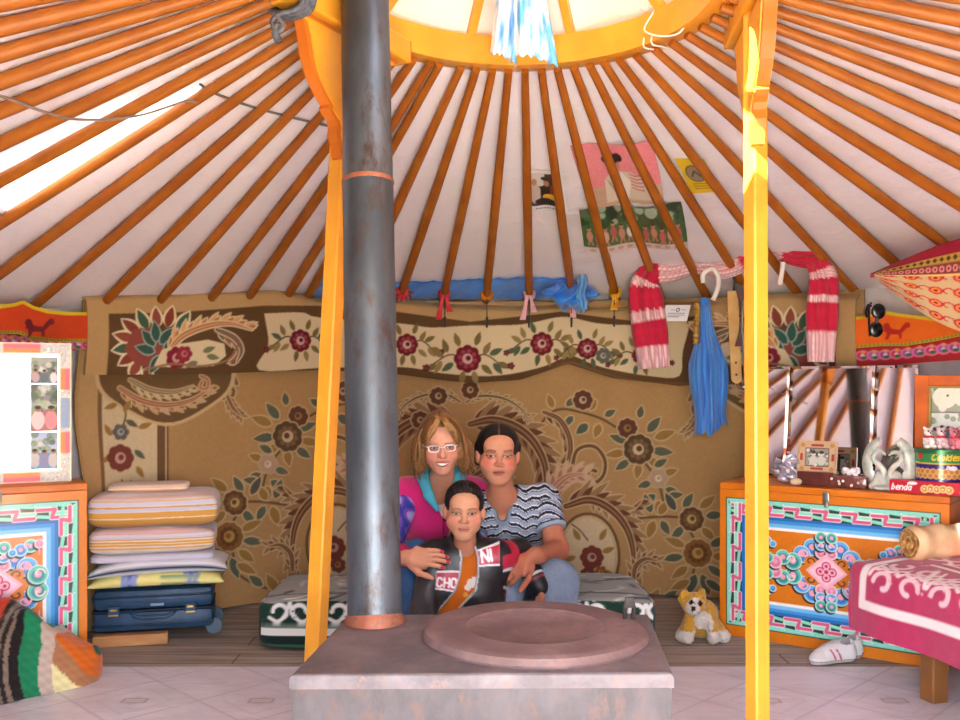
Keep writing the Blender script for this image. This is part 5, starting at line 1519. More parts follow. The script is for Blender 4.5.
def top2(V):
    x, y, z = V.T
    t, r = along(V, shr, elb); tL, rL = along(V, shl, elL)
    onarm = (t > .12) & (r < .085) & (x > .235)
    v = np.where(onarm, z * .2 + t * .26 + .02 * np.sin(x * 30), z + .010 * np.sin(x * 42) + .05 * (x - .1) ** 2 * 6 + .004 * np.sin(x * 110))
    f = (v / .0375) % 1
    C = bands(f, [(.24, '#20242f'), (.34, '#d8dbe0'), (.72, '#8d99aa'), (.82, '#4a5162'), (.92, '#b9bfca'), (9, '#20242f')])
    a, bb = np.array((.088, 3.80, .70)), np.array((.092, 3.785, .56)); tt = np.clip((V - a) @ (bb - a) / ((bb - a) @ (bb - a)), 0, 1.06)
    dist = np.linalg.norm((V - a - tt[:, None] * (bb - a))[:, [0, 2]], axis=1) - (.058 + tt * (.018 - .058))
    C[(dist < .014) & (y < 3.86)] = hx('#77828f')
    C[onarm & (t > .50)] = hx('#3a4252'); C[onarm & (t > .535)] = hx('#98a2b0')
    return C
to_obj('striped_top', sh, .0042, (), top2, CLOTH, W2, clip=[cut(shr, slv + (np.array(elb) - slv) * .05), cut(shl, slvL)])
jn = SDF(); leg(jn, (.035, 4.02, .30), kL, fL, .098, .080, .062); leg(jn, (.175, 4.02, .30), kR, fR, .098, .084, .064); jn.cone((.03, 4.04, .30), .10, (.18, 4.04, .30), .10, .04)
to_obj('jeans', jn, .008, (), solid('#74859a', .05), DENIM, W2, clip=[lambda X, Y, Z: .09 - Z + 0 * X + 0 * Y])
shoe(W2, (fL[0], fL[1], 0), (0, -1), '#3a3632'); shoe(W2, (fR[0], fR[1], 0), (.15, -1), '#3a3632')
hr = SDF(); e = H2.ell
e(hr, (0, -.018, .045), (.0825, .102, .086)); e(hr, (0, -.085, .0), (.055, .04, .06), .03)
e(hr, (0, .114, -.050), (.066, .100, .108), .010, -1); e(hr, (0, .0, -.135), (.12, .2, .10), .02, -1)
for sg in (-1, 1): hr.cone(H2.p(sg * .073, -.012, .035), .016, H2.p(sg * .072, -.040, -.030), .018, .02)
def hair2(V):
    q = H2.loc(V); a = np.arctan2(q[:, 0], q[:, 2] + .02); C = np.empty((len(V), 3)); C[:] = hx('#15100e')
    C = C * (1 + .5 * np.sin(a * 60 + q[:, 1] * 20) * .6)[:, None]; C[(np.abs(q[:, 0]) < .003) & (q[:, 2] > .04) & (q[:, 1] > -.02)] = hx('#6a4a3c'); return C
to_obj('hair', hr, .0035, (), hair2, HAIR, W2)
s = SDF(); s.cone(H2.p(0, -.105, .0), .035, H2.p(0, -.12, -.06), .02, .02); to_obj('ponytail', s, .005, (), solid('#15100e', .1), HAIR, W2)

# ------------------------------------------------------------------ woman in the pink vest
H1 = Head((-.156, 3.745, .858), .98, yaw=4, pitch=8, roll=-3, wide=.98)
hip1, neck1, shl1, shr1 = (-.17, 4.06, .30), (-.165, 3.87, .695), (-.305, 3.89, .640), (-.03, 3.90, .640)
el1, wr1 = (-.365, 3.66, .455), (-.262, 3.385, .470)
elR, wrR = (.0, 3.86, .43), (.02, 3.76, .40)
b = SDF(); H1.build(b, .98, 1.0, .8, 1)
core1 = SDF(); torso(core1, hip1, neck1, shl1, shr1, .10, .05, 1)
b.p += core1.inflate(-.018).p
b.cone((-.150, 3.79, .775), .047, (-.163, 3.86, .66), .056, .03)
b.cone(shl1, .045, el1, .038, .03).cone(el1, .038, wr1, .026, .02).cone(shr1, .045, elR, .038, .03).cone(elR, .038, wrR, .026, .02)
k1, f1, k2, f2 = (-.247, 3.56, .435), (-.238, 3.50, .10), (-.09, 3.69, .37), (-.11, 3.60, .10)
leg(b, (-.23, 4.04, .30), k1, f1, .07, .05, .035); leg(b, (-.11, 4.04, .30), k2, f2, .07, .05, .035)
nails1 = []
hand(b, wr1, (.86, -.30, .10), (.12, -.75, .62), thumb=1, sc=.98, nails=nails1, spread=6, curls=[(4, 8, 8), (8, 10, 10), (12, 14, 10), (16, 16, 12)], rw=.024)
hand(b, wrR, (.3, -.6, -.3), (.2, -.2, .9), thumb=-1, sc=.95)
def skin1(V):
    C = np.empty((len(V), 3)); C[:] = hx('#c98e70')
    H1.paint(V, C, '#d0937a', '#b4544e', '#8a5c3c', iris='#4a5a66', eye_h=.0046, red=.45, redc='#cf6058', smile=1, broww=.0028)
    for p, r, n in nails1:
        m = np.linalg.norm(V - p, axis=1) < r; C[m] = hx('#b8243a')
    return C
wrn = np.array(wr1)
V, q = b.mesh(.0085, [fineh(H1), (wrn - (.06, .10, .10), wrn + (.20, .06, .10), .0030)]); V = relax(V, q, 1, .35)
W1 = raw_mesh('person', V, q, skin1(V), SKIN, None, (-.17, 3.87, 0), True, 180)
tag(W1, 'smiling fair-haired woman with glasses in a pink vest, one hand on the boy', 'person')
vs = SDF(); vs.p += core1.inflate(.018).p
vs.cone(shl1, .060, np.array(shl1) + (-.02, -.01, -.03), .066, .02)
vs.cone((-.163, 3.86, .74), .072, (-.16, 3.80, .68), .070, .012, -1)
for dy_ in (0, .03, .06): vs.cone((-.155, 3.81 + dy_, .73), .066, (-.146, 3.79 + dy_ * .7, .575), .018, .006, -1)
def vest(V):
    x, y, z = V.T; C = np.empty((len(V), 3)); C[:] = hx('#cf2a72')
    C[z < .345] = hx('#4aa8bd')
    C[(np.abs(x + .150) < .004) & (y < 3.87) & (z < .585)] = hx('#8c1a4c')
    for zz in (.55, .47, .40): C[np.hypot(x + .138, z - zz) < .009] = hx('#3a1426')
    return C
to_obj('pink_vest', vs, .0046, (), vest, pmat('fleece', .95, .08, bump=.7, bscale=260, sheen=.4), W1, clip=[lambda X, Y, Z: .315 - Z + 0 * X + 0 * Y])
ts = SDF(); ts.p += core1.inflate(-.006).p
ts.cone((-.16, 3.80, .74), .062, (-.158, 3.745, .665), .052, .010, -1)
to_obj('white_shirt', ts, .0055, (), solid('#dcd8d4', .02), CLOTH, W1)
sv = SDF(); sv.cone(shl1, .058, el1, .054, .03).cone(el1, .054, np.array(wr1) * .86 + np.array(el1) * .14, .038, .02).cone(shr1, .054, elR, .05, .03).cone(elR, .05, wrR, .036, .02)
def sleeves(V):
    x, y, z = V.T; t = np.sin(x * 70 + 1) + np.sin(z * 60 + y * 30) + np.sin((x + z) * 90)
    C = bands(t, [(-.9, '#3c3f9a'), (.0, '#6a4fb0'), (.9, '#b48ad0'), (9, '#8fb8e0')])
    u, r = along(V, el1, wr1); C[(u > .66) & (r < .07)] = hx('#b3295c'); return C
to_obj('printed_sleeves', sv, .0055, (), sleeves, CLOTH, W1)
co = SDF()
for sg in (-1, 1):
    co.chain([(-.163, 3.935, .735), (-.163 + sg * .058, 3.90, .735), (-.160 + sg * .074, 3.83, .715), (-.155 + sg * .052, 3.755, .655), (-.150 + sg * .022, 3.735, .600)], [.020, .022, .024, .020, .010], .012)
to_obj('collar', co, .0045, (), lambda V: np.where(((np.abs(V[:, 0] + .157) < .052) & (V[:, 1] < 3.80) & (V[:, 0] > -.157))[:, None], np.array(hx('#d8d4c6')), np.array(hx('#4fb2c8'))), CLOTH, W1)
jn = SDF(); leg(jn, (-.23, 4.04, .30), k1, f1, .088, .070, .056); leg(jn, (-.11, 4.04, .30), k2, f2, .088, .068, .055)
to_obj('jeans', jn, .008, (), solid('#3f6491', .05), DENIM, W1, clip=[lambda X, Y, Z: .09 - Z + 0 * X + 0 * Y])
shoe(W1, (f1[0], f1[1], 0), (0, -1), '#5a4a40'); shoe(W1, (f2[0], f2[1], 0), (0, -1), '#5a4a40')
# hair: a cap and long loose locks
hr = SDF(); e = H1.ell
e(hr, (0, -.022, .050), (.084, .102, .094)); e(hr, (0, -.05, -.03), (.085, .07, .10), .03)
e(hr, (0, .100, -.035), (.066, .092, .108), .012, -1)
for sg in (-1, 1): hr.cone(H1.p(sg * .082, -.02, .03), .028, H1.p(sg * .100, -.03, -.10), .026, .03)
def hair1(V):
    q = H1.loc(V); a = np.arctan2(q[:, 0], q[:, 2] + .03); C = np.empty((len(V), 3)); C[:] = hx('#8e6238')
    C *= (1 + .10 * np.sin(a * 37 + q[:, 1] * 50 + 3 * np.sin(q[:, 2] * 40)) + .08 * np.sin(a * 71 + q[:, 2] * 90))[:, None]
    d = np.exp(-((q[:, 0] - .005) / .016) ** 2 - ((q[:, 1] - .04) / .06) ** 2) * (q[:, 2] > .09); C = C * (1 - .7 * d[:, None]); return C
hair_o = to_obj('hair', hr, .004, (), hair1, HAIR, W1)
LK = [mat('hair lock fair', '#a87e4e', .45), mat('hair lock brown', '#8a5a32', .45), mat('hair lock dark', '#5f3d24', .45)]
rl = random.Random(5)
def lock(pts, r, mi):
    P = bez(pts, 14); n = len(P); mbh.mat(mi); mbh.tube([H1.p(*p) for p in P], [r * (.5 + .5 * math.sin(PI * min(1, .15 + .85 * i / (n - 1)))) * (1 - .75 * (i / (n - 1)) ** 3) for i in range(n)], 6, squash=.5)
mbh = MB()
for k in range(150):
    sg = rl.choice((-1, 1)); f = rl.random()
    y0 = rl.uniform(-.07, .045); out = .088 + rl.uniform(0, .016)
    end = -.06 - rl.random() * .10
    lock([(sg * .006, y0 + .02, .142 - abs(y0) * .2), (sg * .050, y0 + rl.uniform(-.01, .015), .118), (sg * (out - .004), y0 * .8, .05), (sg * (out + .010 + rl.uniform(-.012, .020)), y0 * .8 - .01 + rl.uniform(-.01, .03), -.03), (sg * (out + rl.uniform(-.030, .040)), y0 * .7 - .01 + rl.uniform(-.03, .04), end)], rl.uniform(.0035, .0075), rl.choice((0, 1, 1, 2)))
for k in range(46):     # fringe swept to both sides
    sg = 1 if rl.random() < .62 else -1; x0 = rl.uniform(-.008, .014)
    lock([(x0, .030, .138), (x0 + sg * .018, .080, .112), (x0 + sg * rl.uniform(.034, .050), .094, .070 + rl.uniform(-.006, .012)), (sg * rl.uniform(.062, .076), .070, .028 + rl.uniform(-.03, .02))], rl.uniform(.003, .005), rl.choice((0, 0, 1)))
mbh.build('hair_locks', LK, W1, angle=180)
mb = MB(); GLS = mat('pale spectacle frame', '#efe4e2', .3)
for sg in (-1, 1):
    rim = [(sg * (.033 + .0215 * math.copysign(abs(math.cos(t)) ** .6, math.cos(t))), .099 - .008 * abs(math.cos(t)), .006 + .0125 * math.copysign(abs(math.sin(t)) ** .6, math.sin(t))) for t in np.linspace(0, 2 * PI, 28)]
    mb.tube([H1.p(*p) for p in rim], .0026, 6, cap=False)
    mb.tube([H1.p(sg * .054, .092, .012), H1.p(sg * .074, .060, .012), H1.p(sg * .080, -.005, .010)], .0016, 6)
mb.tube([H1.p(-.012, .099, .010), H1.p(0, .104, .012), H1.p(.012, .099, .010)], .0014, 6)
mb.build('glasses', GLS, W1)

# ------------------------------------------------------------------ boy
H0 = Head((-.058, 3.415, .634), .86, yaw=1, pitch=2, roll=1.5, wide=1.06)
hip0, neck0, shl0, shr0 = (-.052, 3.49, .10), (-.055, 3.475, .515), (-.172, 3.46, .455), (.062, 3.475, .455)
el0, wr0 = (.150, 3.565, .462), (.222, 3.50, .345)
elB, wrB = (-.205, 3.375, .28), (-.15, 3.22, .22)
b = SDF(); H0.build(b, 1.10, 1.05, .1)
core0 = SDF(); torso(core0, hip0, neck0, shl0, shr0, .084, .045)
b.p += core0.inflate(-.016).p
b.cone((-.056, 3.445, .56), .040, (-.055, 3.475, .49), .046, .02)
b.cone(shl0, .036, elB, .032, .02).cone(elB, .032, wrB, .022, .02).cone(shr0, .036, el0, .032, .02).cone(el0, .032, wr0, .022, .02)
kb, fb, kc, fc = (-.13, 3.15, .20), (-.12, 2.95, .06), (.02, 3.15, .20), (.02, 2.95, .06)
leg(b, (-.09, 3.48, .09), kb, fb, .055, .042, .03); leg(b, (-.01, 3.48, .09), kc, fc, .055, .042, .03)
hand(b, wr0, (.22, -.12, -.95), (.35, -.85, .05), thumb=-1, sc=.74, curls=[(20, 24, 20)] * 4)
hand(b, wrB, (.3, -.8, -.2), (.2, .1, .9), thumb=1, sc=.72)
def skin0(V):
    C = np.empty((len(V), 3)); C[:] = hx('#b77a5c')
    return H0.paint(V, C, '#c18a6a', '#a65c52', '#3a2a24', eye_h=.0042, red=.55, redc='#c25a4c', broww=.0026)
wrn = np.array(wr0)
V, q = b.mesh(.0085, [fineh(H0), (wrn - .10, wrn + .06, .0032)]); V = relax(V, q, 1, .35)
BOY = raw_mesh('person', V, q, skin0(V), SKIN, None, (-.05, 3.45, 0), True, 180)
tag(BOY, 'small boy with short black hair in a black and red jacket over an orange shirt', 'person')
hr = SDF(); e = H0.ell
e(hr, (0, -.018, .046), (.0795, .098, .0885)); e(hr, (0, .112, -.038), (.073, .100, .112), .008, -1); e(hr, (0, .02, -.13), (.2, .22, .13), .01, -1)
V, q = hr.mesh(.0032); V = relax(V, q, 1, .4); V += RNG.normal(0, .0009, V.shape)
raw_mesh('hair', V, q, solid('#17110f', .25)(V), HAIR, BOY, None, True, 180)
tsh = SDF(); tsh.p += core0.inflate(-.002).p; tsh.cone((-.056, 3.43, .57), .05, (-.055, 3.42, .50), .040, .01, -1)
def tee(V):
    C = np.empty((len(V), 3)); C[:] = hx('#c2641c'); x, y, z = V.T
    for px_, pz_, r_ in ((-.032, .375, .016), (-.044, .362, .012), (-.022, .388, .010)): C[np.hypot(x - px_, z - pz_) < r_] = hx('#d9d3cc')
    C[np.hypot(x + .052, z - .335) < .010] = hx('#d8a040'); return C
to_obj('orange_shirt', tsh, .0045, (), tee, CLOTH, BOY)
jk = SDF(); jk.p += core0.inflate(.015).p
jk.cone(shl0, .054, elB, .048, .03).cone(elB, .048, wrB, .038, .02).cone(shr0, .054, el0, .050, .03).cone(el0, .050, np.array(wr0), .040, .02)
jk.cone((-.055, 3.475, .515), .060, (-.055, 3.47, .555), .056, .02)
jk.cone((-.056, 3.45, .64), .055, (-.055, 3.45, .52), .046, .008, -1)
def open_front(X, Y, Z):
    zc = np.array([.05, .25, .298, .353, .41, .466, .53, .60]); le = np.array([-.20, -.17, -.132, -.086, -.068, -.063, -.075, -.085]); ri = np.array([-.12, -.10, -.072, -.022, -.012, -.012, -.030, -.03])
    l, r = np.interp(Z, zc, le), np.interp(Z, zc, ri); d = np.minimum(X - l, r - X)
    return np.where(Y < 3.46, d, -1.)
CJ = Canvas(-.30, .20, .05, .62, 900, '#1a1a1d')
RED = '#b21f3c'
def word(txt, x, z, h, ang, c='#ece8e8', wd=.0085):
    G = {'N': [[(0, 0), (0, 1)], [(0, 1), (.6, 0)], [(.6, 0), (.6, 1)]], 'I': [[(0, 0), (0, 1)]], 'C': [[(.58, .82), (.45, 1), (.15, 1), (0, .8), (0, .2), (.15, 0), (.45, 0), (.58, .18)]], 'H': [[(0, 0), (0, 1)], [(.6, 0), (.6, 1)], [(0, .5), (.6, .5)]], 'O': [[(.15, 0), (0, .2), (0, .8), (.15, 1), (.45, 1), (.6, .8), (.6, .2), (.45, 0), (.15, 0)]]}
    a = math.radians(ang); ca, sa = math.cos(a), math.sin(a); ox = 0
    for ch in txt:
        for st in G[ch]: CJ.stroke([(x + (ox + px * h) * ca - py * h * sa, z + (ox + px * h) * sa + py * h * ca) for px, py in st], wd, c)
        ox += (.32 if ch == 'I' else .86) * h
def bandq(pts): CJ.poly(pts, '#e6e2e2'); c = np.mean(pts, 0); CJ.poly([tuple(c + (np.array(p) - c) * np.array((.985, .82))) for p in pts], RED)
zpx = lambda px, py, D=3.36: ((px - 480) / F * D, CAMZ - (py - HY) / F * D)
bandq([zpx(474, 554), zpx(500, 545), zpx(500, 568), zpx(478, 569)])
bandq([zpx(436, 572), zpx(462, 573), zpx(458, 594), zpx(435, 590)])
word('NI', *zpx(482.5, 564.5), .040, 8, wd=.0085)
word('CHO', *zpx(436.6, 587.5), .030, -4, wd=.0068)
def jacket(V):
    x, y, z = V.T; C = CJ.get(x, z)
    fr = y < 3.48
    C = np.where(fr[:, None], C, np.array(hx('#1a1a1d')))
    t, r = along(V, shr0, el0); t2, r2 = along(V, el0, wr0)
    arm = (x > .085)
    ca = np.empty_like(C); ca[:] = hx('#1c1c1f')
    ca[(t > .12) & (t < .58) & (z > .425)] = hx(RED)
    ca[(t2 > .18) & (t2 < .42) & (x < .205)] = hx(RED); ca[np.abs(t2 - .45) < .022] = hx('#cfcaca')
    ca[np.abs(t2 - .74) < .03] = hx('#bdb8b6'); ca[np.abs(t2 - .86) < .03] = hx('#7c2436')
    C = np.where(arm[:, None], ca, C)
    al = (x < -.165) & (z < .40); C[al] = hx('#33343a')
    X, Y, Z = x, y, z
    d = open_front(X, Y, Z); C[(np.abs(d) < .009) & (y < 3.452)] = hx('#a5a2a0')
    rim = (z > .555); C[rim & (y < 3.5)] = hx('#2a2a2e')
    return C
to_obj('jacket', jk, .0036, (), jacket, LEATHER, BOY, clip=[open_front, lambda X, Y, Z: .05 - Z + 0 * X + 0 * Y])
jn = SDF(); leg(jn, (-.09, 3.48, .09), kb, fb, .068, .056, .045); leg(jn, (-.01, 3.48, .09), kc, fc, .068, .056, .045)
to_obj('trousers', jn, .008, (), solid('#3a3f48', .05), DENIM, BOY, clip=[lambda X, Y, Z: .012 - Z + 0 * X + 0 * Y])
shoe(BOY, (fb[0], fb[1], 0), (0, -1), '#c8c4be', .72); shoe(BOY, (fc[0], fc[1], 0), (0, -1), '#c8c4be', .72)
# ================================================================== mirror and things on the right chest
PRINT = pmat('printed paper', .45, .4)
GLOSSP = pmat('printed gloss', .25, .5, coat=.3)
def mirror_mat():
    m, nt, b = nodes_of('silvered glass'); b.inputs['Base Color'].default_value = (.86, .87, .87, 1); b.inputs['Metallic'].default_value = 1; b.inputs['Roughness'].default_value = .03
    return m
MIR = mirror_mat()
GLASS = None
def glass_mat():
    m, nt, b = nodes_of('clear picture glass'); b.inputs['Base Color'].default_value = (.95, .96, .97, 1); b.inputs['Roughness'].default_value = .04; b.inputs['Transmission Weight'].default_value = 1; b.inputs['IOR'].default_value = 1.3
    return m
dR, bR, HR = RCH['d'], RCH['back'], RCH['H']
mir = thing('table_mirror', on(RCH, 828, .27), 'three-panel mirror standing on the orange chest', 'mirror')
MTOP = .515
BACKM = mat('mirror backing', '#5a3a24', .7)
for pa, pb, name in ((744, 785.5, 'side_panel'), (786.5, 871.5, 'centre_panel'), (872.5, 915, 'side_panel')):
    a, c = on(RCH, pa, .27), on(RCH, pb, .27)
    u = (c - a).normalized(); zz = (Vector((0, 0, 1)) * .991 + bR * .135).normalized(); n = u.cross(zz); w = (c - a).length; b0 = .012
    o0 = a + zz * .004
    mb = MB()
    q = lambda x, z, f: o0 + u * x + zz * z + n * f
    outer = [q(0, 0, .004), q(w, 0, .004), q(w, MTOP, .004), q(0, MTOP, .004)]
    inner = [q(b0, b0, .008), q(w - b0, b0, .008), q(w - b0, MTOP - b0, .008), q(b0, MTOP - b0, .008)]
    back = [q(0, 0, -.008), q(w, 0, -.008), q(w, MTOP, -.008), q(0, MTOP, -.008)]
    vs = outer + inner + back
    mb.add(vs, [[4, 5, 6, 7]] + [[k, (k + 1) % 4, 4 + (k + 1) % 4, 4 + k] for k in range(4)])
    mb.mat(1); mb.add(vs, [[11, 10, 9, 8]] + [[8 + k, 8 + (k + 1) % 4, (k + 1) % 4, k] for k in range(4)])
    po = mb.build(name, [MIR, BACKM], mir, smooth=False)
    if name == 'centre_panel' or pa > 850:
        for zc in (.41, .12):
            m2 = MB(); m2.ball(q(.004, zc, .008), .006, n=10, m=6); m2.build('clip', mat('white clip', '#e8e6e2', .3), po)

def photo_canvas(w, h, seed, sky, ground, folk, n, res=700):
    cv = Canvas(0, w, 0, h, res, sky); r = np.random.default_rng(seed)
    cv.rect(0, 0, w, h * .45, ground)
    for _ in range(26): cv.disc(r.uniform(0, w), r.uniform(h * .35, h * .95), r.uniform(.04, .12) * h, r.choice(['#5d7250', '#7f8f6a', '#46583f', '#a7b48f', '#d6d8cc']), al=.7)
    for k in range(n):
        x = w * (k + .5) / n + r.uniform(-.02, .02) * w; y = h * r.uniform(.18, .30); s = h * .16
        cv.disc(x, y, s * .8, folk[k % len(folk)], ry=s * 1.25); cv.disc(x, y + s * 1.5, s * .42, '#a5775c'); cv.disc(x, y + s * 1.68, s * .40, '#2a201c', ry=s * .25)
    return cv
def stand_sheet(cv, o, u, m, parent, name, th=.003, nu=None, up=(0, 0, 1)):
    return flat_sheet(name, cv, tuple(o), tuple(u), up, m, parent, th=th, nu=nu)

# tall orange frame with three photographs
fa = on(RCH, 915, .24); fw, fh = .30, .47
fr = thing('photo_frame', fa + dR * fw / 2, 'tall orange frame with a column of photographs standing behind the tins', 'picture frame')
q = lambda x, z, f=0: fa + dR * x + Vector((0, 0, z)) - bR * f
FROR = mat('orange frame paint', '#d8660f', .4, c2='#c2560a', scale=8)
mb = MB()
for x, z, sx, sz in ((.027, fh / 2, .054, fh), (fw - .027, fh / 2, .054, fh), (fw / 2, .025, fw - .1, .05), (fw / 2, fh - .022, fw - .1, .044)):
    mb.box(q(x, z, .0), (sx, .022, sz), RCH['M'], .004)
mb.build('frame', FROR, fr, smooth=False)
mb = MB(); g = .06
for x, z, sx, sz in ((.0585, fh / 2, .009, fh - .1), (fw - .0585, fh / 2, .009, fh - .1), (fw / 2, .0545, fw - .11, .009), (fw / 2, fh - .0485, fw - .11, .009)): mb.box(q(x, z, .004), (sx, .020, sz), RCH['M'], .002)
mb.build('gilt_slip', mat('gilt', '#a08a4a', .45, metal=.5), fr, smooth=False)
for k, (sky, gr, folk, n) in enumerate([('#b9d2e6', '#7a93b0', ['#2f5f9a', '#b8464a', '#e0ddd8', '#4a6a8a'], 4), ('#dfe6e2', '#7d9a5c', ['#d8d4cc', '#8a6a5a', '#54708a', '#b8a090', '#c04848'], 7), ('#c9d3d0', '#9aa38e', ['#ece4d6', '#f2ecdf'], 2)]):
    cv = photo_canvas(.17, .125, 20 + k, sky, gr, folk, n)
    if k == 2:
        for x, y, r_ in ((.05, .06, .045), (.12, .065, .042), (.06, .10, .028), (.125, .10, .025)): cv.disc(x, y, r_, '#efe6d4'); cv.disc(x + .01, y + .008, .005, '#40302a')
    flat_sheet('photo', cv, tuple(q(.064, .063 + k * .128, .004)), tuple(dR), (0, 0, 1), PRINT, fr, th=.002)

# round biscuit tin
tc_ = on(RCH, 941, .13); tr = .095
tin = thing('biscuit_tin', tc_ + Vector((0, 0, .052)), 'round green and purple biscuit tin on the red box', 'tin')
cv = Canvas(-PI * tr, PI * tr, 0, .125, 700, '#3b2a78')
cv.rect(-1, .070, 1, .125, '#2f8a4e'); cv.rect(-1, .067, 1, .073, '#c9b23a')
LET = {'b': [[(0, 1), (0, 0)], [(0, .5), (.2, .65), (.42, .35), (.2, 0), (0, .15)]], 'B': [[(0, 0), (0, 1), (.4, 1), (.55, .8), (.4, .55), (0, .52)], [(.4, .55), (.6, .3), (.45, 0), (0, 0)]], 'e': [[(0, .35), (.5, .35), (.45, .6), (.2, .68), (0, .4), (.1, .05), (.45, .05)]], 'n': [[(0, 0), (0, .65)], [(0, .5), (.25, .68), (.45, .5), (.45, 0)]], 'd': [[(.45, 1), (.45, 0)], [(.45, .5), (.2, .65), (0, .35), (.2, 0), (.45, .2)]], 'a': [[(.45, .65), (.45, 0)], [(.45, .5), (.2, .65), (0, .35), (.2, 0), (.45, .2)]], 'i': [[(0, 0), (0, .62)], [(0, .8), (0, .86)]], 's': [[(.42, .6), (.1, .62), (.05, .42), (.4, .28), (.38, .05), (0, .05)]], 'o': [[(.2, .66), (0, .35), (.2, 0), (.42, .3), (.2, .66)]], 'k': [[(0, 0), (0, 1)], [(.4, .65), (0, .3), (.42, 0)]], 'C': [[(.55, .85), (.3, 1), (0, .6), (.05, .2), (.3, 0), (.55, .15)]], 'h': [[(0, 0), (0, 1)], [(0, .5), (.25, .68), (.45, .5), (.45, 0)]], 'r': [[(0, 0), (0, .65)], [(0, .45), (.2, .65), (.38, .6)]], 'l': [[(0, 0), (0, 1)]], 't': [[(.15, 1), (.15, .1), (.35, .02)], [(0, .65), (.38, .65)]]}
def script(cv, txt, x, y, h, wd, c, slant=.25):
    ox = 0
    for ch in txt:
        if ch == ' ': ox += .4; continue
        for st in LET[ch]: cv.stroke([(x + (ox + px + py * slant) * h, y + py * h) for px, py in st], wd, c)
        ox += .3 if ch in 'il' else (.8 if ch in 'BC' else .62)
script(cv, 'Cookies', -.035, .083, .026, .005, '#e8c93a'); script(cv, 'Cookies', .16, .083, .026, .005, '#e8c93a')
for x in np.arange(-.28, .29, .022):
    for dy in (0, .016): cv.disc(x + dy * .6, .022 + dy, .013, '#d8a860'); cv.disc(x + dy * .6, .022 + dy, .008, '#b87c3c')
cv.disc(.045, .052, .016, '#e9e4ee', ry=.009); cv.disc(-.085, .098, .014, '#c02a36'); script(cv, 'Bisk', .02, .050, .012, .003, '#f0eaf4')
a0 = math.atan2(-tc_.y, -tc_.x)
X, Y = np.meshgrid(np.linspace(cv.x0, cv.x1, 300), np.linspace(0, .125, 64))
P = np.stack([tc_.x + tr * np.cos(a0 + X / tr), tc_.y + tr * np.sin(a0 + X / tr), HR + .052 + Y], -1)
painted('tin_body', P, cv.get(X, Y), GLOSSP, tin, th=.002)
mb = MB(); mb.lathe([(0, HR + .176), (tr - .002, HR + .176), (tr + .003, HR + .174), (tr + .003, HR + .160), (tr + .001, HR + .159)], (tc_.x, tc_.y, 0), 48); mb.build('tin_lid', mat('tin lid green', '#3c7a4c', .3, metal=.4), tin)

# flat red biscuit box
bx = on(RCH, 938, .13); cvx = Canvas(-.16, .16, 0, .05, 900, '#c01f34')
script(cvx, 'benda', -.152, .012, .024, .0042, '#f6ecea'); cvx.disc(-.075, .040, .018, '#f2e4e2', ry=.0065)
for k, x in enumerate((-.03, -.008, .014, .036, .058)): cvx.disc(x, .020 + .003 * (k % 2), .0155, '#e8c98a'); cvx.disc(x, .020 + .003 * (k % 2), .010, '#c08a44'); cvx.disc(x - .002, .021, .004, '#f0deb0')
script(cvx, 'bi', .098, .012, .024, .0042, '#f6ecea'); cvx.disc(.13, .024, .014, '#d98a2a')
rb = thing('biscuit_box', bx, 'flat red biscuit box on the right end of the orange chest', 'box')
o = bx - bR * .098
flat_sheet('printed_front', cvx, (o.x, o.y, HR + .001), tuple(dR), (0, 0, 1), GLOSSP, rb, th=.002)
mb = MB(); mb.box((bx.x, bx.y, HR + .026), (.32, .19, .05), RCH['M'], .003); mb.build('carton', mat('red carton', '#b81f36', .35, c2='#a81a30', scale=10, coat=.2), rb, smooth=False)

# three china bears on the tin
for k, (px, col, what) in enumerate(((928, '#e8dedb', 'white china bear figurine, leftmost of the three on the tin'), (941, '#e6ccd0', 'pale pink china bear figurine, middle one of the three on the tin'), (954, '#d8808e', 'rosy china bear figurine, rightmost of the three on the tin'))):
    p = on(RCH, px, .085 if k != 1 else .10); s = SDF(); g = lambda x, y, z: (p.x + x, p.y + y, HR + .177 + z)
    s.ell(g(0, 0, .028), (.020, .018, .026), None, .01).ell(g(0, -.003, .066), (.018, .017, .017), None, .008).ell(g(0, -.017, .062), (.008, .007, .007), None, .005)
    for sg in (-1, 1):
        s.ell(g(sg * .014, 0, .082), (.007, .005, .007), None, .004).cone(g(sg * .016, -.006, .042), .008, g(sg * .012, -.020, .030), .0075, .006).cone(g(sg * .012, -.008, .010), .010, g(sg * .014, -.022, .010), .010, .006)
    V, q_ = s.mesh(.0032); d = V - np.array(g(0, 0, 0)); C = np.empty((len(V), 3)); C[:] = hx(col)
    for sg in (-1, 1): C[np.linalg.norm(d - np.array((sg * .007, -.018, .070)), axis=1) < .0042] = hx('#241a1a')
    C[(np.abs(d[:, 2] - .048) < .005)] = hx('#c22f44'); C[np.linalg.norm(d - np.array((0, -.024, .063)), axis=1) < .004] = hx('#5a2a2a')
    if k == 1: C[d[:, 2] > .086] = hx('#8c5a5c')
    tag(raw_mesh('bear_figurine', V, q_, C, pmat('glazed china', .2, .5, coat=.5), None, None, True, 180), what, 'figurine', 'china bears on the tin')

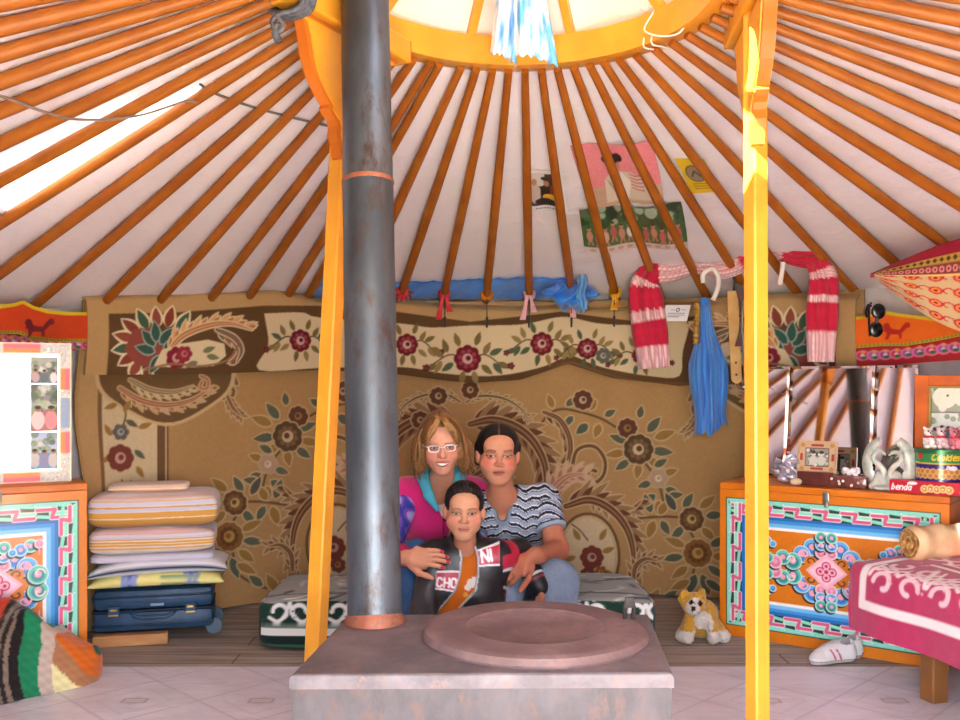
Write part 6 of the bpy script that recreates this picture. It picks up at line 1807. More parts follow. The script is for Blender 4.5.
# swan heart ornament
s0 = on(RCH, 888, .10); SWM = mat('grey green marble resin', '#d3d6cc', .3, c2='#aab0a2', scale=22, spec=.5, coat=.2)
sw = thing('swan_ornament', s0, 'pale ornament of two swans, necks forming a heart, wings raised', 'ornament')
L3 = lambda x, y, z: s0 + dR * x + bR * y + Vector((0, 0, z))
s = SDF(); s.ell(tuple(L3(0, 0, .012)), (.085, .045, .014), np.array(RCH['M'].transposed()), .01)
for sg in (-1, 1):
    s.ell(tuple(L3(sg * .028, 0, .045)), (.028, .026, .036), None, .02)
    for k in range(5): s.ell(tuple(L3(sg * (.055 - .012 * k), -.028, .016)), (.014, .012, .016), None, .008)
    s.cone(tuple(L3(sg * .035, -.012, .03)), .020, tuple(L3(sg * .008, -.014, .02)), .012, .015)
V, q_ = s.mesh(.0045, clip=[lambda X, Y, Z: (HR + .001) - Z + 0 * X + 0 * Y]); raw_mesh('base', V, q_, None, SWM, sw, None, True, 180)
for sg in (-1, 1):
    pts = bez([tuple(L3(sg * x, -.012, z)) for x, z in ((.018, .045), (.013, .075), (.026, .098), (.048, .118), (.054, .138), (.042, .154), (.022, .155), (.006, .143))], 30)
    mb = MB(); n = len(pts); mb.tube(pts, [.013 - .006 * i / n if i < n - 5 else .0085 - .0012 * (i - n + 5) for i in range(n)], 12); mb.build('neck', SWM, sw)
    oc = bez([(.045, .012), (.088, .055), (.098, .115), (.078, .175), (.036, .206)], 20); ic = bez([(.030, .030), (.058, .070), (.064, .115), (.054, .160), (.034, .200)], 20)
    mb = MB()
    def wingf(u, v, sg=sg, oc=oc, ic=ic):
        k = min(20, int(round(u * 20))); p = oc[min(k, len(oc) - 1)] * v + ic[min(k, len(ic) - 1)] * (1 - v)
        return L3(sg * p[0], .012 + .020 * v - .010 * math.sin(v * PI) + .0025 * math.sin(u * 60 + v * 5), p[1])
    mb.sheet(wingf, 20, 8, .012 * sg)
    mb.build('wing', SWM, sw)

# small picture in a gilt frame leaning on a brown box
pb = on(RCH, 818, .13)
bb = MB(); bb.box(pb + Vector((0, 0, .030)), (.15, .09, .06), RCH['M'], .004)
tag(bb.build('lacquer_box', mat('brown lacquer', '#5a2c2a', .3, c2='#6d3834', scale=14, coat=.3), smooth=False), 'low brown box under the small framed picture on the orange chest', 'box')
pfm = thing('picture_frame', pb + Vector((0, 0, .06)), 'small gilt framed picture standing on the brown box', 'picture frame')
wq, hq = .150, .122
cv = Canvas(-wq / 2, wq / 2, 0, hq, 900, '#c9a987'); cv.noise(.12, 3, 3)
for x in (-1, 1): cv.rect(x * .066 - .006, .045, x * .066 + .006, .075, '#a33a30')
for z in (.008, hq - .014): cv.rect(-.026, z - .002, .026, z + .008, '#a8322c')
for x in (-1, 1):
    for z in (.010, hq - .010): cv.disc(x * .062, z, .010, '#b8884a')
cv.rect(-.050, .020, .050, hq - .022, '#6a4a34'); cv.rect(-.046, .024, .046, hq - .026, '#8f958c')
r9 = np.random.default_rng(8)
for _ in range(40): cv.disc(r9.uniform(-.044, .044), r9.uniform(.026, hq - .03), r9.uniform(.003, .009), r9.choice(['#3a3c38', '#c6c8be', '#6d716a', '#d9d9d0']))
for x in (-.016, .018): cv.disc(x, .045, .018, '#c9ccc2', ry=.020); cv.disc(x, .075, .011, '#d3cfc4'); cv.disc(x, .081, .011, '#3a3630', ry=.007)
tilt = Vector((0, 0, 1)) * .985 + bR * .17
o = pb - bR * .012 + Vector((0, 0, .0615))
flat_sheet('picture', cv, tuple(o - bR * .012), tuple(dR), tuple(tilt), PRINT, pfm, th=.004)
mb = MB()
Mt = RCH['M'] @ Matrix.Rotation(-math.asin(.17), 3, 'X')
for x, z, sx, sz in ((-wq / 2 - .003, hq / 2, .008, hq + .014), (wq / 2 + .003, hq / 2, .008, hq + .014), (0, -.003, wq + .014, .008), (0, hq + .003, wq + .014, .008)):
    mb.box(o + dR * x + tilt * z - bR * .008, (sx, .018, sz), Mt, .002)
mb.build('frame', mat('pale gilt wood', '#c8ac84', .45, c2='#b89468', scale=30), pfm, smooth=False)
mb = MB(); mb.prism([(0, .0), (.055, .0), (.02, .09), (.0, .09)], o + bR * .004, bR, Vector((0, 0, 1)), .02); mb.build('strut', BACKM, pfm, smooth=False)

# crumpled foil flower, stone, sweets
ff = on(RCH, 786, .12); 
def foil():
    m, nt, b = nodes_of('clear crumpled foil'); b.inputs['Base Color'].default_value = (*hx('#cfcbdc'), 1); b.inputs['Metallic'].default_value = .55; b.inputs['Roughness'].default_value = .22
    add_bump(nt, b, 60, .5); return m
mb = MB(); rf_ = random.Random(4)
for k in range(17):
    a, el = rf_.uniform(0, 2 * PI), rf_.uniform(-.1, 1.2); L = rf_.uniform(.055, .095)
    d = (dR * math.cos(a) + bR * math.sin(a) * .6) * math.cos(el) + Vector((0, 0, math.sin(el)))
    sd = d.cross(Vector((.3, .5, .8))).normalized()
    def leafp(u, v, d=d, sd=sd, L=L, a=a): return ff + Vector((0, 0, .045)) + d * (L * u) + sd * ((v - .5) * .07 * math.sin(PI * (.12 + .85 * u))) + Vector((0, 0, .012 * math.sin(v * 9 + a) + .01 * math.cos(u * 8)))
    mb.sheet(leafp, 7, 6, .0012)
for (x, z, l) in ((.10, .05, .03), (-.02, .01, .03)): mb.ball(ff + dR * x * .3 + Vector((0, 0, max(.02, z * .6))), (.035, .03, .02), n=12, m=8)
tag(mb.build('foil_flower', foil(), angle=180), 'silvery crumpled foil flower at the left end of the orange chest', 'ornament')
mb = MB(); mb.ball(on(RCH, 796, .055, .016), (.026, .018, .0155)); tag(mb.build('pale_stone', mat('cream stone', '#d8c3a2', .5)), 'small cream stone lying before the foil flower', 'stone')
cd = on(RCH, 850, .11)
dish = thing('sweet_dish', cd, 'brown glass dish with white crystals beside the swan ornament', 'dish')
mb = MB(); mb.box(cd + Vector((0, 0, .026)), (.155, .085, .052), RCH['M'], .010); mb.build('glass_box', mat('brown glass', '#6a3a34', .18, c2='#7d4a40', scale=18, coat=.5, spec=.6), dish)
rc = random.Random(3)
for k in range(8):
    p = cd - bR * .043 + dR * rc.uniform(-.065, .065) + Vector((0, 0, rc.uniform(.010, .042))); mb = MB(); mb.ball(p, .006, n=8, m=6); mb.build('glass_stud', mat('glass studs', '#efe6e4', .15, coat=.5), dish)
mb = MB()
for k in range(16): mb.ball(cd + dR * rc.uniform(-.035, .035) + bR * rc.uniform(-.02, .02) + Vector((0, 0, .054 + rc.uniform(.0, .022))), rc.uniform(.009, .014), n=8, m=6)
mb.build('crystals', mat('white crystals', '#f0ecee', .3), dish)
mb = MB(); c = on(RCH, 955, .24) ; 

# ================================================================== left chest: mirror frame with photos
LD, LB = LCH['d'], LCH['back']
LD = Vector((.870, .493, 0)); LB = Vector((-.493, .870, 0)); ML = Matrix.Rotation(math.atan2(.493, .870), 3, 'Z')
fa = on(LCH, 71, .12); wl, hl = .47, .545
lf = thing('framed_mirror', fa - LD * wl / 2, 'mirror in a patterned red and silver frame with snapshots, at the left edge', 'framed mirror')
q = lambda x, z, f=0: fa - LD * x + Vector((0, 0, z)) - LB * f
cvf = Canvas(0, wl, 0, hl, 500, '#a59c98'); cvf.noise(.25, 2, 2)
r5 = np.random.default_rng(9)
for _ in range(500):
    x, y = r5.uniform(0, wl), r5.uniform(0, hl); cvf.disc(x, y, .003, r5.choice(['#dcd6d0', '#746c68', '#c4bcb8']))
def redbit(x0, y0, x1, y1):
    cvf.rect(x0, y0, x1, y1, '#d4631f')
    if x1 - x0 > y1 - y0: cvf.rect(x0, y0 + (y1 - y0) * .5 if y0 > .2 else y0, x1, y1 if y0 > .2 else y0 + (y1 - y0) * .5, '#d2465a')
    else: cvf.rect(x0 if x0 < .2 else x0 + (x1 - x0) * .5, y0, x0 + (x1 - x0) * .5 if x0 < .2 else x1, y1, '#d2465a')
for x in (.11, .33): redbit(x, .004, x + .13, .040); redbit(x, hl - .040, x + .13, hl - .004)
for y in (.11, .36): redbit(.004, y, .040, y + .085); redbit(wl - .04, y, wl - .004, y + .085)
cvf.rect(.004, .21, .04, .33, '#6f7a96'); cvf.noise(.12, 2, 4)
for t in (.0015, .0425): cvf.stroke([(t, t), (wl - t, t), (wl - t, hl - t), (t, hl - t), (t, t)], .004, '#d8c79c')
flat_sheet('patterned_frame', cvf, tuple(fa - LB * .012), tuple(-LD), (0, 0, 1), pmat('embossed frame', .35, .5, bump=.4, bscale=140, metal=.2), lf, th=.022, mask=lambda X, Y: ~((X > .044) & (X < wl - .044) & (Y > .044) & (Y < hl - .044)), flip=True)
mb = MB(); mb.box(q(wl / 2, hl / 2, -.004), (wl - .07, .006, hl - .07), ML); mb.build('mirror_glass', MIR, lf, smooth=False)
mb = MB(); mb.box(q(wl / 2, hl / 2, -.016), (wl - .02, .014, hl - .02), ML); mb.build('backboard', BACKM, lf, smooth=False)
for k, (z, h_, sky, gr, folk, n) in enumerate(((.050, .145, '#b8c6e0', '#5fa0c8', ['#c8c0c0', '#8a8ab0'], 3), (.198, .185, '#8a8494', '#b06a74', ['#e8c8c8', '#d88a90', '#f0e6e4'], 2), (.386, .105, '#a8a4a8', '#6d7478', ['#c4a0a8', '#5d6a70', '#d8d0d0'], 3))):
    cv = photo_canvas(.098, h_, 40 + k, sky, gr, folk, n)
    flat_sheet('snapshot', cv, tuple(q(.047 + .098, z, .0015)), tuple(LD), (0, 0, 1), PRINT, lf, th=.0015)
cv = photo_canvas(.15, .125, 51, '#c8d4dc', '#88b0c8', ['#b8c8c0'], 3)
flat_sheet('oval_snapshot', cv, tuple(q(.40, .05, .0015)), tuple(LD), (0, 0, 1), PRINT, lf, th=.0015, mask=lambda X, Y: ((X - .075) / .075) ** 2 + ((Y - .06) / .06) ** 2 < 1)

# ================================================================== cloths and bands round the wall
def band(name, R, top, bot, draw, m, label, cat, res=380, lean=0.0, wave=.006, bg='#c23f10', group=None, parent=None):
    tp = np.array([cyl_at(a, b, R) for a, b in top]); bp = np.array([cyl_at(a, b, R) for a, b in bot])
    x0, x1 = R * tp[0, 0], R * tp[-1, 0]
    cv = Canvas(x0 - .01, x1 + .01, min(bp[:, 1].min(), tp[:, 1].min()) - .01, tp[:, 1].max() + .01, res, bg)
    fn = lambda px, py: (lambda pz: (R * pz[0], pz[1]))(cyl_at(px, py, R))
    draw(cv, Pen(cv, fn, (abs(x1 - x0)) / abs(top[-1][0] - top[0][0])), tp, bp, R)
    nu = int((x1 - x0) * 200); U = np.linspace(tp[0, 0], tp[-1, 0], nu); VV = np.linspace(0, 1, 60)
    zt = np.interp(U, tp[:, 0], tp[:, 1]); zb = np.interp(U, bp[:, 0], bp[:, 1])
    UU, VM = np.meshgrid(U, VV); ZZ = zb * (1 - VM) + zt * VM
    Rr = R + wave * np.sin(UU * R * 24) * (1 - VM) + lean * VM
    P = np.stack([CX + Rr * np.sin(UU), CY + Rr * np.cos(UU), ZZ], -1)
    o = painted(name, P, cv.get(R * UU, ZZ), m, parent, th=.004)
    return tag(o, label, cat, group) if label else o
VAL = pmat('satin band', .6, .3, bump=.2, bscale=200, sheen=.2)
def animal(pen, x, y, s, c, flip=1):
    X = lambda a: x + a * s * flip; Y = lambda b: y + b * s
    pen.poly([(X(-9), Y(-2)), (X(-6), Y(-6)), (X(-3), Y(-2)), (X(4), Y(-1)), (X(7), Y(-5)), (X(10), Y(-8)), (X(12), Y(-5)), (X(9), Y(-1)), (X(6), Y(2)), (X(6), Y(7)), (X(4), Y(7)), (X(3), Y(3)), (X(-4), Y(3)), (X(-6), Y(7)), (X(-9), Y(8)), (X(-8), Y(4)), (X(-8), Y(1)), (X(-11), Y(0))], c)
    pen.disc(X(-7.5), Y(-4), 3.2 * s, c); pen.disc(X(11), Y(-5), 2.4 * s, c)
def dband(cv, pen, tp, bp, R):
    cv.noise(.06, 8, 2)
    U = np.linspace(tp[0, 0], tp[-1, 0], 80)
    zt = np.interp(U, tp[:, 0], tp[:, 1]); zb = np.interp(U, bp[:, 0], bp[:, 1])
    cv.stroke(np.stack([U * R, zt], 1), .028, '#c9b21c'); cv.stroke(np.stack([U * R, zb], 1), .026, '#b39a24')
    for u, b in zip(U[::2], zb[::2]): cv.disc(u * R, b + .008, .006, '#7d7a1c')
def dl_(cv, pen, tp, bp, R): dband(cv, pen, tp, bp, R); animal(pen, 38, 328, 1.25, '#6e1420')
def dr_(cv, pen, tp, bp, R): dband(cv, pen, tp, bp, R); animal(pen, 895, 331, 1.15, '#b01a12')
band('wall_band', 2.30, [(-40, 306), (0, 305), (14, 303), (23, 300), (34, 306), (48, 310), (66, 312), (92, 312)], [(-40, 334), (0, 334), (18, 334), (32, 339), (56, 342), (92, 342)], dl_, VAL, 'orange band with a dark animal motif at the upper left, beside the carpet', 'cloth band', bg='#bf3a0e')
band('wall_band', 2.30, [(846, 318), (866, 315), (884, 311), (905, 314), (935, 318), (975, 320), (1010, 320)], [(846, 349), (880, 346), (905, 346), (930, 342), (960, 336), (1010, 334)], dr_, VAL, 'orange band with a red animal motif at the upper right, above the mirror', 'cloth band', bg='#e0640c')
def dfl(cv, pen, tp, bp, R):
    cv.noise(.1, 4, 2); r = np.random.default_rng(6)
    for k in range(14):
        x = tp[0, 0] * R + (k + .5) / 14 * (tp[-1, 0] - tp[0, 0]) * R; y = (np.interp(x / R, tp[:, 0], tp[:, 1]) + np.interp(x / R, bp[:, 0], bp[:, 1])) / 2
        cv.disc(x, y, .034, '#d86a8a', ry=.024); cv.disc(x, y, .024, ['#7a4aa0', '#c22a50', '#8a5ab8'][k % 3], ry=.016); cv.disc(x, y, .010, '#e8b0c8', ry=.007)
        for sg in (-1, 1): cv.disc(x + sg * .046, y - .012, .014, '#2f6a4a', ry=.008); cv.disc(x + sg * .05, y + .014, .009, '#d8904a')
band('floral_band', 2.32, [(846, 346), (880, 343), (905, 343), (930, 339), (960, 334), (1010, 332)], [(846, 366), (880, 367), (905, 364), (930, 362), (960, 360), (1010, 358)], dfl, VAL, 'red flowered cloth strip hanging below the right orange band', 'cloth band', bg='#a81a24')
band('floral_band', 2.32, [(-40, 330), (0, 330), (40, 336), (92, 340)], [(-40, 350), (0, 350), (40, 350), (92, 350)], dfl, VAL, 'dark red flowered strip under the left orange band', 'cloth band', bg='#5a141c')

# dark red carpets on the near walls, seen in the mirrors
def dred(cv, pen, tp, bp, R):
    r = np.random.default_rng(2); cv.noise(.1, 6, 2)
    for x in np.arange(cv.x0 + .15, cv.x1, .30):
        for y in np.arange(cv.y0 + .15, cv.y1, .30):
            for k, c in enumerate(['#2a1418', '#8a1a20', '#3a2a20', '#b04a2a', '#5a1018']): cv.poly([(x - .13 + .025 * k, y), (x, y - .13 + .025 * k), (x + .13 - .025 * k, y), (x, y + .13 - .025 * k)], c)
def near_carpet(p0, p1, z0, z1, label):
    R = 2.36; cv = Canvas(R * p0, R * p1, z0, z1, 120, '#4a0d14'); dred(cv, None, None, None, R)
    for t, c in ((.04, '#1c1a22'), (.09, '#7a1c20'), (.13, '#241a1c')): cv.stroke([(R * p0 + t, z0 + t), (R * p1 - t, z0 + t), (R * p1 - t, z1 - t), (R * p0 + t, z1 - t), (R * p0 + t, z0 + t)], .04, c)
    X, Y = np.meshgrid(np.linspace(cv.x0, cv.x1, 260), np.linspace(z0, z1, 130)); Rr = R + .01 * np.sin(X * 9)
    P = np.stack([CX + Rr * np.sin(X / R), CY + Rr * np.cos(X / R), Y], -1)
    tag(painted('wall_hanging', P, cv.get(X, Y), CARP, th=.01), label, 'carpet')
near_carpet(math.radians(-158), math.radians(-96), .25, 1.40, 'dark red carpet on the left wall, seen only in the mirrors')
near_carpet(math.radians(62), math.radians(110), .2, 1.36, 'dark red carpet on the right wall beyond the picture frame')

# blue cloth tucked along the wall top
Rb = 2.30
def bluefn(u, v):
    a = math.radians(-24.5) + math.radians(34.5) * u
    rho = 2.16 + .22 * v
    wob = .006 * math.sin(u * 50 + v * 4) + .004 * math.sin(u * 23)
    top = .03 * math.sin(u * 6)
    p = roof_pt(a, rho + top * (1 - v), .018 + abs(wob)); return p
BLUE = mat('blue silk', '#2f86e8', .45, c2='#236fd0', scale=6, stretch=(1, 1, 4), bump=.25, bscale=80, sheen=.3)
BLUEP = mat('pale blue silk', '#5fa0d8', .5, c2='#3f86cc', scale=8, sheen=.3)
bl = thing('blue_scarf', roof_pt(math.radians(-10), 2.3, .05), 'blue silk scarf tucked behind the roof poles along the top of the back wall', 'scarf')
mb = MB(); mb.sheet(bluefn, 150, 12, .002); mb.build('strip', BLUE, bl, angle=180)
def knot(u, v):
    q0 = at(548 + 46 * u + 6 * math.sin(v * 6), 283 + 6 * u + (10 + 14 * math.sin(u * PI)) * v + 3 * math.sin(u * 20), 4.82 - .10 * math.sin(v * PI) + .02 * math.sin(u * 22 + v * 5)); return q0
mb = MB(); mb.sheet(knot, 40, 12, .003); mb.build('gathered_end', BLUE, bl, angle=180)
def tail(u, v):
    q0 = at(577 + 9 * u + 1.5 * math.sin(v * 9), 277 + 34 * v + 3 * math.sin(u * 12), 4.70 + .015 * math.sin(u * 12)); return q0
mb = MB(); mb.sheet(tail, 12, 14, .003); mb.build('loose_tail', BLUEP, bl, angle=180)

# ribbons tied round the pole ends
RB = {'red': mat('red ribbon', '#c8202c', .5, sheen=.3), 'pink': mat('pale pink ribbon', '#dba4ae', .55), 'gold': mat('orange ribbon', '#d8841c', .5), 'yel': mat('yellow ribbon', '#d8a92a', .5)}
PEG = mat('dark peg', '#3a3230', .7)
def pole_near(px): 
    return min(mid, key=lambda p: abs(480 + F * (CX + (RW - .05) * math.sin(p)) / (CY + (RW - .05) * math.cos(p)) - px))
for px, col, form, lab in ((404, 'red', 'rosette', 'red ribbon rosette tied to the pole end next to the stovepipe'), (444, 'red', 'bow', 'red ribbon bow with tails on a pole end under the blue scarf'), (487, 'gold', 'loop', 'orange ribbon loop round a pole end under the blue scarf'), (531, 'pink', 'bow', 'pale pink ribbon with a dark peg hanging below the blue scarf'), (574, 'pink', 'strip', 'pale pink ribbon beside the loose end of the blue scarf'), (617, 'yel', 'knot', 'yellow and orange ribbon knot on the pole end right of the blue scarf')):
    ph_ = pole_near(px); e0 = roof_pt(ph_, RW - .16, .034); e1 = roof_pt(ph_, RW - .05, .034)
    ax = (e1 - e0).normalized(); sd = ax.cross(Vector((0, 0, 1))).normalized(); up = sd.cross(ax)
    t = thing('pole_ribbon', e0, lab, 'ribbon', 'ribbons on the pole ends')
    rr_ = random.Random(px); c = e0
    mb = MB()
    for k in range(3):
        cc = c + ax * (.012 * k - .012)
        mb.tube([cc + (sd * math.cos(a) + up * math.sin(a)) * (.027 + .002 * math.sin(a * 3 + k)) for a in np.linspace(0, 2 * PI, 20)], .006, 6)
    fwd = Vector((-math.sin(ph_), -math.cos(ph_), 0))
    if form == 'rosette':
        for k in range(9):
            a = k / 9 * 2 * PI; d = sd * math.cos(a) + Vector((0, 0, 1)) * math.sin(a)
            mb.tube([c + fwd * .03, c + fwd * .045 + d * .022, c + fwd * .036 + d * .045, c + fwd * .028 + d * .020], [.007, .011, .011, .006], 6)
    mb.build('binding', RB[col], t, angle=180)
    if form in ('bow', 'strip', 'knot'):
        for k, (dx, L) in enumerate({'bow': ((-.028, .13), (.022, .09)), 'strip': ((.008, .12),), 'knot': ((0, .085), (.012, .07))}[form]):
            mb = MB()
            def strip(u, v, dx=dx, L=L): return c + fwd * (.034 + .006 * math.sin(v * 8)) + sd * (dx * (.3 + .9 * v) + (u - .5) * (.024 if form != 'knot' else .03) * (1 - .3 * math.sin(v * 5))) + Vector((0, 0, -.01 - L * v))
            mb.sheet(strip, 4, 14, .0025); mb.build('tail', RB['gold' if (form == 'knot' and k) else col], t, angle=180)
    if form != 'rosette':
        mb = MB(); mb.tube([c + fwd * .036 + Vector((0, 0, -.03)), c + fwd * .036 + Vector((0, 0, -.145))], .0028, 6)
        mb.tube([c + fwd * .036 + Vector((0, 0, -.125)), c + fwd * .036 + Vector((0, 0, -.18))], [.007, .005], 8); mb.build('peg', PEG, t)

# red and white scarf looped over the poles
SC_ = Canvas(0, 2.6, -.11, .11, 260, '#bf2340'); SC_.noise(.08, 5, 2, (1, 3))
def rs_band(x0, x1):
    SC_.rect(x0, -.11, x1, .11, '#cf8a92')
    for x in np.arange(x0, x1, .014):
        for y in np.arange(-.11, .11, .016): SC_.disc(x + (.0 if int(round(y / .016)) % 2 else .007), y, .0048, '#f0e4e4')
for a_, b_ in ((.0, .14), (.31, .37), (.53, .57), (.68, 1.20), (1.40, 1.50), (1.77, 1.82), (1.92, 1.96), (2.13, 2.31)): rs_band(a_, b_)
path = [at(654, 368, 4.60), at(651, 340, 4.61), at(647, 310, 4.62), at(645, 285, 4.60), at(654, 272, 4.56), at(672, 271, 4.54), at(690, 267, 4.52), at(708, 268, 4.46), at(722, 270, 4.42), at(738, 264, 4.38), at(757, 252, 4.32), at(775, 250, 4.27), at(795, 257, 4.2), at(813, 259, 4.16), at(822, 272, 4.12), at(824, 290, 4.11), at(822, 320, 4.12), at(821, 362, 4.13)]
PS = bez([tuple(p) for p in path], 220); seg_ = np.r_[0, np.cumsum(np.linalg.norm(np.diff(PS, axis=0), axis=1))]; TOT = seg_[-1]
wid = np.interp(seg_ / TOT, [0, .10, .20, .26, .34, .42, .50, .58, .66, .74, .80, .88, 1], [.075, .085, .080, .060, .045, .030, .045, .045, .040, .045, .06, .065, .050])
Tn = np.gradient(PS, axis=0); Tn /= np.linalg.norm(Tn, axis=1)[:, None]
toc = -PS + np.array((0, 0, CAMZ)); toc = np.array([(-math.sin(.25), -math.cos(.25), 0)] * len(PS))
Sd = np.cross(Tn, toc); Sd /= np.linalg.norm(Sd, axis=1)[:, None]
vv = np.linspace(-1, 1, 22)
P = PS[None] + vv[:, None, None] * (wid[None, :, None] * Sd[None])
P = P + toc[None] * (.010 * np.sin(vv[:, None] * 8 + seg_[None] * 5) + .014 * np.cos(vv[:, None] * 2.2) + .008 * np.sin(seg_[None] * 30 + vv[:, None] * 3))[..., None]
Cc = SC_.get(np.tile(seg_[None] * 2.3 / TOT, (22, 1)), np.tile(vv[:, None] * .08, (1, len(PS))))
tag(painted('red_scarf', P, Cc, pmat('checked scarf', .9, .1, bump=.4, bscale=260, sheen=.2), th=.006, angle=180), 'red scarf with white dotted bands looped over the roof poles', 'scarf')

# blue khadag hanging from a pole end
kc = at(706, 300, 4.48); kd = thing('blue_khadag', kc, 'long blue silk scarf hanging bunched from a pole end beside the tan strap', 'scarf')
def khad(u, v, ph0=0, sx=1.0):
    py = 302 + 136 * v - (12 * u + 3 * math.sin(u * 9) + 2 * math.sin(u * 23)) * max(0, v - .7) / .3
    cxp = 705 + 6 * v; half = (5 + 12.5 * min(1, v * 2.2) - 2.2 * math.sin(v * 9)) * sx
    a = (u - .5) * 2
    d = 4.47 + .016 * math.sin(u * 17 + v * 2.0 + ph0) * min(1, .2 + v) + .006 * math.sin(u * 41 + v) + .04 * a * a
    return at(cxp + half * a, py, d)
mb = MB(); mb.sheet(khad, 70, 50, .004); mb.build('hanging_cloth', mat('khadag silk', '#3a86d4', .5, c2='#2a6cc0', scale=14, stretch=(3, 3, .4), sheen=.3), kd, angle=180)
mb = MB(); mb.tube([at(705, 299, 4.47), at(704, 306, 4.46)], [.02, .028], 10); mb.build('tie', BLUE, kd)

# straps and cords beside it
STR = mat('tan leather', '#c9a468', .6, c2='#b98f52', scale=12)
st = thing('tan_strap', at(736, 384, 4.42), 'tan leather strap with a row of holes hanging beside the upright post', 'strap')
mb = MB()
def strapf(u, v):
    hw = 5.2 * (1 if v < .93 else math.sqrt(max(0, 1 - ((v - .93) / .07) ** 2)) + .02); return at(732 + 4.5 * v + hw * (u - .5) * 2, 291 + 93 * v, 4.42 - .005 * math.sin(v * 5))
mb.sheet(strapf, 6, 40, .008); mb.build('strap', STR, st, angle=60)
for k in range(7):
    p = at(733 + 3.9 * (.12 + .13 * k), 291 + 93 * (.12 + .13 * k), 4.413); mb = MB(); mb.tube([p, p + Vector((0, .004, 0))], .0055, 8); mb.build('hole', PEG, st)
mb = MB(); mb.tube(bez([tuple(at(734, 291, 4.42)), tuple(at(735, 282, 4.43)), tuple(at(733, 274, 4.45))], 10), .008, 6); mb.build('thong', PEG, st)
mb = MB()
def dk(u, v): return at(738 + 6.5 * math.sin(v * 3.0) + 4.0 * (u - .5) * 2, 284 + 62 * v, 4.37 + .006 * math.sin(v * 20))
mb.sheet(dk, 5, 40, .007)
tag(mb.build('braided_halter', mat('dark red braid', '#6a3a38', .8, c2='#3f4a4c', scale=40), angle=60), 'dark red braided halter hanging between the tan strap and the upright post', 'halter')
mb = MB(); mb.tube(bez([tuple(at(743, 300, 4.36)), tuple(at(742, 330, 4.36)), tuple(at(745, 365, 4.36)), tuple(at(744, 392, 4.36))], 20), [.007 + .002 * (k % 2) for k in range(21)], 6)
mb.ball(at(744, 387, 4.35), .017); tag(mb.build('bit_chain', STEEL), 'thin metal bit chain hanging close to the upright post', 'chain')
mb = MB()
tl = bez([tuple(at(696.5 + .8 * math.sin(k), 302 + 7 * k, 4.46)) for k in range(7)], 42)
mb.tube(tl, [.010 + .006 * abs(math.sin(k * .8)) for k in range(len(tl))], 8)
tag(mb.build('gold_tassel', mat('gold cord', '#b8923c', .5, c2='#8f6a24', scale=60, metal=.3), angle=180), 'slim gold tassel cord hanging left of the bunched blue scarf', 'tassel')
COR = mat('white cord', '#e0d6d0', .8)
for pts, lab in (([(703, 283), (703, 274), (712, 269), (718, 276), (718, 288), (713, 300)], 'white cord looped over the scarf above the bunched blue cloth'), ([(783, 262), (782, 272), (780, 285)], 'short white cord hanging under the scarf right of the upright post')):
    mb = MB(); mb.tube(bez([tuple(at(a, b, 4.40 if a < 750 else 4.12)) for a, b in pts], 24), .011 if a < 750 else .007, 8)
    tag(mb.build('cord_loop', COR), lab, 'cord')

# white card stuck at the carpet's top
cv = Canvas(0, .125, 0, .075, 900, '#e6e6ea'); cv.disc(.066, .052, .010, '#4a5a80'); cv.disc(.066, .052, .006, '#cfd6e4')
for y, a_, b_ in ((.052, .030, .052), (.052, .082, .105), (.036, .02, .105), (.028, .02, .105), (.020, .02, .08)): cv.rect(a_, y - .002, b_, y + .002, '#9a9cac')
c0, c1, c2 = at(662, 321, 4.60), at(687, 321, 4.60), at(666, 305, 4.63)
flat_sheet('white_card', cv, tuple(c0), tuple((c1 - c0) / .125), tuple((c2 - c0) / .075), PRINT, th=.004)
tag(bpy.data.objects['white_card'], 'small white printed card between the red scarf and the blue scarf', 'card')

# folded red carpet corner, upper right
rc0 = Canvas(0, 1, 0, 1, 420, '#bb9d76')
for k in range(34):
    x, y = (k % 6) / 6 + .1, (k // 6) / 6 + .08
    rc0.disc(x, y, .05, '#b8343a'); rc0.disc(x, y, .032, '#d8823a'); rc0.disc(x, y, .016, '#7a1c24')
    t = np.linspace(0, 4.5, 14); rc0.stroke(np.stack([x + .08 + .05 * np.cos(t) * (1 - t / 7), y + .05 * np.sin(t) * (1 - t / 7)], 1), .014, '#b02a34')
rc0.rect(0, .86, 1, 1, '#8c1a30'); rc0.rect(0, .76, 1, .86, '#b08a3c'); rc0.rect(0, .62, 1, .76, '#7a3a30')
for k in range(22):
    rc0.poly([(k / 22 + .004, .81), (k / 22 + .022, .845), (k / 22 + .04, .81), (k / 22 + .022, .775)], '#4a3a24'); rc0.disc(k / 22 + .022, .69, .017, '#d88a90', ry=.04); rc0.disc(k / 22 + .022, .69, .009, '#8a1c30', ry=.022)
rc0.rect(0, .60, 1, .625, '#d8b070'); rc0.stroke([(0, 0), (.0, 1)], .05, '#a01f38')
def redc(P, X, Y):
    out = np.empty(P.shape)
    for i in range(X.shape[0]):
        for j in range(X.shape[1]):
            u, v = X[i, j], Y[i, j]
            tx, ty = 870 + 150 * u, 274 - 50 * u - 6 * math.sin(u * 3)
            lx, ly = 872 + 148 * u, 276 + 60 * math.sin(min(1, u * 1.25) * PI / 2)
            d = 3.62 - .30 * u - .05 * math.sin(v * PI) + .01 * math.sin(u * 14)
            out[i, j] = at(tx * v + lx * (1 - v), ty * v + ly * (1 - v), d)
    return out
flat_sheet('folded_carpet', rc0, (0, 0, 0), (1, 0, 0), (0, 0, 1), CARP, th=.010, nu=150, nv=80, bend=redc)
tag(bpy.data.objects['folded_carpet'], 'red bordered carpet corner slung from the roof poles at the upper right', 'carpet')

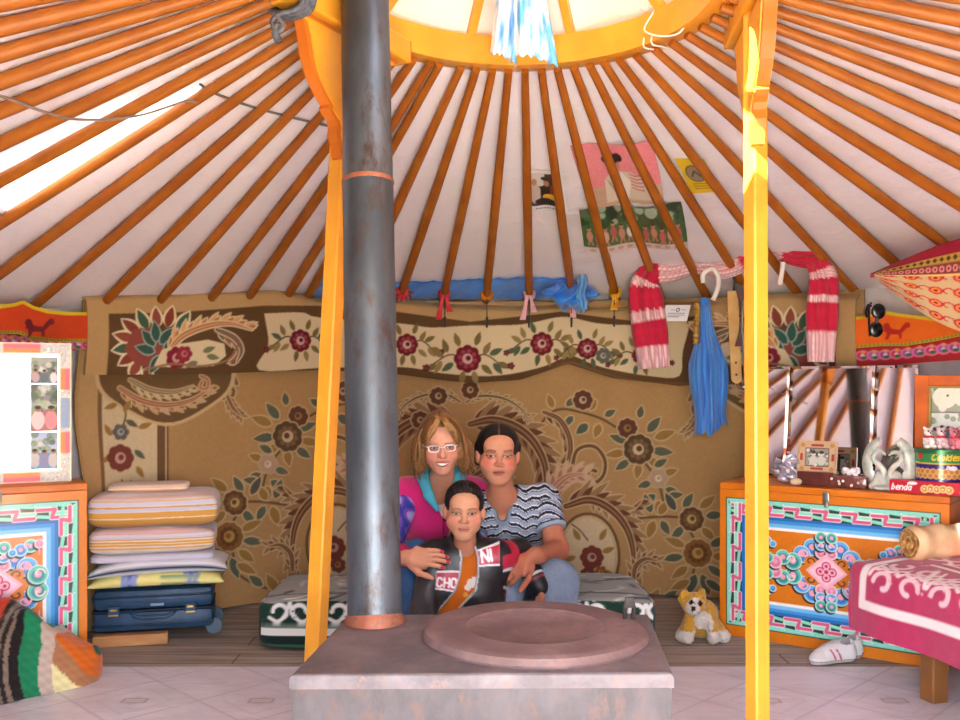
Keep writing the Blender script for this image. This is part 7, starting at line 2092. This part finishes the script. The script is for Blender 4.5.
# sunglasses hooked on the right band
sg0 = at(877, 320, 3.86); sgl = thing('sunglasses', sg0, 'black sunglasses hooked over the edge of the right orange band', 'sunglasses')
BLK = mat('black plastic', '#141214', .25, spec=.5, coat=.3)
for k, (px, py) in enumerate(((878.5, 311.5), (876, 329.5))):
    p = at(px, py, 3.84); mb = MB(); mb.ball(p, (.030, .012, .033), n=20, m=12); mb.build('lens', BLK, sgl)
mb = MB(); mb.tube([at(877, 318, 3.84), at(876.5, 323, 3.84)], .008, 8)
mb.tube(bez([tuple(at(871, 306, 3.84)), tuple(at(868, 305, 3.87)), tuple(at(866, 312, 3.90)), tuple(at(867, 317, 3.92))], 14), .005, 6)
mb.tube(bez([tuple(at(870, 336, 3.84)), tuple(at(869, 320, 3.88)), tuple(at(869, 308, 3.90)), tuple(at(871, 303, 3.92))], 14), .005, 6); mb.build('frame', BLK, sgl)

# ================================================================== posters tucked between poles and roof cloth
def roof_sheet(name, corners, cv, label, cat, m=PRINT, curl=0.0, below=.016):
    """corners TL,TR,BR,BL as seen; lies just under the roof cloth"""
    cc = [roof_at(*c) for c in corners]
    W_, H_ = cv.x1 - cv.x0, cv.y1 - cv.y0
    def bend(P, X, Y):
        u, v = (X - cv.x0) / W_, (Y - cv.y0) / H_
        a = (cc[3][0] * (1 - u) + cc[2][0] * u) * (1 - v) + (cc[0][0] * (1 - u) + cc[1][0] * u) * v
        r = (cc[3][1] * (1 - u) + cc[2][1] * u) * (1 - v) + (cc[0][1] * (1 - u) + cc[1][1] * u) * v
        b = below + curl * (np.sin(u * 9 + v * 2) * .5 + .5)
        return np.stack([CX + r * np.sin(a), CY + r * np.cos(a), roof_z(r, a) - b], -1)
    o = flat_sheet(name, cv, (0, 0, 0), (1, 0, 0), (0, 0, 1), m, th=.0015, bend=bend)
    return tag(o, label, cat)
cv = Canvas(0, .40, 0, .30, 420, '#d98088'); cv.rect(0, 0, .40, .10, '#c2a088'); cv.noise(.08, 3, 3)
for k in range(40): cv.stroke([(k * .01, .0), (k * .01 + .02, .09)], .003, '#a8836c', .5)
cv.poly([(.10, .02), (.12, .13), (.17, .17), (.26, .17), (.33, .13), (.36, .02)], '#cdbfae'); cv.poly([(.21, .17), (.19, .10), (.17, .03), (.22, .03), (.25, .12)], '#e2dad0')
for k in range(5): cv.stroke([(.25, .16 - .018 * k), (.28, .15 - .018 * k), (.31, .155 - .02 * k)], .006, '#b8343c')
for k in range(4): cv.stroke([(.13 + .012 * k, .13 - .015 * k), (.16, .06 - .01 * k)], .004, '#8a7464')
cv.disc(.185, .205, .030, '#b88a78', ry=.038); cv.disc(.178, .232, .036, '#1c1618', ry=.026); cv.disc(.150, .225, .020, '#1c1618', ry=.016); cv.disc(.215, .240, .022, '#1c1618'); cv.disc(.18, .262, .018, '#c25a60', ry=.010)
roof_sheet('poster', [(570, 139), (651, 137), (664, 197), (590, 201)], cv, 'pink poster of a dark-haired woman in pale robes stuck on the roof cloth', 'poster', curl=.012)
cv = Canvas(0, .5, 0, .22, 420, '#3f6a36'); cv.rect(0, 0, .5, .032, '#d8c8c0'); cv.rect(0, .19, .5, .22, '#55634e'); r4 = np.random.default_rng(4)
for _ in range(70): cv.disc(r4.uniform(0, .5), r4.uniform(.14, .22), r4.uniform(.01, .03), r4.choice(['#2a4426', '#3f5a36', '#1f3020', '#a9b8a0']), al=.8)
for k in range(12):
    x = .035 + k * .039; y = .085 + r4.uniform(-.012, .012)
    cv.stroke([(x - .010, y - .045), (x, y - .01), (x + .012, y - .045)], .009, '#b88068'); cv.disc(x, y, .015, ['#c98a78', '#c4605c', '#d0a898', '#b85a5a'][k % 4] if k != 5 else '#e6e6ea', ry=.026); cv.disc(x, y + .036, .010, '#c08c74'); cv.disc(x, y + .043, .009, '#2a201c', ry=.005)
for k in range(10): cv.rect(.03 + k * .045, .008, .055 + k * .045, .022, '#c09a94')
roof_sheet('poster', [(579, 202), (681, 198), (688, 241), (585, 246)], cv, 'green poster of a row of wrestlers below the pink poster', 'poster', curl=.02, below=.018)
cv = Canvas(0, .19, 0, .24, 500, '#e0dcdc'); cv.rect(.012, .035, .178, .225, '#3a2c28'); cv.rect(.012, .15, .10, .225, '#c9c2bd')
for x, y, rx, ry, c in ((.045, .11, .028, .06, '#b8a8a0'), (.10, .10, .03, .06, '#1f1a1c'), (.145, .12, .026, .05, '#8a3a2c'), (.12, .085, .04, .022, '#c9a02c'), (.045, .175, .014, .018, '#b07c64'), (.105, .17, .014, .018, '#a87860'), (.15, .18, .013, .016, '#b08468'), (.10, .195, .02, .012, '#2a1c1a'), (.09, .06, .05, .02, '#241f22')): cv.disc(x, y, rx, c, ry=ry)
for k in range(9): cv.rect(.04 + k * .013, .014, .049 + k * .013, .024, '#7d8296')
roof_sheet('poster', [(524, 167), (561, 165), (568, 208), (528, 206)], cv, 'small photo poster of people in dark and yellow robes, left of the pink poster', 'poster', curl=.008)
cv = Canvas(0, .17, 0, .20, 500, '#d4b41c'); cv.disc(.075, .115, .055, '#6d5a48', ry=.05); cv.disc(.075, .115, .045, '#8a7a66', ry=.040); cv.stroke([(.05, .10), (.075, .13), (.10, .10)], .010, '#2f2622')
for k in range(3): cv.rect(.03, .025 + k * .014, .14, .031 + k * .014, '#8a7418')
roof_sheet('poster', [(675, 155), (703, 155), (721, 188), (692, 190)], cv, 'yellow leaflet with an oval picture stuck on the roof right of the pink poster', 'poster')

# ================================================================== things high up
kh = thing('crown_scarf', at(523, 0, 2.92), 'blue and white ceremonial scarf hanging from the crown ring', 'scarf')
def khm():
    m, nt, b = nodes_of('blue and white silk'); tc = nt.nodes.new('ShaderNodeTexCoord'); n = nt.nodes.new('ShaderNodeTexNoise'); n.inputs['Scale'].default_value = 9; n.inputs['Detail'].default_value = 3
    r = nt.nodes.new('ShaderNodeValToRGB'); r.color_ramp.elements[0].position = .42; r.color_ramp.elements[0].color = (*hx('#e6f0f6'), 1); r.color_ramp.elements[1].position = .60; r.color_ramp.elements[1].color = (*hx('#5fb0ea'), 1)
    mp = nt.nodes.new('ShaderNodeMapping'); mp.inputs['Scale'].default_value = (2.2, 2.2, .9)
    nt.links.new(tc.outputs['Object'], mp.inputs[0]); nt.links.new(mp.outputs[0], n.inputs['Vector']); nt.links.new(n.outputs['Fac'], r.inputs[0]); nt.links.new(r.outputs[0], b.inputs['Base Color'])
    b.inputs['Roughness'].default_value = .6; return m
KHM = khm()
for x0, w0, x1, w1, y1, d0 in ((512, 9, 503, 13, 60, 2.92), (522, 10, 537, 21, 62, 2.88)):
    def tailf(u, v, x0=x0, w0=w0, x1=x1, w1=w1, y1=y1, d0=d0):
        v2 = v ** 1.0; c = x0 + (x1 - x0) * v2; w = w0 + (w1 - w0) * v2
        py = -70 + (y1 + 70) * v2 - (8 * math.sin(u * 3 + 1) + 2 * math.sin(u * 30)) * max(0, v - .9) * 8
        return at(c + w * (u - .5) * 2, py, d0 + .018 * math.sin(u * 17 + v * 2))
    mb = MB(); mb.sheet(tailf, 40, 30, .002); mb.build('tail', KHM, kh, angle=180)
mb = MB(); mb.ball(at(517, -72, 2.90), (.035, .03, .035)); mb.build('knot', KHM, kh)
# ring ties, rope on the capital, wires
mb = MB()
for px in (650, 668):
    a, r_ = math.atan2((px - 480) / F * 3.0 - CX, 3.0 - CY), RC
    base = cyl_pt(a, 0, 1) 
    pts = [cyl_pt(a, ZC + .10, RC - .08), cyl_pt(a, ZC + .098, RC - .03), cyl_pt(a + .01, ZC - .012, RC - .075), cyl_pt(a + .02, ZC - .02, RC - .03), cyl_pt(a + .02, ZC - .01, RC + .018), cyl_pt(a, ZC + .10, RC + .012)]
    mb.tube(bez([tuple(p) for p in pts], 24), .003, 6)
mb.tube(bez([tuple(cyl_pt(math.radians(55), ZC + .10, RC - .06)), tuple(cyl_pt(math.radians(52), ZC + .02, RC - .09)), tuple(cyl_pt(math.radians(66), ZC - .02, RC - .06)), tuple(cyl_pt(math.radians(72), ZC + .09, RC - .05))], 20), .0032, 6)
tag(mb.build('ring_lashing', COR, angle=180), 'white string wound round the right part of the crown ring', 'string')
ROPE = mat('grey rope', '#4a4c56', .85, c2='#6a6c76', scale=60)
rp_ = thing('grey_rope', at(283, 22, 2.50), 'dark grey rope knotted round the left end of the leaning post\'s beam', 'rope')
u = Vector((.48, .877, 0)).normalized(); sd = Vector((u.y, -u.x, 0)); cb = Vector((-.392, 2.72, ZC - .042)) - u * .245
mb = MB()
for k in range(4):
    c = cb + u * (.014 * k - .02)
    mb.tube(bez([tuple(c + sd * a * .052 + Vector((0, 0, b * .048))) for a, b in ((-1, 1), (1, 1), (1, -1), (-1, -1), (-1, 1))], 28), .0075, 6)
mb.build('winding', ROPE, rp_, angle=180)
mb = MB()
mb.tube(bez([tuple(at(a, b, 2.42)) for a, b in ((276, 16), (283, 24), (278, 32), (272, 22), (280, 14), (290, 12), (300, 6), (303, -3))], 40), .0065, 6)
mb.tube(bez([tuple(at(a, b, 2.42)) for a, b in ((277, 24), (275, 32), (279, 42))], 12), [.007] * 6 + [.010] * 7, 6); mb.build('knot', ROPE, rp_, angle=180)
WIR = mat('grey wire', '#8a7a70', .6)
wpts = []
for px, py in ((-14, 66), (12, 76), (40, 88), (70, 97), (105, 99), (140, 95), (170, 86), (186, 81), (196, 82)):
    p_, r_ = roof_at(px, py); wpts.append(tuple(roof_pt(p_, r_, .062)))
mb = MB(); mb.tube(bez(wpts, 60), .0042, 6); tag(mb.build('wire', WIR), 'thin wire sagging across the poles on the left slope', 'wire')
wpts = []
for px, py in ((200, 80), (215, 89), (250, 102), (285, 112), (318, 120), (345, 126)):
    p_, r_ = roof_at(px, py); wpts.append(tuple(roof_pt(p_, r_, .014)))
mb = MB(); mb.tube(bez(wpts, 40), .0045, 6); tag(mb.build('dark_string', mat('dark string', '#6f6a66', .8)), 'dark string behind the poles left of the leaning yellow post', 'string')

# pair of child's trainers before the right chest
def trainer(c, yaw, label):
    s = SDF(); R = np.array(Matrix.Rotation(yaw, 3, 'Z')); c = np.array(c)
    p = lambda x, y, z: c + R @ np.array((x, y, z))       # x: towards the toe
    s.cone(p(-.070, 0, .030), .031, p(.050, 0, .028), .031, .02).cone(p(.050, 0, .028), .031, p(.080, .004, .022), .026, .02)
    s.cone(p(-.070, 0, .035), .030, p(-.068, 0, .066), .029, .02).cone(p(-.055, 0, .060), .028, p(.015, 0, .050), .027, .02)
    s.ell(p(-.050, 0, .080), (.034, .021, .030), R.T, .008, -1)
    V, q_ = s.mesh(.0036, clip=[lambda X, Y, Z: .002 - Z + 0 * X + 0 * Y]); L = (V - c) @ R
    x, y, z = L.T; C = np.empty((len(V), 3)); C[:] = hx('#dcd8d6')
    C[z < .016] = hx('#c9c4c0'); C[np.abs(z - .017) < .002] = hx('#8a8484')
    for k in range(2): C[(np.abs(x - .012 + .026 * k - (z - .03) * .5) < .0045) & (z > .018) & (z < .062) & (np.abs(y) > .012)] = hx('#c86a8a')
    C[(x < -.085) & (z < .030) ] = hx('#c8404a'); C[(np.hypot((x + .050) / 1.35, y) < .022) & (z > .045)] = hx('#8f8a8c')
    C[(x > .055) & (z > .030)] = hx('#cfcac8')
    o = raw_mesh('trainer', V, q_, C, pmat('trainer leather', .5, .35, bump=.2, bscale=200), None, None, True, 180)
    for k in range(2):
        mb = MB(); a = [p(.000 + .030 * k, -.029, .046 - .010 * k), p(.0 + .030 * k, -.012, .071 - .010 * k), p(.0 + .030 * k, .012, .071 - .010 * k), p(.0 + .030 * k, .029, .046 - .010 * k)]
        mb.tube(bez(a, 14), .010, 6, squash=.4); mb.build('strap', mat('white strap', '#e4e0de', .5), o)
    tag(o, label, 'shoe', 'pair of trainers')
trainer((1.395, 3.68, 0), math.radians(196), 'white child\'s trainer with pink stripes, the nearer one before the painted chest')
trainer((1.44, 3.735, 0), math.radians(190), 'white child\'s trainer half hidden behind its mate before the painted chest')
